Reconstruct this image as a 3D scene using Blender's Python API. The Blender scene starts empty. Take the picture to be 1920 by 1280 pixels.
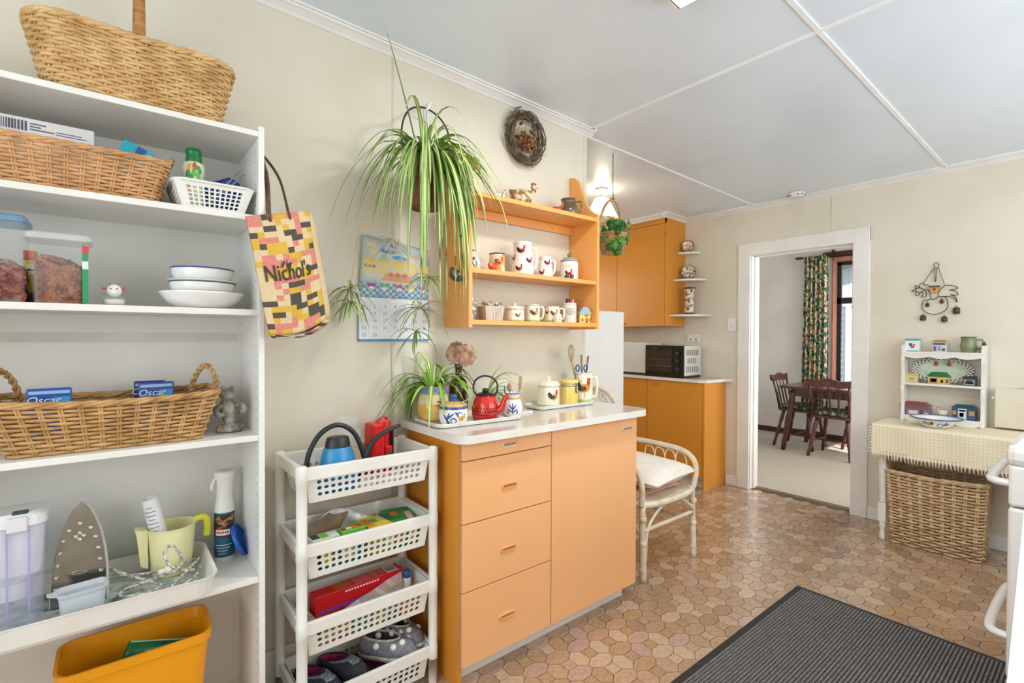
import bpy, bmesh, math, random
from mathutils import Vector, Matrix
random.seed(7)
PI = math.pi
sc = bpy.context.scene
COL = sc.collection

# ------------------------------------------------------------------ camera
F_PX, YAW, PITCH, ROLL = 925.57, 51.0116, -.6863, .2225
CAM = Vector((0.0, -1.9112, 1.301))
_y, _p, _r = (math.radians(a) for a in (YAW, PITCH, ROLL))
FW = Vector((math.cos(_p) * math.cos(_y), math.cos(_p) * math.sin(_y), math.sin(_p)))
RT = Vector((math.sin(_y), -math.cos(_y), 0))
UP = RT.cross(FW)
RT, UP = math.cos(_r) * RT + math.sin(_r) * UP, -math.sin(_r) * RT + math.cos(_r) * UP
camd = bpy.data.cameras.new('camera')
camd.sensor_width = 36
camd.lens = F_PX * 36 / 1920
camd.clip_start = .02
camo = bpy.data.objects.new('camera', camd)
COL.objects.link(camo)
camo.matrix_world = Matrix(((RT.x, UP.x, -FW.x, CAM.x), (RT.y, UP.y, -FW.y, CAM.y), (RT.z, UP.z, -FW.z, CAM.z), (0, 0, 0, 1)))
sc.camera = camo

# ------------------------------------------------------------------ world, sun, daylight, added fill lamps, exposure
world = bpy.data.worlds.new('world')
sc.world = world
world.use_nodes = True
_bg = world.node_tree.nodes['Background']
_bg.inputs[0].default_value = (.6, .75, 1, 1)
_bg.inputs[1].default_value = 1.1

def lamp(name, kind, loc, energy, color=(1, 1, 1), target=None, **kw):
    d = bpy.data.lights.new(name, kind)
    d.energy = energy
    d.color = color
    for k, v in kw.items():
        setattr(d, k, v)
    o = bpy.data.objects.new(name, d)
    COL.objects.link(o)
    o.location = loc
    if target is not None:
        o.rotation_euler = (Vector(target) - Vector(loc)).to_track_quat('-Z', 'Y').to_euler()
    return o

lamp('sun', 'SUN', (2, -8, 6), 8.0, (1, .95, .86), (3.4, -5, 3.8), angle=.01)
lamp('daylight_rear_window', 'AREA', (-1.66, -1.75, 1.5), 34, (.95, .975, 1), (3.5, -1.2, 1.45), shape='RECTANGLE', size=2.0, size_y=1.7)
lamp('added_side_fill', 'AREA', (2.5, -2.72, 1.7), 36, (.95, .975, 1), (2.6, 0, 1.4), shape='RECTANGLE', size=2.6, size_y=1.2)  # added fill lamp inside the right wall, brightens left and door walls
lamp('daylight_dining_window', 'AREA', (6.98, -1.1, 1.55), 46, (.97, .985, 1), (4.5, -.4, .6), shape='RECTANGLE', size=1.6, size_y=1.3)
lamp('daylight_dining_side', 'AREA', (5.6, -2.7, 1.5), 60, (1, .98, .95), (5.7, .5, 1.0), shape='RECTANGLE', size=1.7, size_y=1.5)
lamp('added_nook_fill', 'AREA', (3.1, 2.05, 1.6), 12, (1, .97, .92), (3.2, -.4, 1.0), shape='RECTANGLE', size=1.2, size_y=.9)  # added fill lamp in the nook; the wall behind it is solid
sc.view_settings.view_transform = 'Standard'
sc.view_settings.look = 'None'
sc.view_settings.gamma = 1
sc.view_settings.use_curve_mapping = False
sc.view_settings.exposure = -0.08
sc.cycles.use_denoising = True
sc.cycles.max_bounces = 8
sc.cycles.diffuse_bounces = 4
sc.cycles.glossy_bounces = 3
sc.cycles.use_adaptive_sampling = True
sc.cycles.adaptive_threshold = .04
sc.cycles.transparent_max_bounces = 16
sc.cycles.sample_clamp_indirect = 6

def at(u, v, **k):
    """the point where the photograph's pixel meets the plane x=, y= or z="""
    d = FW + RT * ((u - 960) / F_PX) + UP * ((640 - v) / F_PX)
    (a, val), = k.items()
    i = 'xyz'.index(a)
    return CAM + d * ((val - CAM[i]) / d[i])

def proj(p):
    q = Vector(p) - CAM
    d = q.dot(FW)
    return 960 + F_PX * q.dot(RT) / d, 640 - F_PX * q.dot(UP) / d, d

# ------------------------------------------------------------------ materials
MATS = {}

def lin(h):
    h = h.lstrip('#')
    o = []
    for i in (0, 2, 4):
        c = int(h[i:i + 2], 16) / 255
        o.append(c / 12.92 if c <= .04045 else ((c + .055) / 1.055) ** 2.4)
    return (*o, 1)

def mat(name, c, rough=.5, metal=0, c2=None, ns=6, lo=.4, hi=.62, bump=0, bs=60, bdist=.002, trans=0, coat=0, alpha=1,
        stretch=None, emit=0, spec=.5, sheen=0, detail=3, tex='NOISE'):
    if name in MATS:
        return MATS[name]
    m = bpy.data.materials.new(name)
    m.use_nodes = True
    nt = m.node_tree
    b = nt.nodes['Principled BSDF']
    I = b.inputs
    c1 = lin(c)
    cc2 = lin(c2) if c2 else tuple(x * .9 for x in c1[:3]) + (1,)
    tc = nt.nodes.new('ShaderNodeTexCoord')
    mp = nt.nodes.new('ShaderNodeMapping')
    nt.links.new(tc.outputs['Object'], mp.inputs[0])
    if stretch:
        mp.inputs['Scale'].default_value = stretch
    if tex == 'NOISE':
        n = nt.nodes.new('ShaderNodeTexNoise')
        n.inputs['Scale'].default_value = ns
        n.inputs['Detail'].default_value = detail
        out = n.outputs[0]
    else:
        n = nt.nodes.new('ShaderNodeTexVoronoi')
        n.inputs['Scale'].default_value = ns
        out = n.outputs['Distance']
    nt.links.new(mp.outputs[0], n.inputs['Vector'])
    r = nt.nodes.new('ShaderNodeValToRGB')
    r.color_ramp.elements[0].position = lo
    r.color_ramp.elements[1].position = hi
    r.color_ramp.elements[0].color = c1
    r.color_ramp.elements[1].color = cc2
    nt.links.new(out, r.inputs[0])
    nt.links.new(r.outputs[0], I['Base Color'])
    I['Roughness'].default_value = rough
    I['Metallic'].default_value = metal
    I['Specular IOR Level'].default_value = spec
    I['Transmission Weight'].default_value = trans
    I['Coat Weight'].default_value = coat
    I['Coat Roughness'].default_value = .08 if not name.startswith('vinyl') else .2
    if name.startswith('vinyl'):
        I['Coat IOR'].default_value = 1.8
    I['Alpha'].default_value = alpha
    I['Sheen Weight'].default_value = sheen
    if emit:
        nt.links.new(r.outputs[0], I['Emission Color'])
        I['Emission Strength'].default_value = emit
    if bump:
        n2 = nt.nodes.new('ShaderNodeTexNoise')
        n2.inputs['Scale'].default_value = bs
        n2.inputs['Detail'].default_value = 4
        nt.links.new(mp.outputs[0], n2.inputs['Vector'])
        bp = nt.nodes.new('ShaderNodeBump')
        bp.inputs['Strength'].default_value = bump
        bp.inputs['Distance'].default_value = bdist
        nt.links.new(n2.outputs[0], bp.inputs['Height'])
        nt.links.new(bp.outputs[0], I['Normal'])
    MATS[name] = m
    return m

def flat(h, rough=.45, **k):
    """a plain glazed or printed colour"""
    return mat('colour_' + h.lstrip('#') + ('_%d' % (rough * 100)), h, rough, **k)

# ------------------------------------------------------------------ mesh builder
class MB:
    def __init__(s):
        s.v, s.f, s.mi, s.sm = [], [], [], []

    def add(s, vs, fs, mi=0, smooth=False, M=None):
        o = len(s.v)
        for p in vs:
            p = Vector(p)
            s.v.append(M @ p if M else p)
        for f in fs:
            s.f.append([o + i for i in f])
            s.mi.append(mi)
            s.sm.append(smooth)
        return s

    def bm(s, b, mi=0, smooth=False, M=None):
        b.verts.ensure_lookup_table()
        b.verts.index_update()
        s.add([v.co.copy() for v in b.verts], [[v.index for v in f.verts] for f in b.faces], mi, smooth, M)
        b.free()
        return s

    def box(s, c, d, bev=0, mi=0, M=None, seg=2):
        x, y, z = (a / 2 for a in d)
        if not bev:
            vs = [Vector(c) + Vector((i * x, j * y, k * z)) for i in (-1, 1) for j in (-1, 1) for k in (-1, 1)]
            return s.add(vs, [(0, 1, 3, 2), (4, 6, 7, 5), (0, 4, 5, 1), (2, 3, 7, 6), (0, 2, 6, 4), (1, 5, 7, 3)], mi, False, M)
        b = bmesh.new()
        bmesh.ops.create_cube(b, size=1)
        for v in b.verts:
            v.co = Vector((v.co.x * d[0] + c[0], v.co.y * d[1] + c[1], v.co.z * d[2] + c[2]))
        bmesh.ops.bevel(b, geom=b.edges[:], offset=min(bev, min(d) * .49), segments=seg, profile=.5, affect='EDGES')
        return s.bm(b, mi, False, M)

    def b2(s, lo, hi, bev=0, mi=0, M=None):
        lo, hi = Vector(lo), Vector(hi)
        return s.box((lo + hi) / 2, hi - lo, bev, mi, M)

    def lathe(s, prof, n=24, c=(0, 0, 0), mi=0, M=None, smooth=True, sx=1, sy=1, a0=0):
        vs, fs = [], []
        for r, z in prof:
            for i in range(n):
                a = a0 + 2 * PI * i / n
                vs.append((c[0] + r * math.cos(a) * sx, c[1] + r * math.sin(a) * sy, c[2] + z))
        for k in range(len(prof) - 1):
            for i in range(n):
                j = (i + 1) % n
                fs.append((k * n + i, k * n + j, (k + 1) * n + j, (k + 1) * n + i))
        if prof[0][0] > 1e-6:
            fs.append(tuple(reversed(range(n))))
        if prof[-1][0] > 1e-6 and (prof[-1][1] > prof[0][1] or True):
            fs.append(tuple((len(prof) - 1) * n + i for i in range(n)))
        return s.add(vs, fs, mi, smooth, M)

    def loft(s, rings, mi=0, M=None, smooth=True, cap0=True, cap1=True):
        n = len(rings[0])
        vs = [p for r in rings for p in r]
        fs = []
        for k in range(len(rings) - 1):
            for i in range(n):
                j = (i + 1) % n
                fs.append((k * n + i, k * n + j, (k + 1) * n + j, (k + 1) * n + i))
        if cap0:
            fs.append(tuple(reversed(range(n))))
        if cap1:
            fs.append(tuple((len(rings) - 1) * n + i for i in range(n)))
        return s.add(vs, fs, mi, smooth, M)

    def tube(s, pts, r, n=8, closed=False, mi=0, M=None, smooth=True, flatten=1):
        pts = [Vector(p) for p in pts]
        m = len(pts)
        rr = r if isinstance(r, (list, tuple)) else [r] * m
        rings = []
        prev = None
        for i, p in enumerate(pts):
            if closed:
                t = pts[(i + 1) % m] - pts[i - 1]
            else:
                t = pts[min(i + 1, m - 1)] - pts[max(i - 1, 0)]
            t.normalize()
            if prev is None:
                a = Vector((0, 0, 1)) if abs(t.z) < .9 else Vector((1, 0, 0))
                u = t.cross(a).normalized()
            else:
                u = prev - t * prev.dot(t)
                u.normalize()
            prev = u
            w = t.cross(u)
            rings.append([p + (u * math.cos(2 * PI * k / n) + w * math.sin(2 * PI * k / n) * flatten) * rr[i] for k in range(n)])
        if closed:
            rings.append(rings[0])
            return s.loft(rings, mi, M, smooth, False, False)
        return s.loft(rings, mi, M, smooth)

    def cyl(s, p0, p1, r, r1=None, n=16, mi=0, M=None, smooth=True):
        return s.tube([p0, p1], [r, r if r1 is None else r1], n, mi=mi, M=M, smooth=smooth)

    def ball(s, c, r, n=14, m=8, mi=0, M=None):
        r = r if isinstance(r, (list, tuple)) else (r, r, r)
        rings = []
        for k in range(m + 1):
            t = -PI / 2 + PI * k / m
            rr = max(math.cos(t), .02)
            rings.append([(c[0] + r[0] * rr * math.cos(2 * PI * i / n), c[1] + r[1] * rr * math.sin(2 * PI * i / n), c[2] + r[2] * math.sin(t)) for i in range(n)])
        return s.loft(rings, mi, M)

    def prism(s, poly, d0, d1, axes='xz', mi=0, M=None, smooth=False):
        """a 2-D outline in the named axes, extruded along the third from d0 to d1"""
        a, b = ('xyz'.index(q) for q in axes)
        c = 3 - a - b
        def P(p, d):
            o = [0, 0, 0]
            o[a], o[b], o[c] = p[0], p[1], d
            return o
        n = len(poly)
        vs = [P(p, d0) for p in poly] + [P(p, d1) for p in poly]
        fs = [tuple(range(n)), tuple(reversed(range(n, 2 * n)))]
        fs += [(i, i + n, (i + 1) % n + n, (i + 1) % n) for i in range(n)]
        return s.add(vs, fs, mi, smooth, M)

    def grid(s, P, nu, nv, mi=0, M=None, smooth=True, wrap=False):
        """a surface from P(u,v), u and v in 0..1"""
        vs = [P(i / nu, j / nv) for j in range(nv + 1) for i in range(nu + 1)]
        fs = [(j * (nu + 1) + i, j * (nu + 1) + i + 1, (j + 1) * (nu + 1) + i + 1, (j + 1) * (nu + 1) + i) for j in range(nv) for i in range(nu)]
        if callable(mi):
            k = 0
            o = len(s.v)
            s.add(vs, [], 0, smooth, M)
            for j in range(nv):
                for i in range(nu):
                    s.f.append([o + q for q in fs[k]])
                    s.mi.append(mi(i, j))
                    s.sm.append(smooth)
                    k += 1
            return s
        return s.add(vs, fs, mi, smooth, M)

    def build(s, name, mats, parent=None, solid=0, kind=None, label=None, fix=True, M=None):
        me = bpy.data.meshes.new(name)
        me.from_pydata([tuple(p) for p in s.v], [], s.f)
        mats = mats if isinstance(mats, (list, tuple)) else [mats]
        for m in mats:
            me.materials.append(m)
        me.polygons.foreach_set('material_index', s.mi)
        me.polygons.foreach_set('use_smooth', s.sm)
        if fix:
            b = bmesh.new()
            b.from_mesh(me)
            bmesh.ops.recalc_face_normals(b, faces=b.faces)
            b.to_mesh(me)
            b.free()
        me.update()
        o = bpy.data.objects.new(name, me)
        COL.objects.link(o)
        if M is not None:
            o.matrix_local = M
        if parent:
            o.parent = parent
        if solid:
            md = o.modifiers.new('thickness', 'SOLIDIFY')
            md.thickness = solid
            md.offset = 0
        if not kind and any(q in name for q in STUFFY):
            kind = 'stuff'
        if kind:
            o['kind'] = kind
        if label:
            o['label'] = label
        return o

STUFFY = ('print', 'vents', 'painted', 'fringe', 'crumbs', 'speckle')

def thing(name, label, cat, loc=(0, 0, 0), rz=0, group=None):
    o = bpy.data.objects.new(name, None)
    COL.objects.link(o)
    o.empty_display_size = .05
    o.location = loc
    o.rotation_euler = (0, 0, rz)
    o['label'] = label
    o['category'] = cat
    if group:
        o['group'] = group
    return o

def tag(o, label, cat, group=None):
    o['label'] = label
    o['category'] = cat
    if group:
        o['group'] = group
    return o

def struct(o):
    o['kind'] = 'structure'
    return o

def rrect(w, d, r, n=5, cx=0, cy=0):
    """rounded rectangle outline"""
    r = min(r, w / 2 - 1e-5, d / 2 - 1e-5)
    o = []
    for k, (sx, sy) in enumerate(((1, 1), (-1, 1), (-1, -1), (1, -1))):
        for i in range(n + 1):
            a = k * PI / 2 + PI / 2 * i / n
            o.append((cx + sx * (w / 2 - r) + r * math.cos(a), cy + sy * (d / 2 - r) + r * math.sin(a)))
    return o

def resample(pts, n, closed=True):
    pts = [Vector(p) for p in pts]
    if closed:
        pts = pts + [pts[0]]
    L = [0]
    for a, b in zip(pts, pts[1:]):
        L.append(L[-1] + (b - a).length)
    out, k = [], 0
    for i in range(n):
        t = L[-1] * i / (n if closed else n - 1)
        while k < len(L) - 2 and L[k + 1] < t:
            k += 1
        f = (t - L[k]) / max(L[k + 1] - L[k], 1e-9)
        out.append(pts[k].lerp(pts[k + 1], f))
    return out

def smoothpts(pts, n=6, closed=False):
    """Catmull-Rom through the points"""
    P = [Vector(p) for p in pts]
    m = len(P)
    out = []
    rng = range(m if closed else m - 1)
    for i in rng:
        if closed:
            a, b, c, d = P[i - 1], P[i], P[(i + 1) % m], P[(i + 2) % m]
        else:
            a, b, c, d = P[max(i - 1, 0)], P[i], P[i + 1], P[min(i + 2, m - 1)]
        for k in range(n):
            t = k / n
            out.append(.5 * ((2 * b) + (c - a) * t + (2 * a - 5 * b + 4 * c - d) * t * t + (3 * b - a - 3 * c + d) * t ** 3))
    if not closed:
        out.append(P[-1])
    return out

def text_mesh(name, body, size, m, parent=None, M=None, ext=.0002, align='CENTER', shear=0, label=None, sx=1):
    cu = bpy.data.curves.new('t', 'FONT')
    cu.body = body
    cu.size = size
    cu.extrude = ext
    cu.align_x = align
    cu.align_y = 'CENTER'
    cu.shear = shear
    cu.resolution_u = 3
    ob = bpy.data.objects.new('t', cu)
    COL.objects.link(ob)
    dg = bpy.context.evaluated_depsgraph_get()
    me = bpy.data.meshes.new_from_object(ob.evaluated_get(dg))
    bpy.data.objects.remove(ob)
    bpy.data.curves.remove(cu)
    me.name = name
    me.materials.clear()
    me.materials.append(m)
    if sx != 1:
        for v in me.vertices:
            v.co.x *= sx
    o = bpy.data.objects.new(name, me)
    COL.objects.link(o)
    if M is not None:
        o.matrix_local = M
    if parent:
        o.parent = parent
    if label:
        o['label'] = label
    return o

def frame(o, x, y):
    """matrix whose local x and y run along the given directions"""
    x = Vector(x).normalized()
    y = Vector(y)
    y = (y - x * y.dot(x)).normalized()
    z = x.cross(y)
    return Matrix(((x.x, y.x, z.x, o[0]), (x.y, y.y, z.y, o[1]), (x.z, y.z, z.z, o[2]), (0, 0, 0, 1)))

def ell(cx, cy, rx, ry, rot=0, n=12):
    c, s_ = math.cos(rot), math.sin(rot)
    return [(cx + rx * math.cos(2 * PI * i / n) * c - ry * math.sin(2 * PI * i / n) * s_, cy + rx * math.cos(2 * PI * i / n) * s_ + ry * math.sin(2 * PI * i / n) * c) for i in range(n)]

def wrap(mb, poly, rad, ang, mi=0, lift=.0006, c=(0, 0), sx=1, sy=1):
    """lay a painted 2-D shape (width, height in metres) round a turned surface rad(z) facing ang"""
    cx = sum(p[0] for p in poly) / len(poly)
    cy = sum(p[1] for p in poly) / len(poly)
    def P(p):
        r = rad(p[1]) + lift
        a = ang + p[0] / max(r, .01)
        return (c[0] + r * math.cos(a) * sx, c[1] + r * math.sin(a) * sy, p[1])
    n = len(poly)
    mid = [((p[0] + cx) / 2, (p[1] + cy) / 2) for p in poly]
    vs = [P((cx, cy))] + [P(p) for p in mid] + [P(p) for p in poly]
    fs = [(0, 1 + i, 1 + (i + 1) % n) for i in range(n)] + [(1 + i, 1 + n + i, 1 + n + (i + 1) % n, 1 + (i + 1) % n) for i in range(n)]
    mb.add(vs, fs, mi, True)

def radius_of(prof):
    """radius of a turned profile's outside at a height"""
    def f(z):
        best = 0
        for (r0, z0), (r1, z1) in zip(prof, prof[1:]):
            if min(z0, z1) - 1e-9 <= z <= max(z0, z1) + 1e-9:
                t = 0 if abs(z1 - z0) < 1e-9 else (z - z0) / (z1 - z0)
                best = max(best, r0 + (r1 - r0) * t)
        return best or max(r for r, _ in prof)
    return f

def face(loc):
    return math.atan2(CAM.y - loc[1], CAM.x - loc[0])

def hz(x):
    """the ceiling's height: it falls a little towards the door wall"""
    return 2.5016 - .0241 * x
# ------------------------------------------------------------------ surfaces
WALL = mat('cream_wall_paint', '#e2dbc8', .42, c2='#ddd5c0', ns=3, bump=.12, bs=160, bdist=.001)
CEILM = mat('grey_white_ceiling_paint', '#e4edf6', .3, c2='#dfe9f2', ns=2.5, bump=.06, bs=40, bdist=.002)
TRIMW = mat('white_gloss_trim', '#efeeea', .28, c2='#e9e7e1', ns=5)
WOODW = mat('painted_white_wood', '#eceae1', .35, c2='#e6e3d8', ns=5)
DINW = mat('pale_dining_wall', '#e2dfdb', .6, c2='#dcd8d3', ns=3)
CARPET = mat('beige_carpet', '#b8ab94', .95, c2='#a3967f', ns=110, bump=.8, bs=300, bdist=.004, sheen=.3)
ORANGE = mat('orange_melamine', '#f0ac5e', .38, c2='#edA757', ns=2.5, lo=.3, hi=.75)
ORANGE2 = mat('amber_melamine', '#df9430', .36, c2='#d98d2a', ns=2.5, lo=.3, hi=.75)
PEACH = mat('peach_cabinet_front', '#f8bd86', .4, c2='#f5b67b', ns=1.6, lo=.3, hi=.7)
DARK = mat('dark_gap', '#2a2521', .7)
GROUT = mat('brown_grout', '#5c4836', .5, c2='#5d4a38', ns=30)

# ------------------------------------------------------------------ floor
fl = struct(MB().b2((-1.8, -2.85, -.08), (4.30, 2.1, -.0012)).build('floor', GROUT))
TCOL = [('#c6a586', '#a8886a'), ('#ba9a7a', '#9c7d60'), ('#ab8d6f', '#8e7258'), ('#d1b597', '#b5987b'), ('#c6a693', '#aa8c7a'), ('#bc9b7b', '#9d7e61'), ('#cdb69a', '#b19a7f'), ('#c09d76', '#a2815e')]
TM = [mat('vinyl_tile_%d' % i, a, .3, c2=b, ns=55, lo=.32, hi=.75, detail=6, bump=.2, bs=200, bdist=.0005, coat=.8) for i, (a, b) in enumerate(TCOL)]
TP = .1215
s_, e_ = .42, .075
TSH = {'O': [(s_ / 2, .5 - s_ / 2), (.5, e_), (.5, -e_), (s_ / 2, -.5 + s_ / 2), (-s_ / 2, -.5 + s_ / 2), (-.5, -e_), (-.5, e_), (-s_ / 2, .5 - s_ / 2)],
       'S': [(s_ / 2, s_ / 2), (s_ / 2, -s_ / 2), (-s_ / 2, -s_ / 2), (-s_ / 2, s_ / 2)],
       'H': [(.5 - s_ / 2, s_ / 2), (.5 - s_ / 2, -s_ / 2), (0, -.5 + e_), (-.5 + s_ / 2, -s_ / 2), (-.5 + s_ / 2, s_ / 2), (0, .5 - e_)]}
def tile_outline(sh, k):
    rnd = random.Random(sh + str(k))
    P = [Vector((a * TP, b * TP, 0)) for a, b in TSH[sh]]
    out = []
    for i, p in enumerate(P):
        q = P[(i + 1) % len(P)]
        for t in (0, .33, .66):
            w = p.lerp(q, t)
            w *= 1 - .0017 / max(w.length, .01)
            out.append(w + Vector((rnd.uniform(-1, 1), rnd.uniform(-1, 1), 0)) * .0007)
    return out
TMESH = {}
def tile_mesh(sh, k, c):
    if (sh, k, c) not in TMESH:
        o = tile_outline(sh, k)
        n = len(o)
        me = bpy.data.meshes.new('tile')
        me.from_pydata([tuple(p) for p in o] + [(p.x * 1.004, p.y * 1.004, -.0012) for p in o], [], [tuple(reversed(range(n)))] + [(i, i + n, (i + 1) % n + n, (i + 1) % n) for i in range(n)])
        me.materials.append(TM[c])
        b = bmesh.new(); b.from_mesh(me); bmesh.ops.recalc_face_normals(b, faces=b.faces); b.to_mesh(me); b.free()
        TMESH[(sh, k, c)] = me
    return TMESH[(sh, k, c)]
tiles = []
rt = random.Random(3)
for i in range(-26, 24):
    for j in range(-19, 22):
        for sh, ox, oy in (('O', 0, 0), ('S', 0, .5), ('H', .5, .5)):
            x, y = 1.519 + (i + ox) * TP, -.489 + (j + oy) * TP
            if not (-1.55 < x < 4.24 and -2.65 < y < 2.05) or (y > -.03 and x < 2.04):
                continue
            c = rt.choice((0, 0, 0, 1, 1, 2, 3, 3, 4, 5, 5, 6, 7, 7))
            u, v, d = proj((x, y, 0))
            hid = (1.62 < x < 2.74 and -1.9 < y < -.9) or (.99 < x < 1.99 and y > -.34) or (x < .9 and y > -.32) or (x > 3.9 and y > .3)
            big = -1
            if d > .3 and -20 < u < 1905 and 880 < v < 1300 and not hid:
                u2, v2, _ = proj((x + .03, y, 0)); u3, v3, _ = proj((x, y + .03, 0))
                big = abs((u2 - u) * (v3 - v) - (u3 - u) * (v2 - v)) * {'O': 1, 'S': .28, 'H': .6}[sh]
            tiles.append((big, sh, rt.randrange(3), c, x, y))
tiles.sort(key=lambda t: -t[0])
for big, sh, k, c, x, y in tiles[:296]:
    o = bpy.data.objects.new('tile', tile_mesh(sh, k, c))
    COL.objects.link(o)
    o.location = (x, y, 0)
    o.parent = fl
mb = MB()
for big, sh, k, c, x, y in tiles[296:]:
    o = tile_outline(sh, k)
    n = len(o)
    mb.add([(p.x + x, p.y + y, 0) for p in o], [tuple(reversed(range(n)))], c)
mb.build('tile_field', TM, fl, kind='stuff', fix=False)
fd = struct(MB().b2((4.30, -2.75, -.08), (7.2, 2.3, .006)).build('floor_dining', CARPET))
struct(MB().prism([(4.285, 0), (4.29, .007), (4.335, .009), (4.345, 0)], -.69, .1, 'xz').build('trim_1', mat('bronze_threshold', '#8d7d66', .4, metal=.6)))

# ------------------------------------------------------------------ walls
XE, XD = 2.079, 4.214
def joint(parent, lo, hi):
    return MB().b2(lo, hi).build('joint_strip', mat('wall_joint', '#d3cbb6', .5), parent)
wl = struct(MB().b2((-1.8, 0, 0), (XE, .1, 2.56)).build('wall_left', WALL))
for u in (736,):
    x = at(u, 150, y=0).x
    joint(wl, (x - .004, -.0012, .1), (x + .004, .002, 2.45))
MB().b2((XE - .022, -.004, 0), (XE + .004, .104, hz(XE) - .03), .003).build('corner_strip', mat('cream_corner_strip', '#e4ddc6', .4), wl)
wb = MB()
wb.b2((XD, .09, 0), (XD + .12, 2.1, 2.46)).b2((XD, -2.7, 0), (XD + .12, -.685, 2.46)).b2((XD, -.685, 2.005), (XD + .12, .09, 2.46))
wbk = struct(wb.build('wall_back', [WALL]))
MB().b2((XD + .12, .09, 0), (XD + .128, 2.25, 2.46)).b2((XD + .12, -2.7, 0), (XD + .128, -.685, 2.46)).b2((XD + .12, -.685, 2.005), (XD + .128, .09, 2.46)).build('dining_face', DINW, wbk)
for u, z0 in ((1558, 2.1), (1285, 0)):
    y = at(u, 410, x=XD).y
    joint(wbk, (XD - .0012, y - .004, z0), (XD + .002, y + .004, 2.38))
struct(MB().b2((1.98, 2.1, 0), (4.4, 2.2, 2.5)).build('wall_kitchen', WALL))
struct(MB().b2((1.98, .1, 0), (XE, 2.1, 2.5)).build('wall_nook', WALL))
wr = MB()
wr.b2((-1.8, -2.85, 0), (4.4, -2.75, 1.05)).b2((-1.8, -2.85, 2.3), (4.4, -2.75, 2.56)).b2((-1.8, -2.85, 1.05), (1.2, -2.75, 2.3)).b2((3.9, -2.85, 1.05), (4.4, -2.75, 2.3))  # opening added and positioned to suit the side fill lamp
struct(wr.build('wall_right', WALL))
wq = MB()
wq.b2((-1.8, -2.85, 0), (-1.7, .1, .55)).b2((-1.8, -2.85, 2.35), (-1.7, .1, 2.58)).b2((-1.8, -2.85, .55), (-1.7, -2.55, 2.35)).b2((-1.8, .1 - .1, .55), (-1.7, .1, 2.35))
struct(wq.build('wall_rear', WALL))
# dining room shell
XF = 7.01
wf = MB()
wf.b2((XF, .37, 0), (XF + .15, 2.3, 2.5)).b2((XF, -2.75, 0), (XF + .15, -1.95, 2.5)).b2((XF, -1.95, 0), (XF + .15, .37, .68)).b2((XF, -1.95, 2.27), (XF + .15, .37, 2.5))
struct(wf.build('wall_dining', DINW))
struct(MB().b2((4.33, 2.3, 0), (7.16, 2.4, 2.5)).build('wall_dining_left', DINW))
wd2 = MB()
wd2.b2((4.33, -2.85, 0), (7.16, -2.75, .6)).b2((4.33, -2.85, 2.3), (7.16, -2.75, 2.5)).b2((4.33, -2.85, .6), (4.7, -2.75, 2.3)).b2((6.5, -2.85, .6), (7.16, -2.75, 2.3))
struct(wd2.build('wall_dining_right', DINW))
struct(MB().b2((4.33, -2.85, 2.45), (7.16, 2.4, 2.55)).build('ceiling_dining', mat('white_dining_ceiling', '#efeeea', .6)))
BROWN = mat('dark_stained_wood', '#4a2416', .35, c2='#331509', ns=14, stretch=(1, 6, 6), coat=.2)
MB().b2((XF - .016, .2, .006), (XF, 2.3, .075), .003).build('baseboard_dining', BROWN)['kind'] = 'structure'
MB().b2((XF - .016, -2.75, .006), (XF, .2, .075), .003).build('baseboard_dining_window', BROWN)['kind'] = 'structure'

# ------------------------------------------------------------------ ceiling with its sheets and cover strips
def slab(mb, x0, x1, y0, y1, dz0, dz1, mi=0):
    vs = [(x, y, hz(x) + d) for x in (x0, x1) for y in (y0, y1) for d in (dz0, dz1)]
    mb.add(vs, [(0, 1, 3, 2), (4, 6, 7, 5), (0, 4, 5, 1), (2, 3, 7, 6), (0, 2, 6, 4), (1, 5, 7, 3)], mi)
    return mb
ce = struct(slab(MB(), -1.8, 4.34, -2.85, 2.2, .003, .1).build('ceiling', CEILM))
XJ, YJ = 2.07, (-1.181 - 1.2245, -1.181, .0435, .0435 + 1.2245)
xs = [-1.8, XJ - 2.44, XJ, 4.34]
ys = [-2.85, *YJ, 2.2]
for a, b in zip(xs, xs[1:]):
    for c, d in zip(ys, ys[1:]):
        slab(MB(), a + .002, b - .002, c + .002, d - .002, 0, .006).build('ceiling_panel', CEILM, ce)
STRIP = mat('white_cover_strip', '#fbfbfa', .35)
for x in xs[1:3]:
    slab(MB(), x - .009, x + .009, -2.8, 2.15, -.005, .002).build('cover_strip', STRIP, ce)
for y in YJ:
    slab(MB(), -1.75, 4.2, y - .009, y + .009, -.0055, .002).build('cover_strip', STRIP, ce)
for x, y in ((XJ, -.062), (4.152, -1.181), (4.152, .0435)):
    MB().ball((x, y, hz(x) - .005), .004, 8, 5).build('nail_head', DARK, ce)

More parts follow.
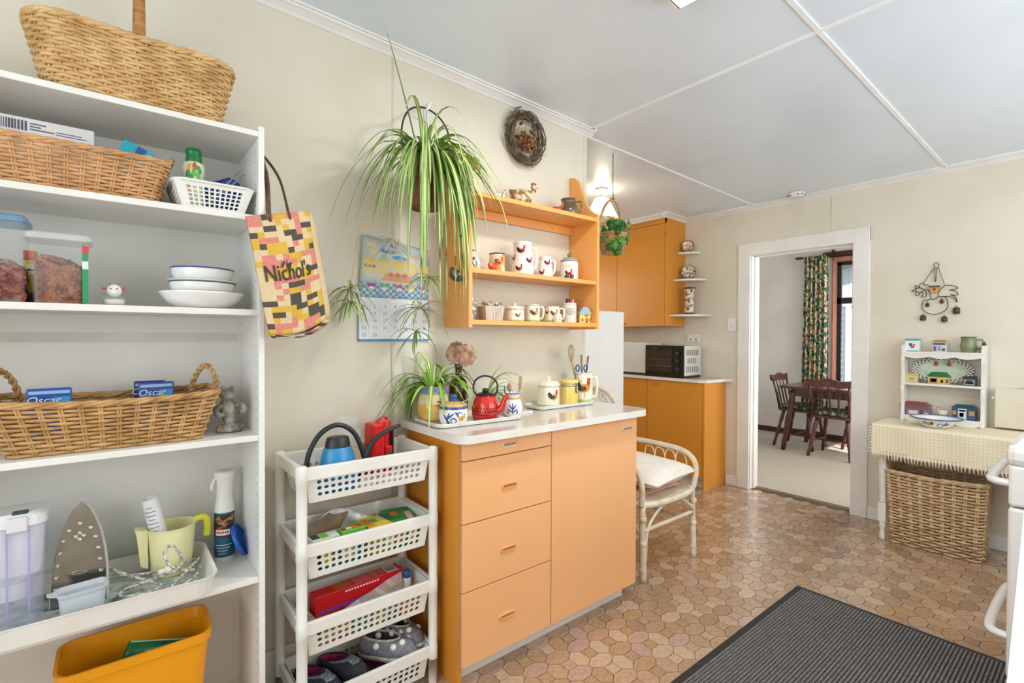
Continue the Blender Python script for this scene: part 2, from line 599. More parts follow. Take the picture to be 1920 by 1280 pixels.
# ------------------------------------------------------------------ cornices, skirtings, door trim
CP = [(0, -.034), (.006, -.034), (.014, -.025), (.03, -.015), (.043, -.011), (.045, -.007), (.056, -.007), (.057, .004), (0, .004)]
def cornice(name, p0, p1, out):
    """profile swept from p0 to p1 at the ceiling, standing out from the wall along out"""
    mb = MB()
    rings = []
    for p in (p0, p1):
        ext = 0
        rings.append([(p[0] + out[0] * d, p[1] + out[1] * d, hz(p[0] + out[0] * d) + z) for d, z in CP])
    mb.loft(rings, smooth=False)
    return struct(mb.build(name, TRIMW))
cornice('trim_2', (-1.8, 0), (XE + .035, 0), (0, -1))
cornice('trim_3', (XD, .70), (XD, -2.75), (-1, 0))
cornice('trim_4', (3.895, .70), (3.895, 2.1), (-1, 0))
cornice('trim_5', (3.84, .696), (XD, .696), (0, -1))
def skirting(name, lo, hi):
    return struct(MB().b2(lo, hi, .004).build(name, TRIMW))
skirting('baseboard_left', (.36, -.014, 0), (.93, 0, .17))
skirting('baseboard_left_rear', (-1.7, -.014, 0), (-.47, 0, .17))
skirting('baseboard_back_left', (XD - .014, .18, 0), (XD, .28, .088))
skirting('baseboard_back_right', (XD - .014, -2.7, 0), (XD, -.775, .088))
dr = bpy.data.objects.new('door_1', None); COL.objects.link(dr); struct(dr)
AR = mat('white_door_gloss', '#f0eee8', .28, c2='#eae7df', ns=4)
t = .018
MB().b2((XD - t, .075, 0), (XD + .001, .178, 2.089), .004).build('architrave', AR, dr)
MB().b2((XD - t, -.774, 0), (XD + .001, -.672, 2.089), .004).build('architrave', AR, dr)
MB().b2((XD - t - .001, -.774, 1.986), (XD, .178, 2.090), .004).build('architrave', AR, dr)
MB().b2((XD - .001, .068, 0), (XD + .13, .092, 2.006), .002).build('jamb', AR, dr)
MB().b2((XD - .001, -.687, 0), (XD + .13, -.664, 2.006), .002).build('jamb', AR, dr)
MB().b2((XD - .001, -.687, 1.984), (XD + .13, .092, 2.006), .002).build('head_jamb', AR, dr)
MB().b2((XD + .045, .058, 0), (XD + .085, .07, 1.99), .002).build('door_stop', AR, dr)
MB().b2((XD + .045, -.666, 0), (XD + .085, -.655, 1.99), .002).build('door_stop', AR, dr)
MB().b2((XD + .045, -.664, 1.973), (XD + .085, .068, 1.985), .002).build('door_stop', AR, dr)
MB().b2((XD + .128, .07, 0), (XD + .145, .16, 2.07), .004).build('architrave', AR, dr)
MB().b2((XD + .128, -.76, 0), (XD + .145, -.664, 2.07), .004).build('architrave', AR, dr)
MB().b2((XD + .09, .064, .38), (XD + .098, .07, .44)).build('strike_plate', mat('brass_plate', '#8a7448', .3, metal=1), dr)

# ------------------------------------------------------------------ dining window and what stands outside
w1 = bpy.data.objects.new('window_1', None); COL.objects.link(w1); struct(w1)
ALU = mat('black_aluminium', '#23262a', .4, metal=.3)
REDW = mat('red_brown_timber', '#b5785e', .4, c2='#a0664f', ns=10, stretch=(4, 4, 1))
y0, y1, z0, z1 = -1.95, .37, .68, 2.27
MB().b2((XF - .02, y1 - .014, z0 - .02), (XF + .09, y1 + .004, z1 + .02), .003).build('reveal', REDW, w1)
MB().b2((XF - .02, y0, z1 - .03), (XF + .09, y1, z1 + .02), .003).build('reveal', REDW, w1)
MB().b2((XF - .05, y0 - .05, z0 - .035), (XF + .09, y1 + .05, z0), .003).build('sill', REDW, w1)
MB().b2((XF - .03, y0 - .05, z1 + .02), (XF, y1 + .11, z1 + .09), .004).build('lintel_board', BROWN, w1)
fx0, fx1 = XF + .09, XF + .13
for a, b, c, d in ((y1 - .062, y1 - .014, z0, z1 - .03), (y0, y0 + .05, z0, z1 - .03), (y0, y1 - .014, z1 - .075, z1 - .03), (y0, y1 - .014, z0, z0 + .05), (y0, y1 - .014, 1.715, 1.79), (-.8, -.745, z0, z1 - .03)):
    MB().b2((fx0, a, c), (fx1, b, d), .003).build('window_frame', ALU, w1)
GLASS = mat('window_glass', '#ffffff', .02, alpha=.07, spec=.5)
for a, b in ((-.745, y1 - .062), (y0 + .05, -.8)):
    for c, d in ((z0 + .05, 1.715), (1.79, z1 - .075)):
        MB().b2((XF + .105, a, c), (XF + .111, b, d)).build('pane', GLASS, w1)
GRASS = mat('lawn_outside', '#7a8a5a', .9, c2='#66784a', ns=20)
struct(MB().b2((7.2, -12, -.6), (30, 14, -.4)).build('ground_outside', GRASS))
nb = thing('neighbour_house', 'white weatherboard house with grey roof outside the dining window', 'house', (10.2, 0, -.4))
SIDE = mat('white_weatherboard', '#e6e8ea', .6, c2='#dfe2e4', ns=2)
MB().b2((.03, -4, 0), (4, 2.2, 2.3)).build('wall', mat('pale_wall', '#d9dcde', .7), nb)
for k in range(20):
    z = .05 + k * .109
    MB().prism([(.03, z), (-.008, z), (.014, z + .122), (.03, z + .122)], 1.2, 2.2, 'xz').build('weatherboard', SIDE, nb)
    MB().prism([(.03, z), (-.008, z), (.014, z + .122), (.03, z + .122)], -4, 1.12, 'xz').build('weatherboard', SIDE, nb)
MB().b2((-.03, 1.12, 0), (.05, 1.2, 2.24), .004).build('corner_board', SIDE, nb)
MB().b2((-.03, -4, 2.24), (.05, 2.2, 2.29), .004).build('frieze_board', SIDE, nb)
def rz_(y):
    return 2.875 - .27 * (y - 1.376)
for k in range(24):
    y = 2.2 - k * .13
    MB().prism([(y, 2.29), (y - .126, 2.29), (y - .126, rz_(y - .126)), (y, rz_(y))], -.008, .03, 'yz').build('gable_board', SIDE, nb)
MB().prism([(2.2, 2.28), (2.2, rz_(2.2)), (-4, rz_(-4)), (-4, 2.28)], .031, .1, 'yz').build('gable_wall', SIDE, nb)
MB().prism([(2.6, rz_(2.6)), (2.6, rz_(2.6) + .1), (-4, rz_(-4) + .1), (-4, rz_(-4))], -.3, 4.2, 'yz').build('roof', mat('grey_roof', '#8b8b8a', .6), nb)
struct(MB().b2((-2.2, -6.2, 2.6), (4.65, -2.86, 2.7)).build('added_sun_block', mat('grey_roof', '#8b8b8a', .6)))  # unseen slab added to block sun from the right wall opening
# ------------------------------------------------------------------ shared makers
def wick(c, c2, name):
    return mat(name, c, .5, c2=c2, ns=22, lo=.35, hi=.7, bump=.3, bs=150)
W_HONEY = wick('#dfba80', '#b98c50', 'honey_wicker')
W_TAN = wick('#dcab78', '#bd8a56', 'tan_wicker')
W_BROWN = wick('#cfa46b', '#a37a45', 'brown_wicker')
W_GREY = wick('#d8ba90', '#b4936a', 'weathered_wicker')
W_PALE = wick('#caa873', '#a8834e', 'pale_wicker')

def wicker(root, w0, d0, w1, d1, h, rows, stakes, rr, m, c0=.05, c1=.07, rimr=.007, sag=None, under=None, mid=None, z0=0, rimm=None, double=True):
    """woven basket: stakes, woven rows, plaited rim, base; sag(x,y) lifts the rim"""
    n = stakes * 2
    sag = sag or (lambda x, y: 0)
    def outline(t):
        w, d, c = w0 + (w1 - w0) * t, d0 + (d1 - d0) * t, c0 + (c1 - c0) * t
        if mid:
            k = mid * math.sin(PI * t)
            w += k; d += k
        o = resample([(*p, 0) for p in rrect(w, d, c, 6)], n)
        return o
    wv, st = MB(), MB()
    nor = []
    o = outline(.5)
    for i in range(n):
        tn = o[(i + 1) % n] - o[i - 1]
        nor.append(Vector((tn.y, -tn.x, 0)).normalized())
    if nor[0].dot(o[0]) < 0:
        nor = [-q for q in nor]
    for k in range(rows):
        t = (k + .5) / rows
        o = outline(t)
        pts = []
        for i in range(n):
            a = 0 if i % 2 else (rr * .9 if (i // 2 + k) % 2 else -rr * .9)
            p = o[i] + nor[i] * a
            p.z = z0 + t * (h + sag(o[i].x, o[i].y))
            pts.append(p)
        wv.tube(pts, rr, 5, True)
    for i in range(0, n, 2):
        for s in ((-.6, .6) if double else (0,)):
            pts = []
            for t in (0, .33, .66, 1):
                o = outline(t)
                tn = (o[(i + 1) % n] - o[i - 1]).normalized() * rr * s
                p = o[i] + tn
                p.z = z0 + t * (h + sag(o[i].x, o[i].y))
                pts.append(p)
            st.tube(pts, rr * .75, 5)
    wv.build('weave', m, root, kind='stuff')
    st.build('stakes', m, root, kind='stuff')
    rim = MB()
    o = outline(1)
    for ph in (0, PI * 2 / 3, PI * 4 / 3):
        pts = []
        for i in range(n):
            a = ph + i * 1.1
            p = o[i] + nor[i] * math.cos(a) * rimr * .55
            p.z = z0 + h + sag(o[i].x, o[i].y) + math.sin(a) * rimr * .55
            pts.append(p)
        rim.tube(pts, rimr * .62, 6, True)
    rim.build('rim', rimm or m, root)
    b = MB()
    b.prism([(p[0] * .985, p[1] * .985) for p in rrect(w0, d0, c0, 6)], z0 + .001, z0 + .012, 'xy')
    b.build('base', m, root)

def twist(mb, pts, r, n=6, strands=2, turns=6, mi=0):
    pts = [Vector(p) for p in pts]
    L = len(pts)
    for s in range(strands):
        out = []
        for i, p in enumerate(pts):
            t = (pts[min(i + 1, L - 1)] - pts[max(i - 1, 0)]).normalized()
            a = Vector((0, 1, 0)) if abs(t.y) < .8 else Vector((1, 0, 0))
            u = t.cross(a).normalized(); w = t.cross(u)
            g = 2 * PI * (turns * i / L + s / strands)
            out.append(p + (u * math.cos(g) + w * math.sin(g)) * r * .6)
        mb.tube(out, r * .62, n, mi=mi)

def cup(prof, t=.003):
    """closed turned shell: outside profile plus an inner wall"""
    inn = [(max(r - t, .0005), z if i else z + t) for i, (r, z) in enumerate(prof)]
    return prof + [(prof[-1][0] - t * .5, prof[-1][1] + t * .4)] + list(reversed(inn)) + [(0.0005, prof[0][1] + t)]

def sp(prof, n=5):
    """smooth a turned profile"""
    return [(max(p.x, .0005), p.y) for p in smoothpts([(r, z, 0) for r, z in prof], n)]

CREAM = mat('cream_glaze', '#f1ead2', .18, c2='#ece4c9', ns=8, coat=.4)
WHITEC = mat('white_glaze', '#f2f1ec', .16, c2='#ecebe5', ns=8, coat=.4)
PLASW = mat('white_plastic', '#eeede6', .35, c2='#e8e6dd', ns=6)
CLEAR = mat('clear_plastic', '#eef2f2', .12, alpha=.07, spec=.6)
CLEARG = mat('clear_glass', '#eef3ee', .06, alpha=.14, spec=.8)

# ------------------------------------------------------------------ bookcase
BW = mat('white_bookcase_foil', '#efeee8', .32, c2='#e9e7df', ns=4)
BX0, BX1, BY0, BY1 = -.47, .351, -.312, -.004
bc = thing('bookcase', 'tall white open bookcase against the cream wall, filled with baskets and jars', 'bookcase', (0, 0, 0))
MB().b2((BX1 - .016, BY0, 0), (BX1, BY1, 1.912), .0015).build('side_panel', BW, bc)
MB().b2((BX0, BY0, 0), (BX0 + .016, BY1, 1.912), .0015).build('side_panel', BW, bc)
MB().b2((BX0 + .016, BY1 - .008, .06), (BX1 - .016, BY1, 1.9)).build('back_panel', mat('white_back_board', '#eeeee9', .4, c2='#e8e8e2', ns=3), bc)
SH = {1: (1.881, 1.897), 2: (1.634, 1.651), 3: (1.357, 1.3745), 4: (.987, 1.004), 5: (.566, .583), 6: (.07, .088)}
for k, (a, b) in SH.items():
    MB().b2((BX0 + .016, BY0 + (.0 if k in (1, 6) else .003), a), (BX1 - .016, BY1 - .008, b), .0015).build('shelf', BW, bc)
MB().b2((BX0 + .016, BY1 - .011, 1.277), (BX1 - .016, BY1 - .007, 1.305)).build('joining_strip', mat('pale_grey_strip', '#dfddd4', .4), bc)
MB().b2((BX0 + .016, BY0 + .02, 0), (BX1 - .016, BY0 + .035, .07)).build('plinth', BW, bc)
ph = MB()
for z in [.15 + i * .032 for i in range(54)]:
    for y in (BY0 + .035, BY1 - .045):
        for x, d in ((BX1 - .0163, -1), (BX0 + .0163, 1)):
            ph.cyl((x + d * .0003, y, z), (x - d * .004, y, z), .0024, n=6)
ph.build('pin_holes', mat('pin_hole_shadow', '#7a7468', .8), bc, kind='stuff')

# ---- top: picnic basket
t = thing('picnic_basket', 'honey wicker picnic basket with a hoop handle on top of the bookcase', 'basket', (.06, -.185, 1.897))
wicker(t, .365, .2, .45, .25, .165, 19, 42, .0052, W_HONEY, .05, .10, .009, sag=lambda x, y: .012 * (abs(x) / .22) ** 2, double=False)
hp = [(0, -.105, .1), (0, -.114, .16), (0, -.11, .25), (0, -.07, .33), (0, 0, .36), (0, .07, .33), (0, .11, .25), (0, .114, .16), (0, .105, .1)]
MB().tube(smoothpts(hp, 5), .0095, 10, flatten=1.2).build('handle', mat('bamboo_handle', '#bd8747', .4, c2='#9c6a30', ns=18, stretch=(1, 1, 5)), t)

# ---- second shelf: tan tray basket with a box and a card
t = thing('tray_basket', 'shallow tan wicker basket with small end handles on the second shelf', 'basket', (-.115, -.172, 1.651))
wicker(t, .42, .17, .476, .225, .115, 13, 40, .0044, W_TAN, .03, .05, .007)
for sx in (1, -1):
    hb = MB()
    twist(hb, smoothpts([(sx * .236, -.04, .115), (sx * .248, -.03, .142), (sx * .252, 0, .152), (sx * .248, .03, .142), (sx * .236, .04, .115)], 6), .006, turns=5)
    hb.build('handle', W_TAN, t)
t = thing('carton', 'white carton with a barcode standing in the tan basket', 'box', (-.13, -.16, 1.688))
MB().box((0, 0, .075), (.19, .06, .15), .002).build('carton_body', flat('#f3f2ef'), t)
bar = MB()
x = -.082
rb = random.Random(2)
while x < -.036:
    w = rb.choice((.0016, .0028, .004))
    bar.b2((x, -.0306, .118), (x + w, -.0301, .142))
    x += w + rb.choice((.0016, .0024))
for k in range(3):
    bar.b2((-.028, -.0306, .136 - k * .007), (-.028 + (.03, .02, .045)[k], -.0301, .139 - k * .007))
bar.b2((.02, -.0306, .12), (.08, -.0301, .122)).b2((.02, -.0306, .126), (.07, -.0301, .128))
bar.build('print', flat('#5b5f75'), t)
t = thing('blue_card', 'turquoise card leaning in the tan basket', 'card', (.012, -.20, 1.70), -.1)
Mx = Matrix.Rotation(math.radians(24), 4, 'Y')
MB().box((0, 0, .06), (.075, .004, .13), .001, M=Mx).build('card_sheet', flat('#23b4cf'), t)
MB().b2((-.005, -.0026, .1), (.016, -.002, .124), M=Mx).build('print', flat('#1c5fa8'), t)

# ---- white lattice basket and what it holds
def lattice_wall(mb, P, nu, nv, hole, mu, mv0, mv1, circle=False, seg=8):
    """perforated sheet: P(a,b) maps 0..1 x 0..1; margins mu at the ends, mv0 below, mv1 above; hole = half-size as a share of a cell"""
    mb.add([P(0, 0), P(1, 0), P(1, mv0), P(0, mv0)], [(0, 1, 2, 3)])
    mb.add([P(0, 1 - mv1), P(1, 1 - mv1), P(1, 1), P(0, 1)], [(0, 1, 2, 3)])
    mb.add([P(0, mv0), P(mu, mv0), P(mu, 1 - mv1), P(0, 1 - mv1)], [(0, 1, 2, 3)])
    mb.add([P(1 - mu, mv0), P(1, mv0), P(1, 1 - mv1), P(1 - mu, 1 - mv1)], [(0, 1, 2, 3)])
    cu, cv = (1 - 2 * mu) / nu, (1 - mv0 - mv1) / nv
    hu, hv = hole if isinstance(hole, tuple) else (hole, hole)
    for i in range(nu):
        for j in range(nv):
            ox, oy = mu + (i + .5) * cu, mv0 + (j + .5) * cv
            if circle:
                q = [(math.cos(2 * PI * k / 8), math.sin(2 * PI * k / 8)) for k in range(8)]
                outer = []
                for c_, s2 in q:
                    m_ = max(abs(c_), abs(s2))
                    outer.append((c_ / m_ * .5, s2 / m_ * .5))
                vs = [P(ox + a * cu, oy + b * cv) for a, b in outer] + [P(ox + a * hu * cu, oy + b * hv * cv) for a, b in q]
                n = 8
            else:
                q = [(-1, -1), (1, -1), (1, 1), (-1, 1)]
                vs = [P(ox + a * .5 * cu, oy + b * .5 * cv) for a, b in q] + [P(ox + a * hu * cu, oy + b * hv * cv) for a, b in q]
                n = 4
            mb.add(vs, [(k, (k + 1) % n, n + (k + 1) % n, n + k) for k in range(n)])

wbx, wby = .228, -.20
t = thing('lattice_basket', 'small white plastic lattice basket with a green bottle inside', 'basket', (wbx, wby, 1.651))
mb = MB()
B = [(-.075, -.075), (.075, -.075), (.075, .075), (-.075, .075)]
T = [(-.098, -.095), (.098, -.095), (.098, .095), (-.098, .095)]
for k in range(4):
    b0, b1, t0, t1 = B[k], B[(k + 1) % 4], T[k], T[(k + 1) % 4]
    def P(a, b, b0=b0, b1=b1, t0=t0, t1=t1):
        p0 = Vector((*b0, .003)).lerp(Vector((*b1, .003)), a)
        p1 = Vector((*t0, .075)).lerp(Vector((*t1, .075)), a)
        return p0.lerp(p1, b)
    lattice_wall(mb, P, 10, 5, .34, .12, .1, .16)
mb.add([(*p, .003) for p in B], [(0, 1, 2, 3)])
mb.build('body', PLASW, t, solid=.003)
MB().tube([(*p, .075) for p in rrect(.2, .194, .03, 4)], .004, 8, True).build('rim', PLASW, t)
t = thing('green_bottle', 'green capped squeeze bottle with a leafy label in the lattice basket', 'bottle', (.187, -.20, 1.656))
pr = sp([(.024, 0), (.027, .01), (.027, .06), (.026, .1), (.029, .125), (.026, .14), (.018, .146)], 3)
MB().lathe(pr, 20).build('bottle_body', flat('#e4e3c8', .3), t)
MB().lathe(sp([(.019, .146), (.021, .15), (.019, .166), (.021, .174), (.018, .184)], 3), 18).build('cap', flat('#0f7a3c', .35), t)
dm = MB(); R_ = radius_of(pr); A = face((.187, -.20))
for dx, dz, c in ((-.012, .125, 1), (.014, .12, 0), (0, .11, 2), (-.008, .095, 0), (.012, .1, 2), (.002, .128, 3), (-.016, .108, 0)):
    wrap(dm, ell(dx, dz, .006, .013, dx * 20, 8), R_, A, c)
dm.build('label_print', [flat('#2f9a4a'), flat('#d8a24a'), flat('#5cb848'), flat('#b7622c')], t)
t = thing('blue_packet', 'crumpled dark blue packet in the lattice basket', 'packet', (.262, -.165, 1.675), .2)
MB().grid(lambda u, v: ((u - .5) * .1, .012 * math.sin(u * 7 + v * 5), v * (.112 - .05 * abs(u - .7))), 10, 8).build('packet_film', flat('#1d4a95', .3), t, solid=.004)
for k, (dx, dy, tilt) in enumerate(((.272, -.225, 38), (.281, -.222, 42))):
    o = MB().cyl((0, 0, 0), (.135 * math.sin(math.radians(tilt)), 0, .135 * math.cos(math.radians(tilt))), .0032, .0018, 8).build('knitting_needle', mat('grey_metal', '#b9bcc0', .25, metal=.8))
    o.location = (dx - .055, dy, 1.685 + k * .004)
    tag(o, ('grey pointed needle, the left of two slanting out of the lattice basket', 'grey pointed needle, the right of two slanting out of the lattice basket')[k], 'needle', 'needles in the lattice basket')

# ---- third shelf: pet food boxes, jar, dishes
KIB = mat('kibble', '#a5683f', .8, c2='#7d4a2b', ns=40, bump=.4, bs=90)
KIB2 = mat('kibble_red', '#a5604c', .8, c2='#6f382c', ns=40, bump=.4, bs=90)
def kibble(root, w, d, z0, z1, m, seed):
    r = random.Random(seed)
    mb = MB()
    mb.b2((-w / 2, -d / 2, z0), (w / 2, d / 2, z1 - .012))
    for _ in range(330):
        x, y = r.uniform(-w / 2 + .005, w / 2 - .005), r.uniform(-d / 2 + .005, d / 2 - .005)
        side = r.random()
        z = z1 - .012 + r.random() * .01 + .012 * (1 - (2 * x / w) ** 2) - .02 * (x / w)
        if side < .55:
            y = -d / 2 + .001; z = r.uniform(z0 + .004, z1 - .006 - .02 * (x / w))
        elif side < .7:
            x = w / 2 - .001; z = r.uniform(z0 + .004, z1 - .012)
        Mx = Matrix.Translation((x, y, z)) @ Matrix.Rotation(r.uniform(0, 6), 4, Vector((r.uniform(-1, 1), r.uniform(-1, 1), r.uniform(-1, 1))))
        mb.box((0, 0, 0), (.014, .009, .008), M=Mx)
    mb.build('kibble', m, root, kind='stuff')
def bin_box(name, label, x, y, w0, w1, d, h, lidm, m, fillz, seed):
    t = thing(name, label, 'container', (x, y, 1.3745))
    rings = []
    for tt in (0, .03, 1):
        w = w0 + (w1 - w0) * tt
        rings.append([(*p, .002 + tt * (h - .002)) for p in rrect(w, d * (w / w1), .012, 3)])
    MB().loft(rings, smooth=False, cap1=False).build('body', CLEAR, t, solid=.002)
    MB().loft([[(*p, z) for p in rrect(w1 + a, d + a, .014, 3)] for a, z in ((.004, h - .014), (.01, h - .012), (.01, h), (.0, h + .004))], smooth=False).build('lid', lidm, t)
    kibble(t, w0 - .006, d * w0 / w1 - .006, .004, fillz, m, seed)
    return t
t = bin_box('pet_food_box', 'clear plastic box of brown kibble with a green label, on the third shelf', -.103, -.20, .094, .116, .11, .172, mat('frosted_lid', '#eceeed', .3, alpha=.45), KIB, .105, 4)
MB().b2((.0455, -.05, .004), (.0475, .05, .155)).build('side_label', flat('#2f9a62'), t)
MB().b2((.0445, -.054, .004), (.056, -.0525, .13)).b2((.0445, -.0565, .09), (.056, -.055, .11), mi=2).b2((.0445, -.0545, .13), (.057, -.053, .148), mi=1).build('front_label', [flat('#2f9a62'), flat('#d5434f'), flat('#e8efe8')], t)
t = bin_box('pet_food_canister', 'tall clear canister of reddish kibble with a blue rimmed lid at the shelf\'s left', -.215, -.20, .10, .104, .12, .205, mat('blue_clear_lid', '#6fa3cf', .25, alpha=.6), KIB2, .095, 5)
t = thing('snack_box', 'slim yellow pet treat packet between the two kibble boxes', 'packet', (-.160, -.165, 1.3745))
MB().box((0, 0, .069), (.024, .05, .136), .003).build('packet_body', flat('#d9cf28'), t)
MB().b2((-.0118, -.0256, .11), (.0118, -.0249, .134)).b2((-.0118, -.0256, .002), (.0118, -.0249, .03), mi=1).b2((-.008, -.0258, .074), (.01, -.025, .1), mi=2).b2((-.005, -.026, .084), (.008, -.0252, .088), mi=1).build('print', [flat('#c3402f'), flat('#3d3a33'), flat('#f0eed8')], t)
t = thing('cow_jar', 'small glass jar topped with a white cow head on the third shelf', 'jar', (.004, -.22, 1.3745))
MB().lathe(sp([(.019, 0), (.024, .006), (.025, .02), (.02, .026)], 3), 20).build('jar_bowl', CLEARG, t)
MB().lathe([(.0165, .004), (.021, .008), (.021, .018), (.001, .019)], 18).build('filling', flat('#e8e4da', .8), t)
hd = MB(); hd.ball((0, 0, .042), (.017, .016, .017)).ball((0, -.013, .037), (.009, .007, .007))
hd.build('head', flat('#f0ece2'), t)
er = MB()
for s in (-1, 1):
    er.ball((s * .019, 0, .047), (.006, .004, .003)); er.ball((s * .008, 0, .058), (.0022, .0022, .004))
er.build('ears', flat('#d2477f'), t)
MB().ball((-.007, -.016, .046), .0017, 6, 4).ball((.006, -.0165, .046), .0017, 6, 4).build('eyes', DARK, t)
def dish(name, label, z, prof, band=None):
    t = thing(name, label, name.replace('_', ' ').split()[-1], (.207, -.215, z), 0, 'dishes stacked on the third shelf')
    MB().lathe(cup(prof, .003), 36).build('bowl_body', WHITEC, t)
    if band:
        r, zz = prof[-1]
        MB().tube([(math.cos(a) * r, math.sin(a) * r, zz) for a in [2 * PI * i / 36 for i in range(36)]], .0022, 6, True).build('rim_band', flat(band, .2), t)
z = 1.3745
dish('serving_bowl', 'wide white bowl at the bottom of the stacked dishes', z, sp([(.05, 0), (.066, .004), (.09, .02), (.108, .046)], 4))
dish('soup_bowl', 'white bowl with a green rim in the middle of the dish stack', z + .034, sp([(.045, 0), (.064, .004), (.078, .02), (.083, .042)], 4), '#1f5a4c')
dish('dinner_plate', 'plain white plate between the green rimmed and blue rimmed bowls', z + .064, sp([(.05, 0), (.06, .003), (.082, .012), (.09, .016)], 4))
dish('cereal_bowl', 'white bowl with a dark blue rim on top of the dish stack', z + .072, sp([(.042, 0), (.062, .004), (.074, .02), (.079, .043)], 4), '#2d4d96')

# ---- fourth shelf: long basket, packets, statue
t = thing('long_basket', 'long brown wicker basket with plaited end loops on the fourth shelf', 'basket', (0, -.175, 1.004))
wicker(t, .39, .19, .474, .24, .122, 12, 36, .0046, W_BROWN, .02, .03, .0085, sag=lambda x, y: .012 * (x / .237) ** 2)
for sx in (1, -1):
    hb = MB()
    twist(hb, smoothpts([(sx * .236, -.05, .125), (sx * .238, -.035, .17), (sx * .22, 0, .205), (sx * .2, .035, .18), (sx * .185, .06, .125)], 7), .0075, turns=6)
    hb.build('handle', W_BROWN, t)
    MB().tube(smoothpts([(sx * .236, -.045, .12), (sx * .21, -.03, .1), (sx * .2, 0, .125), (sx * .236, .045, .12)], 6), .005, 6).build('handle_wrap', W_BROWN, t)
def packet(x, y, w, rz, tilt, label, word, col='#2553a8'):
    t = thing('food_packet', label, 'packet', (x, y, 1.04), rz, 'blue packets in the long basket')
    Mx = Matrix.Rotation(math.radians(tilt), 4, 'X')
    MB().box((0, 0, .058), (w, .012, .13), .003, M=Mx).build('packet_body', flat(col, .3), t)
    MB().b2((-w / 2 + .004, -.0066, .108), (w / 2 - .004, -.0061, .116), M=Mx).build('print', flat('#9fc3ea'), t)
    text_mesh('lettering', word, .026, flat('#eef2fa'), t, Mx @ Matrix.Translation((-.012, -.0068, .092)) @ Matrix.Rotation(PI / 2, 4, 'X'), shear=.25)
    MB().b2((w * .1, -.0067, .068), (w / 2 - .004, -.0062, .1), M=Mx).build('picture', flat('#3f9bd0'), t)
    return t
packet(-.125, -.20, .085, .05, -4, 'blue food packet standing alone at the left of the long basket', 'Oscar')
packet(.085, -.10, .075, -.08, -3, 'rear dark blue packet of the pair at the basket\'s right', 'Oscar', '#22366f')
packet(.10, -.155, .085, .1, -8, 'front blue packet of the pair leaning at the basket\'s right', 'Oscar', '#2b4f9e')
STONE = mat('grey_stone', '#b9b5a8', .85, c2='#77776f', ns=38, bump=.7, bs=70)
t = thing('stone_figurine', 'small grey stone figurine of a frog like creature at the shelf\'s right', 'figurine', (.278, -.2, 1.004))
ro = MB()
rr_ = random.Random(5)
for k in range(11):
    a = 2 * PI * k / 11
    ro.ball((.026 * math.cos(a), .02 * math.sin(a), .012), (.013, .012, .011), 8, 6)
ro.ball((0, 0, .014), (.026, .02, .014))
ro.build('rock_base', STONE, t)
bd = MB()
bd.loft([[(*p, z) for p in [(cx + r * math.cos(2 * PI * i / 14), r * .85 * math.sin(2 * PI * i / 14)) for i in range(14)]] for cx, r, z in ((0, .013, .02), (-.004, .018, .045), (-.006, .024, .07), (-.006, .022, .088), (-.008, .016, .098))])
bd.tube(smoothpts([(.012, -.01, .085), (.03, -.012, .082), (.037, -.012, .065), (.024, -.018, .06)], 4), .008, 8)
bd.tube(smoothpts([(-.022, -.01, .085), (-.038, -.012, .072), (-.032, -.016, .055), (-.014, -.02, .058)], 4), .008, 8)
bd.build('body', STONE, t)
hd = MB(); hd.ball((-.008, -.004, .115), (.021, .019, .02)).ball((-.008, -.017, .112), (.014, .01, .009)).ball((-.02, -.006, .135), .007, 8, 6).ball((.004, -.006, .135), .007, 8, 6)
hd.build('head', STONE, t)

# ---- fifth shelf: tray and household things
t = thing('storage_tray', 'shallow white plastic tray holding an iron on the fifth shelf', 'tray', (-.10, -.2, .583))
mb = MB()
mb.loft([[(*p, z) for p in rrect(w, d, r, 4)] for w, d, r, z in ((.60, .26, .03, .0005), (.62, .28, .035, .004), (.645, .295, .04, .05), (.655, .3, .04, .052), (.655, .3, .04, .055), (.638, .288, .036, .053), (.612, .27, .03, .007))], smooth=False)
mb.build('tray_body', PLASW, t)
MB().prism(ell(0, 0, .026, .010, 0, 16), .3245, .3255, 'yz').build('grip_slot', mat('slot_shadow', '#8d897e', .7), t, M=Matrix.Translation((0, 0, .034)))
LIN = mat('patterned_liner', '#c3cbc4', .7, c2='#6d8a83', ns=26, lo=.45, hi=.6)
MB().prism(rrect(.60, .262, .028), .0072, .0085, 'xy').build('liner', LIN, t)

t = thing('water_filter_jug', 'clear water filter jug with a white lid at the tray\'s left', 'jug', (-.195, -.2, .592))
def rr(w, d, r, z, cx=0): return [(p[0] + cx, p[1], z) for p in rrect(w, d, r, 4)]
MB().loft([rr(.11, .09, .02, 0), rr(.12, .10, .025, .1), rr(.132, .11, .03, .25)], smooth=False).build('jug_body', mat('lilac_clear_plastic', '#e2e2f2', .1, alpha=.3, spec=.6), t)
MB().loft([rr(.05, .05, .02, .06), rr(.06, .06, .02, .1), rr(.11, .09, .02, .125), rr(.124, .1, .025, .245)], smooth=False).build('hopper', flat('#e9e9f2', .35), t)
MB().loft([rr(.136, .114, .03, .246), rr(.136, .114, .03, .266), rr(.11, .09, .03, .276)], smooth=False).build('lid', flat('#eff0f0', .3), t)
MB().b2((-.002, -.0635, .235), (.034, -.045, .27), .003).build('spout_flap', flat('#e2e2e8', .3), t)
MB().b2((.006, -.05, .274), (.034, -.03, .28), .002).build('indicator', flat('#3a4652'), t)
MB().b2((-.004, -.0585, .03), (.0, -.054, .235)).b2((.034, -.0585, .03), (.038, -.054, .235)).build('ribs', mat('lilac_edge', '#b8b4d8', .2, alpha=.6), t)

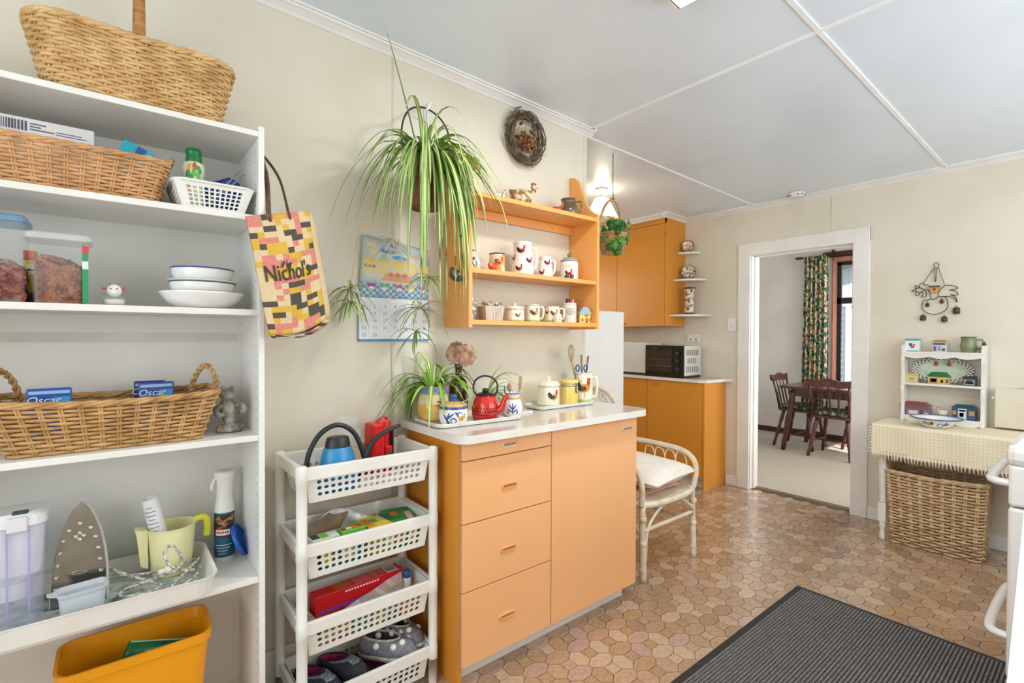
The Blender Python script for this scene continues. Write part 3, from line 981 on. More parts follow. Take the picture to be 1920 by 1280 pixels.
t = thing('clothes_iron', 'clothes iron standing upright with a shiny steam soleplate', 'iron', (-.068, -.175, .592), math.radians(-8))
def sole(s=1):
    o = []
    for i in range(13):
        f = i / 12
        o.append((.056 * s * (1 - f ** 2.6) ** .75 if f < 1 else 0, f * .262 * s))
    return [(a, b) for a, b in o] + [(-a, b) for a, b in reversed(o[:-1])]
TI = Matrix.Rotation(math.radians(-7), 4, 'X')
MB().prism(sole(), -.028, -.021, 'xz', M=TI).build('soleplate', mat('brushed_soleplate', '#9a958f', .13, metal=1, c2='#77716b', ns=5), t)
MB().prism([(a * 1.06, b * 1.02 - .002) for a, b in sole()], -.021, -.006, 'xz', M=TI).build('skirt', flat('#e4e4e2', .3), t)
MB().prism([(a * .8, b * .85 + .0) for a, b in sole()], -.006, .045, 'xz', M=TI).build('iron_body', flat('#eceae6', .3), t)
MB().tube(smoothpts([(0, .04, .03), (0, .085, .04), (0, .09, .12), (0, .05, .18)], 5), .013, 10, M=TI).build('handle', flat('#e6e4e0', .3), t)
vh = MB()
vp = [(0, .205)] + [(s * x, z) for s in (-1, 1) for x, z in ((.022, .19), (.033, .165), (.039, .135), (.043, .105), (.045, .075), (.046, .045))] + [(dx, .172 + dz) for dx, dz in ((-.008, 0), (0, .008), (.008, 0), (0, -.008))]
for x, z in vp:
    vh.lathe([(.0055, 0), (.0045, .0018), (.002, .0005)], 10, M=TI @ Matrix.Translation((x, -.0281, z)) @ Matrix.Rotation(PI / 2, 4, 'X'))
vh.tube([(p[0] + .0, -.029, p[1]) for p in ell(0, .08, .016, .004)], .0012, 6, True, M=TI)
vh.tube([(p[0] + .0, -.029, p[1]) for p in ell(0, .045, .018, .005)], .0012, 6, True, M=TI)
vh.build('steam_vents', mat('polished_steel', '#d9d2c8', .12, metal=1), t)

t = thing('measuring_cup', 'small frosted plastic measuring cup in front of the iron', 'cup', (-.062, -.268, .592), .12)
MB().loft([rr(.078, .05, .012, 0), rr(.088, .056, .014, .06), rr(.094, .06, .014, .066), rr(.096, .062, .014, .072)], smooth=False, cap1=False).build('cup_body', mat('frosted_plastic', '#dfe6ea', .35, alpha=.72), t, solid=.003)
MB().prism([(-.046, .064), (-.066, .072), (-.046, .073)], -.012, .012, 'xz').build('pouring_lip', mat('frosted_plastic', '#dfe6ea', .35, alpha=.72), t)

YEL = mat('pale_yellow_plastic', '#efebb2', .35, c2='#eae6a8', ns=6)
t = thing('yellow_jug', 'pale yellow plastic jug with a rolled paper inside', 'jug', (.135, -.125, .592))
pr = sp([(.047, 0), (.05, .004), (.056, .07), (.061, .13), (.064, .14)], 3)
MB().lathe(cup(pr, .003), 28).build('jug_body', YEL, t)
MB().prism([(-.058, .138), (-.088, .146), (-.084, .13), (-.075, .04), (-.058, .03)], -.02, .02, 'xz').build('spout', YEL, t)
MB().tube(smoothpts([(.058, 0, .14), (.078, 0, .145), (.09, 0, .135), (.092, 0, .11), (.09, 0, .085)], 5), .0075, 8, flatten=1.4).build('handle', mat('bright_yellow_plastic', '#dcd93c', .35), t)
t = thing('rolled_paper', 'roll of white printed paper sticking out of the yellow jug', 'paper', (.125, -.125, .6))
Mx = Matrix.Rotation(math.radians(-11), 4, 'Y')
MB().grid(lambda u, v: Mx @ Vector(((.018 + .004 * u) * math.cos(u * 11 + 4), (.018 + .004 * u) * math.sin(u * 11 + 4), .02 + v * .205)), 40, 2).build('paper_sheet', flat('#f1f1f0', .7), t, solid=.0006)
pl = MB()
for k in range(7):
    pl.grid(lambda u, v, k=k: Mx @ Vector((.0228 * math.cos(-1.9 + (u - .5) * (1.2 if k % 3 else .7)), .0228 * math.sin(-1.9 + (u - .5) * (1.2 if k % 3 else .7)), .2 - k * .012 + v * .003)), 6, 1)
pl.build('print', flat('#9a9ea8', .7), t)
ROPE = mat('braided_grey_cord', '#d9d5c9', .8, c2='#8e8b82', ns=120, lo=.45, hi=.55)
t = thing('iron_cord', 'grey white braided flex coiled loosely in the tray', 'cord', (0, 0, 0))
cp = [(-.03, -.13, .66), (.0, -.17, .65), (.05, -.20, .625), (.1, -.235, .605), (.07, -.265, .602), (.015, -.245, .604), (.02, -.215, .606), (.07, -.215, .615), (.115, -.235, .63), (.14, -.245, .64), (.15, -.225, .66), (.135, -.22, .695), (.118, -.222, .7), (.112, -.23, .68), (.125, -.24, .65), (.155, -.235, .63), (.185, -.21, .612), (.2, -.19, .612), (.185, -.24, .608), (.15, -.27, .603), (.12, -.275, .603), (.16, -.24, .625), (.2, -.175, .63)]
rp = MB(); rp.tube(smoothpts(cp, 9), .0042, 7)
rp.build('flex', ROPE, t)
MB().tube(smoothpts([(-.03, -.14, .64), (.03, -.19, .635), (.09, -.2, .63), (.14, -.21, .635), (.19, -.16, .625)], 8), .0035, 6).build('flex_return', ROPE, t)
MB().ball((.118, -.238, .642), (.011, .009, .011)).cyl((.095, -.24, .64), (.112, -.238, .642), .0075, n=10).build('knot', flat('#e2ddd0', .6), t)

t = thing('spray_bottle', 'white trigger spray bottle with a dark fruit label at the shelf\'s right', 'bottle', (.278, -.1, .583))
pr = sp([(.028, 0), (.0295, .004), (.0295, .11), (.028, .16), (.0225, .2), (.025, .24), (.027, .262)], 4)
MB().lathe(pr, 26).build('bottle_body', PLASW, t)
MB().lathe(sp([(.0272, .255), (.029, .262), (.029, .275), (.0255, .281)], 3), 24).build('spray_head', PLASW, t)
a = face((.278, -.1))
MB().tube(smoothpts([(-.026, -.01, .265), (-.034, -.013, .25), (-.038, -.014, .235), (-.034, -.013, .228)], 4), .0045, 8).build('trigger', PLASW, t)
R_ = radius_of(pr)
lb = MB()
def band(mb, z0, z1, a0, a1, mi, lift=.0006, n=12):
    mb.grid(lambda u, v: ((R_(z0 + (z1 - z0) * v) + lift) * math.cos(a + a0 + (a1 - a0) * u), (R_(z0 + (z1 - z0) * v) + lift) * math.sin(a + a0 + (a1 - a0) * u), z0 + (z1 - z0) * v), n, 2, mi)
band(lb, .012, .075, -1.3, 1.1, 0); band(lb, .075, .09, -1.3, 1.1, 1); band(lb, .09, .145, -1.3, 1.1, 2); band(lb, .145, .152, -1.3, 1.1, 3); band(lb, .012, .152, 1.1, 1.4, 4)
band(lb, .082, .1, -.9, .5, 5, .001)
for k in range(14):
    r1 = random.Random(k)
    wrap(lb, ell(r1.uniform(-.03, .028), r1.uniform(.1, .14), .009, .004, r1.uniform(-1, 1), 8), R_, a, r1.choice((6, 7, 4)), .0012)
for k in range(4):
    band(lb, .05 - k * .009, .052 - k * .009, -.9 + .1 * k, .7 - .2 * k, 5, .001)
lb.build('label_print', [flat('#1d5f7c'), flat('#6b2420'), flat('#3a1a1c'), flat('#234f66'), flat('#3e9a3e'), flat('#ece6da'), flat('#c63a34'), flat('#d77a5a')], t)
lq = MB()
for k in range(6):
    band(lq, .088, .095, -.75 + k * .19, -.63 + k * .19, 0, .0015, 2)
lq.build('label_print', flat('#7a3a34'), t)
t = thing('blue_lid', 'round blue plastic lid leaning on the bookcase side', 'dish', (.312, -.125, .583))  # a loose container lid
Mx = Matrix.Translation((0, 0, .055)) @ Matrix.Rotation(math.radians(66), 4, 'Y') @ Matrix.Rotation(.3, 4, 'X')
MB().lathe([(.052, 0), (.054, .003), (.054, .01), (.05, .012), (.047, .006), (.001, .006)], 30, M=Mx).build('disc', flat('#1f5fc0', .25), t)
MB().tube([(math.cos(q) * .036, math.sin(q) * .036, .007) for q in [2 * PI * i / 24 for i in range(24)]], .0018, 6, True, M=Mx).build('ridge', flat('#3f7fd8', .25), t)

# ---- bottom: bin and pouch
YB = mat('amber_plastic', '#f2a312', .32, c2='#ee9c0c', ns=4)
t = thing('storage_bin', 'orange yellow plastic bin on the bookcase\'s bottom shelf', 'bin', (.052, -.181, .088))
h = .362
mb = MB()
mb.loft([rr(.26, .13, .03, 0), rr(.27, .14, .032, .01), rr(.325, .178, .035, h - .03), rr(.33, .182, .036, h - .028), rr(.34, .192, .04, h - .026), rr(.345, .197, .04, h), rr(.33, .184, .036, h), rr(.318, .172, .034, h - .03), rr(.264, .134, .03, .012)], smooth=False)
mb.build('bin_body', YB, t)
t = thing('green_pouch', 'shiny green zip pouch inside the orange bin', 'pouch', (.07, -.17, .3), .1)
Mx = Matrix.Rotation(.35, 4, 'Y')
MB().loft([[(x, y * s, z) for x, y in [(p[0], p[1]) for p in ell(0, 0, .085, .02, 0, 16)]] for s, z in ((.4, 0), (1, .03), (1, .08), (.2, .12))], M=Mx).build('pouch_body', mat('green_vinyl', '#1f8a48', .22, c2='#0c4a2a', ns=9, lo=.4, hi=.6), t)
MB().tube([(x, -.004, .121) for x in [-.08 + .16 * i / 10 for i in range(11)]], .0025, 6, M=Mx).build('zip', flat('#9fc9b0'), t)
# ------------------------------------------------------------------ rolling storage rack
RK = mat('rack_white_plastic', '#efeee6', .38, c2='#e8e6dc', ns=5)
cx0, cx1, cy0, cy1 = .457, .925, -.305, -.05
t = thing('storage_rack', 'white plastic four tier rack with perforated baskets beside the orange cabinet', 'rack', (0, 0, 0))
TIER = (.883, .640, .393, .148)
for x in (cx0, cx1):
    for y in (cy0, cy1):
        pr = [(.0135, 0), (.0155, .006), (.0165, .1)]
        for z in reversed(TIER):
            pr += [(.0165, z - .05), (.0178, z - .048), (.0178, z), (.0165, z + .001)]
        pr = pr[:-1] + [(.0165, .886), (.012, .890)]
        MB().lathe(pr, 16, (x, y, 0)).build('post', RK, t)
def tier(zt):
    mb = MB()
    th = .007
    for (a, b, c, d) in ((cx0, cx1, cy0 - th, cy0 + th), (cx0, cx1, cy1 - th, cy1 + th)):
        mb.b2((a, c, zt - .042), (b, d, zt), .003)
    for x in (cx0, cx1):
        mb.b2((x - th, cy0, zt - .042), (x + th, cy1, zt), .003)
    o = mb.build('tier_rim', RK, t)
    w = MB()
    ins = .012
    T = [(cx0 + ins, cy0 + .002), (cx1 - ins, cy0 + .002), (cx1 - ins, cy1 - .002), (cx0 + ins, cy1 - .002)]
    B = [(cx0 + .028, cy0 + .016), (cx1 - .028, cy0 + .016), (cx1 - .028, cy1 - .016), (cx0 + .028, cy1 - .016)]
    for k in range(4):
        b0, b1, t0, t1 = B[k], B[(k + 1) % 4], T[k], T[(k + 1) % 4]
        def P(a, b, b0=b0, b1=b1, t0=t0, t1=t1):
            p0 = Vector((*b0, zt - .118)).lerp(Vector((*b1, zt - .118)), a)
            p1 = Vector((*t0, zt - .004)).lerp(Vector((*t1, zt - .004)), a)
            return p0.lerp(p1, b)
        if k % 2 == 0:
            lattice_wall(w, P, 17, 3, (.36, .32), .06, .12, .34, True)
        else:
            lattice_wall(w, P, 13, 3, (.2, .36), .08, .12, .22)
    def PF(a, b):
        return Vector((*B[0], zt - .118)).lerp(Vector((*B[1], zt - .118)), a).lerp(Vector((*B[3], zt - .118)).lerp(Vector((*B[2], zt - .118)), a), b)
    lattice_wall(w, PF, 12, 6, .32, .05, .08, .08)
    w.build('basket', RK, t, solid=.0025)
for z in TIER:
    tier(z)
FLR = [z - .116 for z in TIER]

# ---- top tier
t = thing('watering_can', 'blue watering can with a black hose loop handle and spout', 'watering can', (.598, -.225, FLR[0]))
MB().lathe(sp([(.06, 0), (.066, .008), (.065, .07), (.056, .115), (.047, .148), (.04, .152)], 4), 28, sy=.8).build('can_body', mat('blue_plastic', '#2f8fc4', .28, c2='#2a87bc', ns=4), t)
BLK = mat('black_rubber', '#23282a', .4)
MB().lathe(sp([(.043, .15), (.042, .16), (.037, .182), (.03, .187)], 3), 24, sy=.8).build('collar', BLK, t)
MB().tube(smoothpts([(-.058, 0, .02), (-.095, 0, .06), (-.098, 0, .13), (-.06, 0, .2), (0, 0, .226), (.055, 0, .195), (.085, 0, .13), (.096, 0, .07), (.06, 0, .012)], 7), .0085, 9).build('hose_handle', BLK, t)
MB().tube(smoothpts([(.096, 0, .05), (.1, 0, .1), (.125, 0, .15), (.17, 0, .18), (.232, 0, .2)], 6), [.0135 - .0003 * i for i in range(25)], 9).build('spout', BLK, t)
t = thing('glass_jar', 'large empty glass jar with a ridged neck behind the watering can', 'jar', (.675, -.105, FLR[0]))
jp = sp([(.05, 0), (.055, .006), (.056, .15), (.052, .175), (.042, .19)], 4) + [(.042, .2), (.045, .203), (.042, .207), (.045, .211), (.042, .215), (.045, .22), (.043, .23)]
MB().lathe(cup(jp, .003), 30).build('jar_body', CLEARG, t)
MB().lathe([(.048, .004), (.051, .006), (.051, .105), (.03, .112), (.001, .114)], 24).build('crumbs', mat('oat_flakes', '#c7a878', .9, c2='#b08e5c', ns=60, bump=.6, bs=90), t)
t = thing('red_lantern_torch', 'red plastic lantern torch standing at the rack\'s right', 'torch', (.795, -.115, FLR[0]), .1)
RED = mat('red_plastic', '#d81e1e', .25, c2='#cf1818', ns=4)
MB().box((-.018, .0, .1), (.052, .07, .2), .01).build('torch_body', RED, t)
MB().box((.026, -.004, .055), (.032, .06, .11), .006).build('torch_foot', RED, t)
MB().tube(smoothpts([(-.002, 0, .185), (.02, 0, .2), (.034, 0, .175), (.034, 0, .1)], 5), .012, 10, flatten=1.7).build('handle', RED, t)
MB().box((.027, -.0345, .075), (.022, .004, .03), .002).build('switch', flat('#4a4a4c'), t)
MB().box((.047, -.004, .09), (.006, .05, .16), .002).build('lens_rim', flat('#2a2a2c'), t)
t = thing('thin_cord', 'thin clear cord hanging down the wall behind the rack', 'cord', (.9, -.006, .93))
MB().tube([(0, 0, .4), (.004, 0, .2), (-.004, 0, .08), (0, -.004, 0)], .0016, 6).build('cord', mat('clear_cord', '#e6e2d4', .3), t)

# ---- second tier: packets
def carton(name, label, cat, x, y, z, d, cols, rz=0, tx=0, ty=0, top=True, lid=None):
    """printed carton: body plus patches of its printed colours on the top and front"""
    t = thing(name, label, cat, (x, y, z), rz)
    Mx = Matrix.Rotation(tx, 4, 'X') @ Matrix.Rotation(ty, 4, 'Y')
    MB().box((0, 0, d[2] / 2), d, .0015, M=Mx).build('carton_body', flat(cols[0]), t)
    r = random.Random(name + str(x))
    mb = MB()
    w, dd, h = d
    k = len(cols) - 1
    for i in range(k):
        a = -w / 2 + .003 + (w - .006) * i / k
        b = a + (w - .006) / k * .92
        ya, yb = sorted((r.uniform(-.45, .0) * dd, r.uniform(.1, .45) * dd))
        mb.b2((a, ya, h), (b, yb, h + .0005), mi=i, M=Mx)
        za, zb = r.uniform(.1, .3) * h, r.uniform(.6, .9) * h
        mb.b2((a, -dd / 2 - .0005, za), (b, -dd / 2, zb), mi=i, M=Mx)
    mb.build('print', [flat(c) for c in cols[1:]], t)
    return t
z = FLR[1]
carton('tea_carton', 'white and green food carton at the left of the second tier', 'box', .545, -.243, z, (.09, .05, .108), ('#e9ebe6', '#2f4a40', '#7cc23e', '#dfe6dc'), .05)
carton('snack_carton', 'red and green food carton in the second tier', 'box', .64, -.24, z, (.085, .045, .112), ('#6fbf3f', '#b32a2f', '#f0e6dc', '#d8842f', '#c43a34'), .08)
carton('muesli_carton', 'flat teal carton lying at the front of the second tier', 'box', .6, -.279, z + .004, (.15, .008, .1), ('#15848c', '#e8d34a', '#12777f', '#f0e9b0', '#12777f'), .03)
carton('yellow_carton', 'yellow and green carton in the middle of the second tier', 'box', .735, -.215, z, (.085, .11, .102), ('#e8c936', '#d98f2f', '#46b57c', '#e9dc9c'), .12)
carton('pasta_carton', 'flat green carton with a food picture at the second tier\'s right', 'box', .84, -.19, z, (.11, .16, .095), ('#2f8f3f', '#2a7a5a', '#e58a2c', '#3f9a48', '#e9e2cc'), -.25)
t = thing('brown_paper_bag', 'torn brown cardboard sheet behind the second tier cartons', 'cardboard', (.56, -.17, z + .09), .1)
MB().prism([(-.1, 0), (-.085, .025), (-.02, .04), (.03, .062), (.05, .05), (.1, .05), (.09, .03), (.07, .0)], -.003, .003, 'xz').build('cardboard_sheet', mat('brown_card', '#8f7a5e', .8, c2='#7d694f', ns=20), t)
t = thing('white_sheet', 'crumpled white plastic bag at the back of the second tier', 'bag', (.72, -.1, z))
MB().grid(lambda u, v: ((u - .5) * .3, .02 * math.sin(u * 9) + .01 * math.sin(v * 11 + u * 5), v * (.1 + .035 * math.sin(u * 5 + .4))), 18, 8).build('bag_film', mat('white_film', '#eef0f0', .3), t, solid=.002)

# ---- third tier
z = FLR[2]
t = thing('foil_box', 'long red wrap box lying across the third tier', 'box', (.69, -.175, z + .065), .06)
MB().box((0, 0, .036), (.33, .055, .07), .002).build('box_body', mat('red_card', '#cf1822', .3), t)
MB().b2((.105, -.025, .0712), (.15, .022, .0716)).build('barcode_label', flat('#f0eeea'), t)
bb = MB(); x = .109
while x < .146:
    bb.b2((x, -.02, .0716), (x + .002, .016, .072)); x += .0042
for i in range(12):
    bb.b2((-.06 + i * .011, -.0281, .056), (-.053 + i * .011, -.0276, .062), mi=4)
bb.b2((-.09, -.02, .0711), (-.03, .02, .0715), mi=1).b2((-.02, -.022, .0711), (.04, .02, .0715), mi=2).b2((.045, -.022, .0711), (.075, .02, .0715), mi=2).b2((.08, -.02, .0711), (.1, .02, .0715), mi=2).b2((-.155, -.0281, .01), (.02, -.0276, .02), mi=3)
bb.build('print', [DARK, flat('#c9611d'), flat('#d8656c'), flat('#7b3fae'), flat('#f3e6e6')], t)
t = thing('zip_bag', 'clear zip bag with a green seal over the front of the third tier', 'bag', (.72, -.245, z + .03), .05)
Mz = Matrix.Rotation(math.radians(-25), 4, 'X')
MB().grid(lambda u, v: Mz @ Vector(((u - .5) * .26, .006 * math.sin(u * 13 + v * 4), v * (.045 + .06 * u))), 16, 6).build('bag_film', mat('clear_film', '#e8ebe4', .15, alpha=.45, spec=.8), t)
MB().tube([Mz @ Vector(((i / 10 - .5) * .26, -.004, .028 + .04 * i / 10)) for i in range(11)], .0022, 6).build('seal_strip', flat('#a9c43a'), t)
for k, (x, y, zz, lab) in enumerate(((.575, -.27, z + .06, 'bright green bag clip at the third tier\'s left'), (.855, -.25, z + .055, 'bright green bag clip at the third tier\'s right'))):
    t = thing('bag_clip', lab, 'clip', (x, y, zz), .1, 'green bag clips')
    MB().box((0, 0, 0), (.055, .016, .018), .004).build('clip_jaw', flat('#7ed321', .3), t)
    MB().box((0, -.002, .014), (.05, .008, .008), .003).build('clip_arm', flat('#8ee02c', .3), t)
t = thing('glue_bottle', 'small white bottle with a blue cap at the third tier\'s corner', 'bottle', (.872, -.2, z))
MB().lathe(sp([(.014, 0), (.016, .003), (.016, .09), (.011, .1)], 3), 16).build('bottle_body', flat('#efe9da'), t)
MB().lathe([(.013, .1), (.013, .122), (.009, .126)], 16).build('cap', flat('#2a63a8'), t)
carton('craft_carton', 'small brown carton under the red wrap box', 'box', .6, -.225, z, (.13, .08, .058), ('#b58a52', '#d8c9a2', '#caa03a', '#2a8f74'), .05)
carton('tissue_carton', 'teal carton at the front of the third tier', 'box', .73, -.262, z, (.13, .03, .05), ('#17866f', '#1c9a80', '#d7b63a', '#167a66'), .02)
carton('matches_carton', 'orange carton at the front right of the third tier', 'box', .84, -.27, z, (.07, .025, .05), ('#d9683c', '#e07c50', '#c9552c'), .02)
carton('photo_packet', 'grey pattern packet standing at the third tier\'s left end', 'packet', .505, -.2, z, (.025, .12, .085), ('#9d8f84', '#6e5d55', '#c7b8ab'), .05)

# ---- bottom tier: shoes
def shoe(name, label, x, y, z, rz, L, Wd, H, up, sole_m, inner, group, tilt=0, toe=None, sole_h=.014, fuzz=None, dots=None, collar=(.62, .30, .32), roll=0):
    t = thing(name, label, 'shoe', (x, y, z), rz, group)
    t.rotation_euler = (tilt, roll, rz)
    n = 28
    def outl(s=1.0):
        o = []
        for i in range(n):
            a = 2 * PI * i / n
            yy = math.cos(a)
            w = Wd / 2 * (1 - .13 * math.exp(-((yy + .25) / .35) ** 2)) * (1 if yy > 0 else .88)
            o.append(Vector((math.copysign(abs(math.sin(a)) ** .8, math.sin(a)) * w * s, yy * L / 2 * (1 if s == 1 else s), 0)))
        return o
    base = outl()
    MB().loft([[p * k + Vector((0, 0, zz)) for p in base] for k, zz in ((.95, 0), (1, .004), (1, sole_h - .003), (.98, sole_h))]).build('sole', sole_m, t)
    cyc, cl, cw = collar
    col = [Vector((math.sin(2 * PI * i / n) * Wd / 2 * cw * 2, -L * (cyc - .5) + math.cos(2 * PI * i / n) * L * cl, H * (1 + .06 * (-math.cos(2 * PI * i / n))))) for i in range(n)]
    rings = []
    for tt in (0, .25, .5, .75, 1):
        rings.append([(base[i] * .99).lerp(Vector((col[i].x, col[i].y, 0)), tt ** 1.7) + Vector((0, 0, sole_h - .002 + (col[i].z - sole_h) * (1 - (1 - tt) ** 1.9))) for i in range(n)])
    MB().loft(rings, cap0=False, cap1=False).build('upper', up, t, solid=.004)
    inn = [[p.lerp(Vector((0, -L * (cyc - .5), p.z)), .06 + k) * 1 - Vector((0, 0, d)) for p in col] for k, d in ((0, .0), (.02, H * .35), (.1, H - sole_h - .004))]
    MB().loft(inn, cap0=False).build('lining', inner, t)
    MB().tube(col, .0045 if fuzz else .003, 8, True).build('collar', fuzz or up, t)
    if fuzz:
        MB().tube([p + Vector((0, 0, sole_h)) for p in base], .006, 8, True).build('fleece_edge', fuzz, t)
    if toe:
        tr = [[rings[k][i] + Vector((0, 0, .0025)) for i in list(range(n - 8, n)) + list(range(9))] for k in range(5)]
        m2 = MB()
        vs = [p for r in tr for p in r]
        w = 17
        m2.add(vs, [(k * w + i, k * w + i + 1, (k + 1) * w + i + 1, (k + 1) * w + i) for k in range(4) for i in range(w - 1)], 0, True)
        m2.build('toe_cap', toe, t)
    if dots:
        dm = MB()
        for i, k in ((n - 3, 2), (2, 3), (5, 2), (n - 6, 3), (8, 2), (n - 9, 2)):
            p, q = rings[k][i], rings[k + 1][i] if k < 4 else rings[k][i]
            nn = (rings[k][(i + 1) % n] - rings[k][i - 1]).cross(rings[k + 1][i] - rings[k - 1][i]).normalized()
            if nn.dot(p - Vector((0, p.y, 0))) < 0 and nn.z < 0:
                nn = -nn
            dm.ball(p - nn * .004, .0125, 12, 8)
        dm.build('painted_dots', dots, t)
    return t
GREYK = mat('grey_knit', '#93a0a4', .9, c2='#566168', ns=180, lo=.45, hi=.55)
BLKF = mat('black_fabric', '#22252a', .85, c2='#33363b', ns=140)
PINK = mat('magenta_lining', '#b5347a', .8, c2='#8f2560', ns=60)
zf = FLR[3]
shoe('sneaker', 'left of the grey toed black sneakers with a pink lining', .545, -.19, zf + .035, PI + .35, .235, .085, .075, BLKF, flat('#3a4348'), PINK, 'grey toed sneakers', tilt=.28, toe=GREYK)
shoe('sneaker', 'right of the grey toed black sneakers with a pink lining', .635, -.185, zf + .045, PI + .42, .235, .085, .078, BLKF, flat('#3a4348'), PINK, 'grey toed sneakers', tilt=.33, toe=GREYK)
shoe('flat_shoe', 'black shoe with pink inner under the left polka dot slipper', .745, -.19, zf, PI + .5, .23, .085, .06, BLKF, flat('#1c1d20'), PINK, 'black shoes under the slippers')
shoe('flat_shoe', 'black shoe with pink inner under the right polka dot slipper', .835, -.185, zf, PI + .45, .23, .085, .06, BLKF, flat('#1c1d20'), PINK, 'black shoes under the slippers')
SLIP = mat('grey_felt', '#87868a', .9, c2='#77767b', ns=60)
FLEECE = mat('cream_fleece', '#cfc6b8', .95, c2='#aaa091', ns=120, bump=.8, bs=200)
DIN = mat('dark_fleece', '#4d514e', .95, c2='#3b3f3d', ns=90)
shoe('slipper', 'left grey slipper with white polka dots on the bottom tier', .795, -.205, zf + .074, PI + .75, .225, .09, .075, SLIP, FLEECE, DIN, 'polka dot slippers', fuzz=FLEECE, dots=flat('#f0efe8'), collar=(.6, .31, .36), tilt=.06)
shoe('slipper', 'right grey slipper with white polka dots on the bottom tier', .868, -.165, zf + .08, PI + .35, .225, .088, .075, SLIP, FLEECE, DIN, 'polka dot slippers', fuzz=FLEECE, dots=flat('#f0efe8'), collar=(.6, .31, .36), tilt=.14)

# ------------------------------------------------------------------ tote bag on the bookcase's side
t = thing('tote_bag', 'patchwork printed tote bag lettered Nichol\'s hanging beside the bookcase', 'bag', (0, 0, 0))
TL, TR, BR_, BL_ = at(460, 405, y=-.36), at(578, 395, y=-.24), at(611, 598, y=-.235), at(522, 642, y=-.325)
BL_ = at(505, 628, y=-.355)
CR, PK, YL, GY = '#e2cca6', '#dc9284', '#dcb74c', '#575349'
PAT = ["ppgpyyppcy", "ppccyccpcc", "ccggcycpgg", "gycccggpcy", "ypppccggcc", "ygyyycpcyy", "ccyyygccyg", "cppcpyyppp", "ypppppyccp", "cppyyycccp", "cyyyyccygg", "ccppppyyyc", "ccpcgggppp", "cccpyyppcc", "ccpcggcycc", "ggccggcggy", "cyyyyggycy", "cggcyycggy", "cyccpyyggg", "gppppcpppg", "ypyyccppyc"]
MI = {'c': 0, 'p': 1, 'y': 2, 'g': 3}
def bagp(u, v):
    p = TL.lerp(TR, u).lerp(BL_.lerp(BR_, u), v)
    nrm = (TR - TL).cross(BL_ - TL).normalized()
    if nrm.y > 0: nrm = -nrm
    return p + nrm * (.012 * math.sin(PI * u) * math.sin(PI * min(v * 1.05, 1)) + .002 * math.sin(u * 9 + v * 7)) + Vector((0, 0, -.018 * math.sin(PI * u) * v))
mats_ = [mat('jute_' + n, c, .85, c2=c2, ns=200, lo=.4, hi=.6, bump=.3, bs=300) for n, c, c2 in (('cream', CR, '#dcc294'), ('pink', PK, '#d67f70'), ('yellow', YL, '#d8aa34'), ('charcoal', GY, '#4a473f'))]
nr = len(PAT)
MB().grid(bagp, 20, nr * 2, lambda i, j: MI[PAT[j // 2][i // 2]]).build('front_panel', mats_, t, solid=.002)
back = Vector((.035, .05, 0))
MB().grid(lambda u, v: bagp(u, v) + back * (1 if v > .02 else .3), 8, 8).build('back_panel', mats_[0], t, solid=.002)
MB().grid(lambda u, v: bagp(0, v) + back * u * (1 if v > .02 else .3) - Vector((0, 0, .01 * math.sin(PI * u))), 4, 10).build('gusset', mat('jute_brown', '#8d6a3c', .85), t, solid=.002)
MB().grid(lambda u, v: bagp(1, v) + back * u * (1 if v > .02 else .3), 4, 10).build('gusset', mats_[0], t, solid=.002)
MB().grid(lambda u, v: bagp(u, 1) + back * v - Vector((0, 0, .012 * math.sin(PI * u))), 12, 4, lambda i, j: (0, 3, 0, 2, 0, 3, 0, 3, 1, 0, 3, 0)[i]).build('bag_base', mats_, t, solid=.002)
HOOK = Vector((BX1 + .008, -.25, at(497, 296, y=-.25).z))
STR = mat('brown_webbing', '#6f5546', .8, c2='#5c4539', ns=60)
for k, (a, b) in enumerate(((.33, .66), (.3, .62))):
    off = back * .3 * k
    p0, p1 = bagp(a, .0) + off, bagp(b, .0) + off
    pts = [bagp(a, .06) + off, p0, p0.lerp(HOOK, .5) + Vector((.004, 0, .02)), HOOK + Vector((-.004, 0, 0)), HOOK + Vector((.008, 0, 0)), p1.lerp(HOOK, .5) + Vector((.012, 0, .02)), p1, bagp(b, .06) + off]
    MB().tube(smoothpts(pts, 5), .009, 8, flatten=.35).build('handle', STR, t)
xa = bagp(.75, .45) - bagp(.25, .45)
ya = bagp(.5, .40) - bagp(.5, .5)
nrm = xa.cross(ya).normalized()
o = text_mesh('lettering', "Nichol's", .067, mat('charcoal_ink', '#413d36', .8), t, ext=.0004)
bw, bh = (TR - TL).length, (BL_ - TL).length
for v_ in o.data.vertices:
    x_, y_, z_ = v_.co
    v_.co = bagp(.46 + x_ / bw * .86, .49 - y_ / bh - x_ * .0 ) + nrm * (.0045 + z_)
sm = MB()
sc_ = frame(bagp(.42, .425) + nrm * .004, xa, ya)
sm.add([sc_ @ Vector(p) for p in ((-.024, -.006, 0), (-.012, .012, 0), (-.004, .012, 0), (-.016, -.006, 0))], [(0, 1, 2, 3)]).add([sc_ @ Vector(p) for p in ((.002, -.012, 0), (.012, -.012, 0), (.02, .006, 0), (.012, .006, 0))], [(0, 1, 2, 3)]).add([sc_ @ Vector(p) for p in ((-.004, -.012, 0), (-.001, -.012, 0), (.006, .016, 0), (.003, .016, 0))], [(0, 1, 2, 3)])
sm.build('emblem_print', mat('charcoal_ink', '#413d36', .8), t)
tag(MB().tube(smoothpts([(BX1 + .0005, -.25, HOOK.z + .012), (BX1 + .012, -.25, HOOK.z + .008), (BX1 + .016, -.25, HOOK.z - .012), (BX1 + .01, -.25, HOOK.z - .014)], 4), .003, 8).build('wall_hook', TRIMW), 'small white hook on the bookcase side holding the tote bag', 'hook')

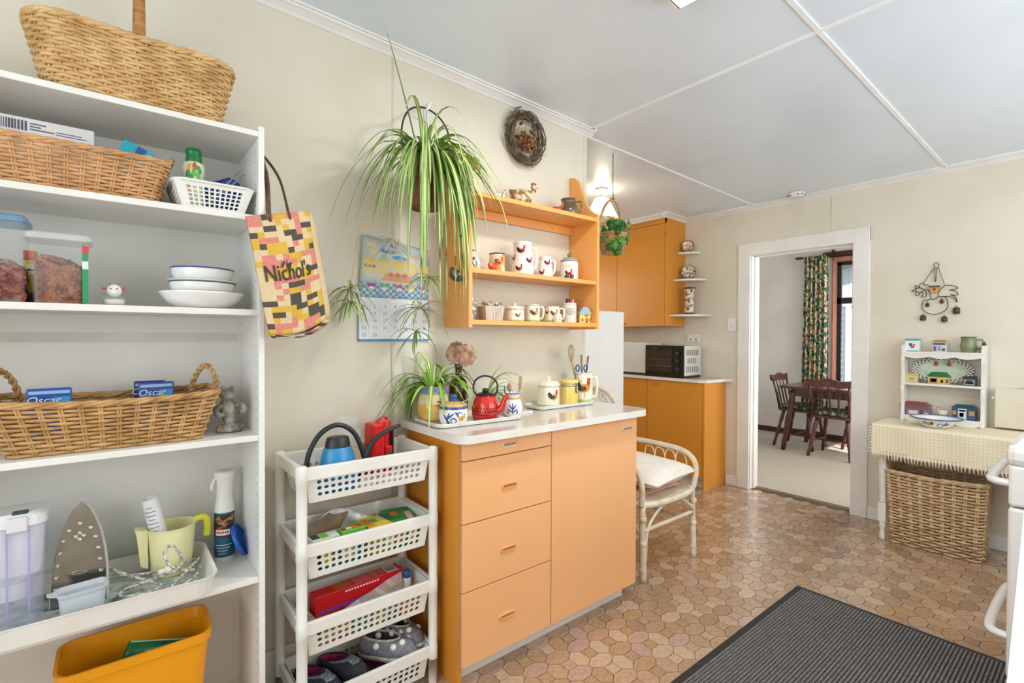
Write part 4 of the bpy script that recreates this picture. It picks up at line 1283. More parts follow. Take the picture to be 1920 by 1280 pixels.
# ------------------------------------------------------------------ calendar
t = thing('wall_calendar', 'wall calendar with a cake picture over a date grid, under the hanging plant', 'calendar', (0, 0, 0))
cx_0, cx_1 = .757, 1.072
cz0, czm, cz1 = 1.276, 1.452, 1.70
def calp(u, v, d=.006):
    x = cx_0 + .01 * v * 0 + (cx_1 - cx_0) * u
    z = czm + (cz1 - czm) * v
    curl = .03 * max(0, (.25 - u)) * v * 4 * .25
    return Vector((x + .016 * v * (1 - u), -d - curl - .006 * math.sin(PI * v), z - .03 * v * u * v))
SKYM = mat('print_pale_blue', '#a9bcc2', .4, c2='#dcd3b4', ns=14)
MB().grid(calp, 14, 14).build('picture_page', SKYM, t, solid=.0012)
MB().b2((cx_0, -.009, cz0), (cx_1, -.004, czm)).build('date_page', flat('#f2f3f5', .5), t)
MB().b2((cx_0, -.0095, cz0), (cx_1, -.0088, cz0 + .008)).b2((cx_0, -.0095, cz0), (cx_0 + .003, -.0088, czm)).b2((cx_1 - .003, -.0095, cz0), (cx_1, -.0088, czm)).build('border_print', flat('#3f86c8'), t)
pm = MB()
def P2(poly, mi, lift=.0012):
    c = (sum(p[0] for p in poly) / len(poly), sum(p[1] for p in poly) / len(poly))
    vs = [calp(*c) + Vector((0, -lift, 0))] + [calp(*p) + Vector((0, -lift, 0)) for p in poly]
    n = len(poly)
    pm.add(vs, [(0, 1 + i, 1 + (i + 1) % n) for i in range(n)], mi, True)
for i in range(22):
    for j in range(5):
        if (i + j) % 2 == 0:
            P2([(i / 22, .0 + j * .05), ((i + 1) / 22, j * .05), ((i + 1) / 22, (j + 1) * .05), (i / 22, (j + 1) * .05)], 0, .0009)
for k, (u, c) in enumerate(((.16, 1), (.34, 2), (.55, 3), (.73, 4), (.9, 3))):
    P2(ell(u, .19, .055, .045), c, .0016); P2(ell(u, .155, .045, .03), 6, .002)
for k, u in enumerate((.12, .32, .52, .7, .9)):
    P2([(u - .085, .42), (u + .085, .42), (u + .085, .62), (u - .085, .62)], 5, .0013); P2(ell(u, .62, .085, .03), 4, .0016)
P2([(.3, .3), (.75, .28), (.72, .4), (.34, .42)], 7, .0018)
for u in (.42, .52, .62):
    P2(ell(u, .4, .04, .04), 8, .0022)
for k in range(9):
    r1 = random.Random(k + 40)
    P2(ell(r1.uniform(.1, .9), r1.uniform(.68, .95), r1.uniform(.06, .14), .04), r1.choice((9, 10, 0, 9)), .0012)
pm.build('picture_print', [flat('#4f9bd6'), flat('#b23a5c'), flat('#7fb96a'), flat('#d05a8a'), flat('#e8c84a'), flat('#e3cf8a'), flat('#f1e8ea'), flat('#d8a878'), flat('#d9777c'), flat('#e4d6b0'), flat('#c9b7a0')], t)
fo = text_mesh('lettering', 'FLOUR', .016, flat('#6b5a3c', .6), t, ext=.0001)
for v_ in fo.data.vertices:
    v_.co = calp(.12 + v_.co.x / (cx_1 - cx_0), .51 + v_.co.y / (cz1 - czm)) + Vector((0, -.0022, 0))
INK = mat('date_ink', '#8f96a0', .6)
gm = MB()
cw, ch = (cx_1 - cx_0) / 7, (czm - cz0 - .03) / 5
for i in range(1, 7):
    gm.b2((cx_0 + i * cw - .0004, -.0093, cz0 + .01), (cx_0 + i * cw + .0004, -.0089, czm - .02))
for j in range(6):
    gm.b2((cx_0 + .004, -.0093, cz0 + .01 + j * ch - .0004), (cx_1 - .004, -.0089, cz0 + .01 + j * ch + .0004))
gm.build('grid_print', flat('#c9ced6'), t)
d = 1
for j in range(5):
    for i in range(7):
        if d <= 30:
            text_mesh('date_numeral', str(d), .02, INK, t, Matrix.Translation((cx_0 + (i + .5) * cw, -.0094, cz0 + .01 + (4.5 - j) * ch)) @ Matrix.Rotation(PI / 2, 4, 'X'), ext=.0001)
        d += 1
# ------------------------------------------------------------------ spider plants
G_EDGE = mat('leaf_green', '#7ba23f', .45, c2='#618c33', ns=12)
G_MID = mat('leaf_cream_stripe', '#d9dfa6', .45, c2='#c6d38c', ns=12)
G_BRI = mat('leaf_bright_green', '#7fb22c', .45, c2='#68992a', ns=12)
G_DRY = mat('leaf_grey_green', '#8a9670', .5, c2='#77855c', ns=12)
def leaf(root, base, az, el, L, w, droop, mats, ymax=-.012, name='leaf', n=11):
    p = Vector(base)
    d = Vector((math.cos(el) * math.cos(az), math.cos(el) * math.sin(az), math.sin(el)))
    ds = L / n
    rows = []
    for i in range(n + 1):
        s = i / n
        side = d.cross(Vector((0, 0, 1)))
        side = side.normalized() if side.length > .05 else Vector((-math.sin(az), math.cos(az), 0))
        up = side.cross(d).normalized()
        ww = w * (.55 + .45 * min(1, s * 5)) * (1 - s ** 2.2) ** .8 / 2 + .0004
        row = []
        for q, lift in ((-1, .35), (-.45, .05), (.45, .05), (1, .35)):
            c = p + side * q * ww + up * ww * lift
            if c.y > ymax:
                c.y = ymax - .0005 * q
            row.append(c)
        rows.append(row)
        d = (d + Vector((0, 0, -droop * ds * (1.15 if d.z > -.6 else .5)))).normalized()
        p = p + d * ds
        if p.y > ymax - .004:
            p.y = ymax - .004
    mb = MB()
    vs = [c for r in rows for c in r]
    for j in range(3):
        mb.add(vs if j == 0 else [], [] , 0)
    fs = [(i * 4 + j, i * 4 + j + 1, (i + 1) * 4 + j + 1, (i + 1) * 4 + j) for i in range(n) for j in range(3)]
    for k, f in enumerate(fs):
        mb.f.append(list(f)); mb.mi.append(1 if k % 3 == 1 else 0); mb.sm.append(True)
    return mb.build(name, mats, root, fix=False)

PB = Vector((.955, -.185, 0))
pot_z = 1.80
t = thing('hanging_spider_plant', 'large variegated spider plant spilling from a wire hoop pot on the wall', 'plant', (0, 0, 0))
MB().lathe(cup(sp([(.05, 0), (.056, .006), (.07, .15), (.078, .185), (.082, .19)], 3), .004), 26, (PB.x, PB.y, pot_z)).build('pot', mat('terracotta_pot', '#8a5a34', .6, c2='#6f4526', ns=14), t)
MB().lathe([(.07, .17), (.066, .178), (.001, .18)], 20, (PB.x, PB.y, pot_z)).build('soil', mat('dark_soil', '#33251a', .95, bump=.6), t)
WIRE = mat('black_wire', '#2d2b28', .4, metal=.4)
HP = Vector((.975, -.165, 2.205))
hb = MB()
hoop = [(PB.x - .084, PB.y, pot_z + .185), (PB.x - .1, PB.y, pot_z + .25), (PB.x - .092, PB.y, pot_z + .32), (PB.x - .055, PB.y + .01, pot_z + .375), (PB.x + .01, PB.y + .02, pot_z + .4), (PB.x + .07, PB.y + .01, pot_z + .375), (PB.x + .105, PB.y, pot_z + .32), (PB.x + .112, PB.y, pot_z + .25), (PB.x + .084, PB.y, pot_z + .185)]
hb.tube(smoothpts(hoop, 6), .0035, 7)
hb.build('wire_hoop', WIRE, t)
MB().tube([(PB.x + .084 * math.cos(a), PB.y + .084 * math.sin(a), pot_z + .185) for a in [2 * PI * i / 24 for i in range(24)]], .003, 6, True).build('wire_ring', WIRE, t)
crown = (PB.x, PB.y, pot_z + .19)
rl = random.Random(11)
def lf(az, el, L, w=.014, dr=9, m=None, off=.03):
    b = Vector(crown) + Vector((math.cos(az) * off, math.sin(az) * off, 0))
    leaf(t, b, az, el, L, w, dr, m or [rl.choice((G_EDGE, G_BRI)), G_MID])
# named long ones seen against the wall
lf(math.radians(185), 1.3, .47, .010, .5, [G_DRY, G_EDGE])
lf(math.radians(188), .95, .52, .010, 8.5, [G_DRY, G_EDGE]); lf(math.radians(200), .75, .46, .011, 7, [G_EDGE, G_EDGE])
lf(math.radians(178), 1.05, .56, .010, 8.0, [G_DRY, G_EDGE]); lf(math.radians(210), .9, .45, .012, 10, [G_EDGE, G_MID]); lf(math.radians(170), .4, .4, .012, 9, [G_EDGE, G_MID])
for k in range(84):
    a = math.radians(rl.uniform(205, 375))
    el = rl.uniform(.2, 1.45)
    L = rl.uniform(.34, .62) if 225 < math.degrees(a) < 328 else rl.uniform(.24, .36)
    lf(a, el, L, rl.uniform(.010, .017), rl.uniform(7, 20), off=rl.uniform(.01, .06))
for k in range(16):
    a = math.radians(rl.uniform(180, 230))
    lf(a, rl.uniform(.5, 1.3), rl.uniform(.25, .42), rl.uniform(.010, .015), rl.uniform(11, 18), off=rl.uniform(.02, .05))
for k in range(26):
    a = math.radians(rl.uniform(235, 310))
    lf(a, rl.uniform(1.0, 1.5), rl.uniform(.3, .5), rl.uniform(.010, .015), rl.uniform(9, 22), off=rl.uniform(.01, .07))
for k in range(8):
    a = math.radians(rl.uniform(0, 60) if k % 2 else rl.uniform(120, 180))
    lf(a, rl.uniform(.6, 1.3), rl.uniform(.22, .38), .013, rl.uniform(11, 17), off=.03)
for k in range(4):
    lf(math.radians(rl.uniform(325, 350)), rl.uniform(.5, 1.2), rl.uniform(.3, .42), .012, rl.uniform(8, 12), off=.05)
for k in range(9):
    lf(math.radians(rl.uniform(185, 235)), rl.uniform(.6, 1.3), rl.uniform(.28, .45), .011, rl.uniform(6.5, 11), off=.04)
# runners with plantlets
def plantlet(root, c, nl, L, mats, up=True, seed=1):
    r = random.Random(seed)
    for k in range(nl):
        a = 2 * PI * k / nl + r.uniform(-.3, .3)
        leaf(root, c, a, r.uniform(.1, 1.2) if up else r.uniform(-.6, .8), L * r.uniform(.6, 1.1), .009, r.uniform(8, 16), mats, n=7)
STEM = mat('pale_runner', '#cdbf94', .6, c2='#b5a878', ns=20)
b1 = Vector((.690, -.10, 1.475))
b2 = Vector((.955, -.15, 1.405))
b3 = Vector((.985, -.17, 1.53))
for pts in ([(PB.x - .04, PB.y, 1.92), (PB.x - .15, -.17, 1.83), (PB.x - .24, -.13, 1.68), (.70, -.11, 1.56), b1],
            [(PB.x - .03, PB.y - .04, 1.92), (PB.x - .12, -.22, 1.86), (PB.x - .12, -.2, 1.65), (.80, -.14, 1.6)],
            [(PB.x - .02, PB.y - .05, 1.92), (PB.x - .05, -.26, 1.86), (PB.x - .03, -.22, 1.6), (.95, -.17, 1.5), b2],
            [(PB.x + .02, PB.y - .05, 1.92), (PB.x + .05, -.26, 1.85), (PB.x + .05, -.22, 1.65), b3]):
    MB().tube(smoothpts(pts, 5), .0018, 6).build('runner', STEM, t)
plantlet(t, b1, 20, .17, [G_DRY, G_MID], False, 3)
plantlet(t, (b1.x, b1.y, b1.z - .05), 14, .12, [G_EDGE, G_MID], False, 9)
plantlet(t, b2, 22, .18, [G_DRY, G_MID], True, 4)
plantlet(t, (b2.x - .02, b2.y, b2.z - .09), 16, .15, [G_DRY, G_EDGE], False, 5)
plantlet(t, b3, 16, .13, [G_EDGE, G_MID], False, 6)
plantlet(t, (.82, -.17, 1.66), 13, .12, [flat('#c9c4a8', .6), flat('#d8d4bc', .6)], False, 7)
br = thing('plant_bracket', 'white wall bracket carrying the hanging spider plant', 'bracket', (1.062, 0, 2.25))
MB().box((0, -.004, .01), (.022, .008, .07), .003).build('plate', TRIMW, br)
MB().tube(smoothpts([(0, -.006, .03), (-.03, -.07, .02), (-.08, -.15, -.03), (-.09, -.168, -.048)], 5), .006, 8).build('arm', TRIMW, br)
MB().tube(smoothpts([(0, -.004, -.03), (-.03, -.06, -.01), (-.05, -.11, .0)], 4), .005, 8).build('brace', TRIMW, br)
MB().tube(smoothpts([(-.09, -.168, -.05), (-.096, -.178, -.062), (-.09, -.186, -.05), (-.082, -.18, -.03)], 4), .005, 8).build('hook_tip', TRIMW, br)

# ------------------------------------------------------------------ orange wall shelf
SX0, SX1, SD = 1.153, 1.966, .2
t = thing('wall_shelf', 'orange wooden wall shelf with scalloped ends holding small crockery', 'shelf', (0, 0, 0))
def side_prof():
    p = [(-.004, 1.335), (-SD, 1.335), (-SD, 1.93)]
    cur = smoothpts([(-SD, 1.93, 0), (-.165, 1.945, 0), (-.125, 1.99, 0), (-.09, 2.065, 0), (-.06, 2.13, 0), (-.03, 2.155, 0), (-.004, 2.16, 0)], 5)
    return p + [(q.x, q.y) for q in cur[1:]]
for x in (SX0, SX1 - .018):
    MB().prism(side_prof(), x, x + .018, 'yz').build('side_panel', ORANGE, t)
for z1, nm in ((1.367, 0), (1.585, 1), (1.91, 2)):
    MB().b2((SX0 + .018, -SD + .002, z1 - .02), (SX1 - .018, -.004, z1), .0015).build('shelf_board', ORANGE, t)
MB().b2((SX0 + .018, -.02, 1.848), (SX1 - .018, -.004, 1.889), .0015).build('hanging_rail', ORANGE, t)
for x in (1.27, 1.8):
    MB().cyl((x, -.0205, 1.868), (x, -.018, 1.868), .004, n=10).build('screw_head', mat('brass_screw', '#a07a3a', .35, metal=1), t)

def rooster(mb, R, A, x, z, s, sx=1):
    """painted rooster: 0 red, 1 orange, 2 dark green, 3 yellow"""
    wrap(mb, ell(x, z, .016 * s, .011 * s, .2), R, A, 1, .0007)
    wrap(mb, ell(x + .010 * s * sx, z + .002 * s, .007 * s, .012 * s, .3 * -sx), R, A, 1, .0008)
    wrap(mb, ell(x + .013 * s * sx, z + .015 * s, .0055 * s, .008 * s), R, A, 0, .0009)
    wrap(mb, ell(x + .014 * s * sx, z + .024 * s, .006 * s, .0035 * s), R, A, 0, .001)
    wrap(mb, ell(x - .015 * s * sx, z + .006 * s, .008 * s, .014 * s, .5 * sx), R, A, 2, .0008)
    wrap(mb, ell(x - .002 * s, z - .001 * s, .009 * s, .006 * s, .2), R, A, 2, .0011)
    wrap(mb, ell(x + .002 * s, z - .017 * s, .0015 * s, .009 * s), R, A, 3, .0007)
RC = [flat('#cf2e24', .25), flat('#e0892e', .25), flat('#2d4a3a', .25), flat('#d9b23c', .25)]
RC2 = [flat('#d42a2a', .25), flat('#d23a2e', .25), flat('#30343c', .25), flat('#e0b03c', .25)]

def turned(name, label, cat, x, y, z, prof, m, group=None, shell=True, n=26):
    t = thing(name, label, cat, (x, y, z), 0, group)
    MB().lathe(cup(prof, .003) if shell else prof, n).build('body', m, t)
    return t, radius_of(prof), face((x, y))
def ear(t, A, r, z0, z1, m, out=.03, th=.005, da=PI / 2.3):
    """a loop handle standing out to the viewer's right"""
    a = A + da
    c, s2 = math.cos(a), math.sin(a)
    pts = [(c * d, s2 * d, z) for d, z in ((r - .003, z1), (r + out * .75, z1 + .002), (r + out, (z0 + z1) / 2 + .01), (r + out * .7, z0 + .004), (r - .003, z0))]
    return MB().tube(smoothpts(pts, 5), th, 8).build('handle', m, t)

yS = -.105
# top board
z = 1.91
t, R, A = turned('stoneware_crock', 'beige and tan stoneware crock at the left end of the shelf top', 'crock', 1.232, -.10, z, sp([(.032, 0), (.036, .004), (.037, .11), (.035, .12), (.038, .126), (.037, .16), (.034, .163)], 3), mat('crock_beige', '#d8cdb2', .3))
cm = MB(); cm.lathe([(R(.11) + .0005, .11), (.0378, .118), (.0392, .126), (.0385, .16), (.036, .164)], 26); cm.build('tan_collar', mat('crock_tan', '#b08a58', .3), t)
pm = MB()
for k in range(5):
    wrap(pm, [(-.018 + .002 * k, .09 - k * .016), (.018 - .003 * k, .09 - k * .016), (.018 - .003 * k, .093 - k * .016), (-.018 + .002 * k, .093 - k * .016)], R, A)
pm.build('label_print', flat('#6b5a48'), t)
def bird(name, label, x, y, z, s, bodym, headm, spots=None, az=0):
    t = thing(name, label, 'figurine', (x, y, z), az)
    MB().loft([[(cx + r * math.cos(2 * PI * i / 16) * s * .0, r * .8 * s * math.cos(2 * PI * i / 16), zz + r * s * math.sin(2 * PI * i / 16)) for i in range(16)] for cx, r, zz in ()] or [[(cx * s, r * .85 * s * math.cos(2 * PI * i / 16), (cz + r * math.sin(2 * PI * i / 16)) * s) for i in range(16)] for cx, r, cz in ((-.062, .006, .068), (-.05, .022, .052), (-.025, .036, .042), (.005, .04, .042), (.03, .032, .046), (.042, .02, .062), (.046, .014, .078), (.05, .011, .09))]).build('body', bodym, t)
    MB().ball((.05 * s, 0, .094 * s), (.013 * s, .011 * s, .012 * s)).build('head', bodym, t)
    cmb = MB()
    for dx, dz in ((-.008, .012), (0, .015), (.008, .012)):
        cmb.ball(((.05 + dx) * s, 0, (.094 + dz) * s), (.005 * s, .003 * s, .007 * s), 8, 5)
    cmb.ball((.058 * s, 0, .08 * s), (.004 * s, .003 * s, .008 * s), 8, 5)
    cmb.build('comb', headm, t)
    MB().cyl((.06 * s, 0, .094 * s), (.072 * s, 0, .092 * s), .004 * s, .0005, 8).build('beak', flat('#d8a23c'), t)
    if spots:
        sm = MB(); r = random.Random(name)
        for k in range(14):
            a = r.uniform(0, 2 * PI); cx = r.uniform(-.035, .025)
            sm.ball((cx * s, .034 * s * math.cos(a), (.042 + .039 * math.sin(a)) * s), .007 * s, 8, 5)
        sm.build('painted_spots', spots, t)
    return t
bird('hen_dish', 'brown feathered ceramic hen with a red comb on top of the wall shelf', 1.53, -.1, z, 1.12, mat('hen_feathers', '#d9c7a2', .3, c2='#8a6a42', ns=30, lo=.45, hi=.55), flat('#a8322a'), None, -.3)
bird('cow_figurine', 'small black and white figurine on top of the wall shelf', 1.375, -.12, z, .5, WHITEC, flat('#c23a2e'), flat('#2a2a2c'), -.2)
bird('red_hen_figurine', 'tiny red hen figurine beside the brown jug', 1.725, -.14, z, .42, flat('#d8342a'), flat('#e8b23c'), None, -.5)
bird('yellow_chick_figurine', 'tiny yellow chick figurine right of the big hen', 1.648, -.14, z, .3, flat('#d8b05a'), flat('#c98a3c'), None, -.2)
pr = sp([(.038, 0), (.046, .006), (.05, .03), (.043, .06), (.036, .075), (.042, .092)], 4)
t, R, A = turned('brown_jug', 'dark brown glazed jug at the right end of the shelf top', 'jug', 1.83, -.11, z, pr, mat('brown_glaze', '#5c4a30', .15, c2='#7d6a3f', ns=14, coat=.5))
ear(t, A, .043, .02, .075, mat('brown_glaze', '#5c4a30', .15), .025, .005)

# middle board
z = 1.585
t, R, A = turned('patterned_vase', 'white vase with blue scrolls behind the shelf\'s left end', 'vase', 1.262, -.07, z, sp([(.022, 0), (.034, .012), (.036, .04), (.022, .07), (.02, .085), (.026, .1)], 4), WHITEC)
dm = MB(); wrap(dm, ell(.008, .04, .012, .02, .4), R, A, 0); wrap(dm, ell(.008, .04, .007, .013, .4), R, A, 1, .001); wrap(dm, ell(.012, .022, .01, .005), R, A, 2); wrap(dm, ell(.002, .062, .012, .004), R, A, 0); wrap(dm, ell(0, .095, .02, .003), R, A, 0); dm.build('painted_scroll', [flat('#2f4d86'), WHITEC, flat('#d8a83c')], t)
t, R, A = turned('rooster_mug', 'orange patterned mug with a dark rim on the middle board', 'mug', 1.372, yS, z, sp([(.033, 0), (.036, .003), (.036, .075), (.034, .088)], 3), mat('orange_patchwork', '#e39a55', .2, c2='#f0dcb8', ns=26, lo=.48, hi=.52))
MB().tube([(math.cos(q) * .035, math.sin(q) * .035, .088) for q in [2 * PI * i / 24 for i in range(24)]], .0028, 6, True).build('rim_band', flat('#3b342e', .2), t)
dm = MB(); rooster(dm, R, A, .012, .045, .9); wrap(dm, ell(-.02, .03, .01, .014), R, A, 2); dm.build('painted_rooster', RC, t)
bird('rooster_figurine', 'small red rooster figurine in front of the orange mug', 1.318, -.15, z, .5, mat('red_orange_glaze', '#d1452a', .2, c2='#e28a3c', ns=40), flat('#c02a24'), None, .1)
SPK = mat('speckled_white_glaze', '#f3f0e8', .16, c2='#eeeae0', ns=8, coat=.4)
def spotted_jug(name, label, x, r, h, seed, rs):
    pr = sp([(r * .98, 0), (r * 1.02, .003), (r, h * .3), (r * .88, h * .62), (r * .8, h * .85), (r * .88, h)], 4)
    t, R, A = turned(name, label, 'jug', x, yS, z, pr, SPK)
    ear(t, A, r * .86, h * .22, h * .8, SPK, r * .45, .0048)
    dm = MB()
    for x_, zf, s in rs:
        rooster(dm, R, A, x_ * r, zf * h, s)
    dm.build('painted_roosters', RC2, t)
    q = random.Random(seed); dots = MB()
    for k in range(34):
        wrap(dots, ell(q.uniform(-1.3, 1.3) * r, q.uniform(.06, .94) * h, .0014, .0014, 0, 6), R, A, 0, .0006)
    dots.build('painted_dots', flat('#c8362e'), t)
    MB().prism([(-.006, h * .86), (-.02, h * .99), (.004, h * .995)], -.008, .008, 'xz', M=Matrix.Rotation(A + PI - .3 - PI / 2 + PI / 2, 4, 'Z') @ Matrix.Translation((r * .92, 0, 0)) @ Matrix.Rotation(PI, 4, 'Z')).build('lip', SPK, t)
spotted_jug('tall_rooster_jug', 'tall white jug painted with red roosters on the middle board', 1.525, .053, .158, 1, ((-.1, .72, 1.0), (.7, .42, .8), (-.3, .18, .8), (-.95, .5, .7)))
spotted_jug('small_rooster_jug', 'smaller white rooster jug beside the tall one', 1.672, .038, .105, 2, ((.35, .68, .75), (-.4, .22, .65)))
t, R, A = turned('lidded_jar', 'white lidded jar with a grey lid and hen picture on the middle board', 'jar', 1.842, yS, z, sp([(.042, 0), (.045, .004), (.046, .085), (.04, .1)], 3), SPK)
MB().lathe(sp([(.047, .098), (.048, .103), (.03, .118), (.012, .124)], 3), 26).build('lid', mat('grey_glaze', '#9ba79e', .2), t)
MB().ball((0, 0, .133), (.012, .01, .01)).ball((.008, 0, .146), (.006, .006, .007)).build('lid_bird', mat('dark_grey_glaze', '#6f7a72', .25), t)
dm = MB(); rooster(dm, R, A, 0, .032, .9); wrap(dm, ell(-.012, .018, .014, .01), R, A, 2); wrap(dm, ell(.014, .018, .012, .012), R, A, 2); wrap(dm, ell(0, .07, .028, .002), R, A, 3); dm.build('painted_hen', RC2, t)

# bottom board
z = 1.367
t, R, A = turned('printed_tumbler', 'grey printed tumbler at the bottom board\'s left end', 'tumbler', 1.235, -.09, z, [(.022, 0), (.026, .004), (.028, .1)], mat('grey_print_glaze', '#d9d5cc', .3, c2='#8e8b84', ns=50, lo=.48, hi=.54))
t = thing('flower_basket', 'white slatted planter box with tiny flowers on the bottom board', 'box', (1.335, yS, z), math.radians(-12))
sl = MB()
MB().loft([rr(.078, .078, .003, .002), rr(.092, .092, .003, .066)], smooth=False).build('planter_body', mat('whitewashed_wood', '#d5c8b4', .6), t)
for k in range(11):
    for s, ax in ((-1, 'y'), (1, 'x')):
        u = -.036 + k * .0072
        f = 1.17
        if ax == 'y':
            vs = [(u - .0028, -.0395, .002), (u + .0028, -.0395, .002), ((u + .0028) * f, -.0465, .064), ((u - .0028) * f, -.0465, .064)]
        else:
            vs = [(.0395, u - .0028, .002), (.0395, u + .0028, .002), (.0465, (u + .0028) * f, .064), (.0465, (u - .0028) * f, .064)]
        c = Vector((0, 0, .03))
        out = [Vector(v) + (Vector((0, -.002, 0)) if ax == 'y' else Vector((.002, 0, 0))) for v in vs]
        MB().add(vs + out, [(4, 5, 6, 7), (0, 4, 7, 3), (1, 2, 6, 5), (0, 1, 5, 4), (3, 7, 6, 2)]).build('slat', mat('whitewashed_slat', '#e0d6c8', .6), t)
fb = MB(); r = random.Random(4)
for k in range(26):
    fb.ball((r.uniform(-.04, .04), r.uniform(-.04, .04), .068 + r.random() * .016), .007, 7, 5, mi=r.choice((0, 0, 1, 2)))
fb.build('flowers', [flat('#d9d0bf', .8), flat('#a89a86', .8), flat('#8f9a6c', .8)], t, kind='stuff')
fl_ = MB()
for k in range(8):
    a = 2 * PI * k / 8
    fl_.add([(.012 + .002 * math.cos(a + .4), -.0512, .034 + .002 * math.sin(a + .4)), (.012 + .012 * math.cos(a), -.0512, .034 + .012 * math.sin(a)), (.012 + .002 * math.cos(a - .4), -.0512, .034 + .002 * math.sin(a - .4))], [(0, 1, 2)])
fl_.build('painted_flower', flat('#b9a23c'), t)
GRN = mat('green_base_glaze', '#9dba6a', .2, c2='#c3cf94', ns=30)
def farm(name, label, cat, x, r, h, lid=None, hand=False, y=yS, zz=z, rs=((.2, .5, 1.0),), dots=True, sc2=1):
    pr = sp([(r * .95, 0), (r, .003), (r, h * .5), (r * .98, h)], 3)
    t, R, A = turned(name, label, cat, x, y, zz, pr, CREAM)
    g = MB(); g.lathe([(r * .955, .0005), (r + .0008, .003), (r + .0008, h * .13)], 26); g.build('green_foot', GRN, t)
    dm = MB()
    for a, b, s in rs:
        rooster(dm, R, A, a * r, b * h, s)
    dm.build('painted_rooster', RC, t)
    if dots:
        dd = MB()
        n = max(8, int(r * 2 * PI / .009))
        for k in range(n):
            wrap(dd, ell(0, h * .955, .0026, .0018, 0, 6), R, 2 * PI * k / n, 0, .0008)
        dd.build('painted_border', flat('#2f4438'), t)
    if hand:
        ear(t, A, r * .97, h * .2, h * .85, CREAM, r * .55, .005 * sc2)
    if lid:
        MB().lathe(sp([(r * 1.0, h + .0005), (r * 1.03, h + .004), (r * .8, h + lid * .45), (r * .25, h + lid * .6), (r * .16, h + lid * .7), (r * .2, h + lid * .9), (.001, h + lid)], 3), 26).build('lid', CREAM, t)
    return t, R, A
farm('sugar_bowl', 'cream lidded sugar bowl with a rooster on the bottom board', 'bowl', 1.478, .045, .058, .03, rs=((.4, .45, .6),))
t, R, A = farm('creamer', 'cream pitcher with a rooster on the bottom board', 'jug', 1.59, .036, .083, hand=True, rs=((.3, .5, .95),))
farm('rooster_cup', 'cream cup with a rooster and dark border on the bottom board', 'cup', 1.72, .041, .08, hand=True, rs=((.35, .52, .9), (-.6, .6, .5)))
t = thing('label_box', 'tiny white box with a dark arrow in front of the rooster cup', 'box', (1.70, -.168, z))
MB().box((0, 0, .02), (.032, .024, .04), .002).build('box_body', WHITEC, t)
MB().b2((-.001, -.0126, .008), (.001, -.012, .03)).b2((-.004, -.0126, .012), (.004, -.012, .015)).build('print', flat('#6b6560'), t)
t, R, A = turned('utensil_canister', 'cream canister with an oval emblem and pens inside', 'canister', 1.845, yS, z, sp([(.036, 0), (.037, .003), (.037, .085), (.033, .09), (.036, .095), (.036, .102)], 3), mat('stone_cream', '#e7e0cf', .3))
em = MB()
for rx, ry, mi in ((.021, .018, 0), (.0185, .0155, 1), (.015, .012, 0), (.0138, .0108, 1)):
    wrap(em, ell(.006, .058, rx, ry, 0, 20), R, A, mi, .0006 + .0002 * (.021 - rx) * 100)
for k in range(3):
    wrap(em, [(-.004, .052 + .006 * k), (.016, .052 + .006 * k), (.016, .0535 + .006 * k), (-.004, .0535 + .006 * k)], R, A, 0, .0026)
em.build('emblem_print', [flat('#5a5a5c'), mat('stone_cream', '#e7e0cf', .3)], t)
for k, (dx, c, l) in enumerate(((-.014, '#2b2b2d', 'black pen in the cream canister'), (.0, '#c8333a', 'red pen in the cream canister'), (.016, '#d5d8e2', 'pale grey marker in the cream canister'))):
    o = MB().tube([(0, 0, 0), (dx * .5, 0, .12)], .005 + .001 * k, 8).build('pen', flat(c)); o.location = (1.845 + dx, yS, z + .006); tag(o, l, 'pen', 'pens in the canister')
t = thing('house_ornament', 'yellow miniature house with a blue roof at the bottom board\'s right', 'ornament', (1.905, -.15, z), math.radians(-28))
MB().box((0, 0, .024), (.058, .045, .048), .002).build('house_wall', mat('yellow_glaze', '#e8c957', .25), t)
MB().prism([(-.034, .046), (.034, .046), (.012, .082), (-.012, .082)], -.028, .028, 'xz').build('roof', mat('pale_blue_glaze', '#8fb0b4', .25), t)
MB().box((0, 0, .085), (.018, .014, .012), .002).build('chimney', flat('#cf3b2c'), t)
MB().b2((.002, -.0235, .001), (.014, -.0222, .026)).build('door', flat('#cf2f22'), t)
MB().b2((-.02, -.0235, .01), (-.01, -.0222, .022)).b2((.02, -.0235, .01), (.027, -.0222, .022)).b2((-.002, -.0235, .034), (.016, -.0222, .042)).build('windows_print', flat('#8c4a36'), t)

# ladle hanging on the shelf's left end
t = thing('ladle', 'old metal ladle with a wooden handle hanging from the shelf\'s left end', 'ladle', (SX0 - .014, -.145, 0))
MB().tube(smoothpts([(0, 0, 1.905), (-.002, -.005, 1.86), (0, -.01, 1.80), (0, -.01, 1.73)], 4), [.006, .007, .008, .009, .010, .0105, .011, .0105, .010, .009, .0085, .008, .0075], 10).build('wooden_grip', mat('worn_wood', '#8f6236', .6, c2='#6f4925', ns=16), t)
PEW = mat('tarnished_pewter', '#6f675a', .4, metal=.7, c2='#575045', ns=12)
MB().lathe([(.009, 0), (.0095, .012), (.007, .014)], 12, (0, -.01, 1.72)).build('ferrule', PEW, t)
MB().tube(smoothpts([(0, -.01, 1.722), (0, -.012, 1.65), (-.004, -.014, 1.585), (-.012, -.02, 1.567)], 4), .0038, 8).build('shaft', PEW, t)
MB().lathe(sp([(.002, -.024), (.02, -.02), (.033, -.004), (.037, .006)], 4) + [(.035, .007), (.03, -.002), (.015, -.018), (.001, -.02)], 24, M=Matrix.Translation((-.034, -.03, 1.552)) @ Matrix.Rotation(math.radians(52), 4, 'X') @ Matrix.Rotation(math.radians(20), 4, 'Y')).build('bowl', PEW, t)
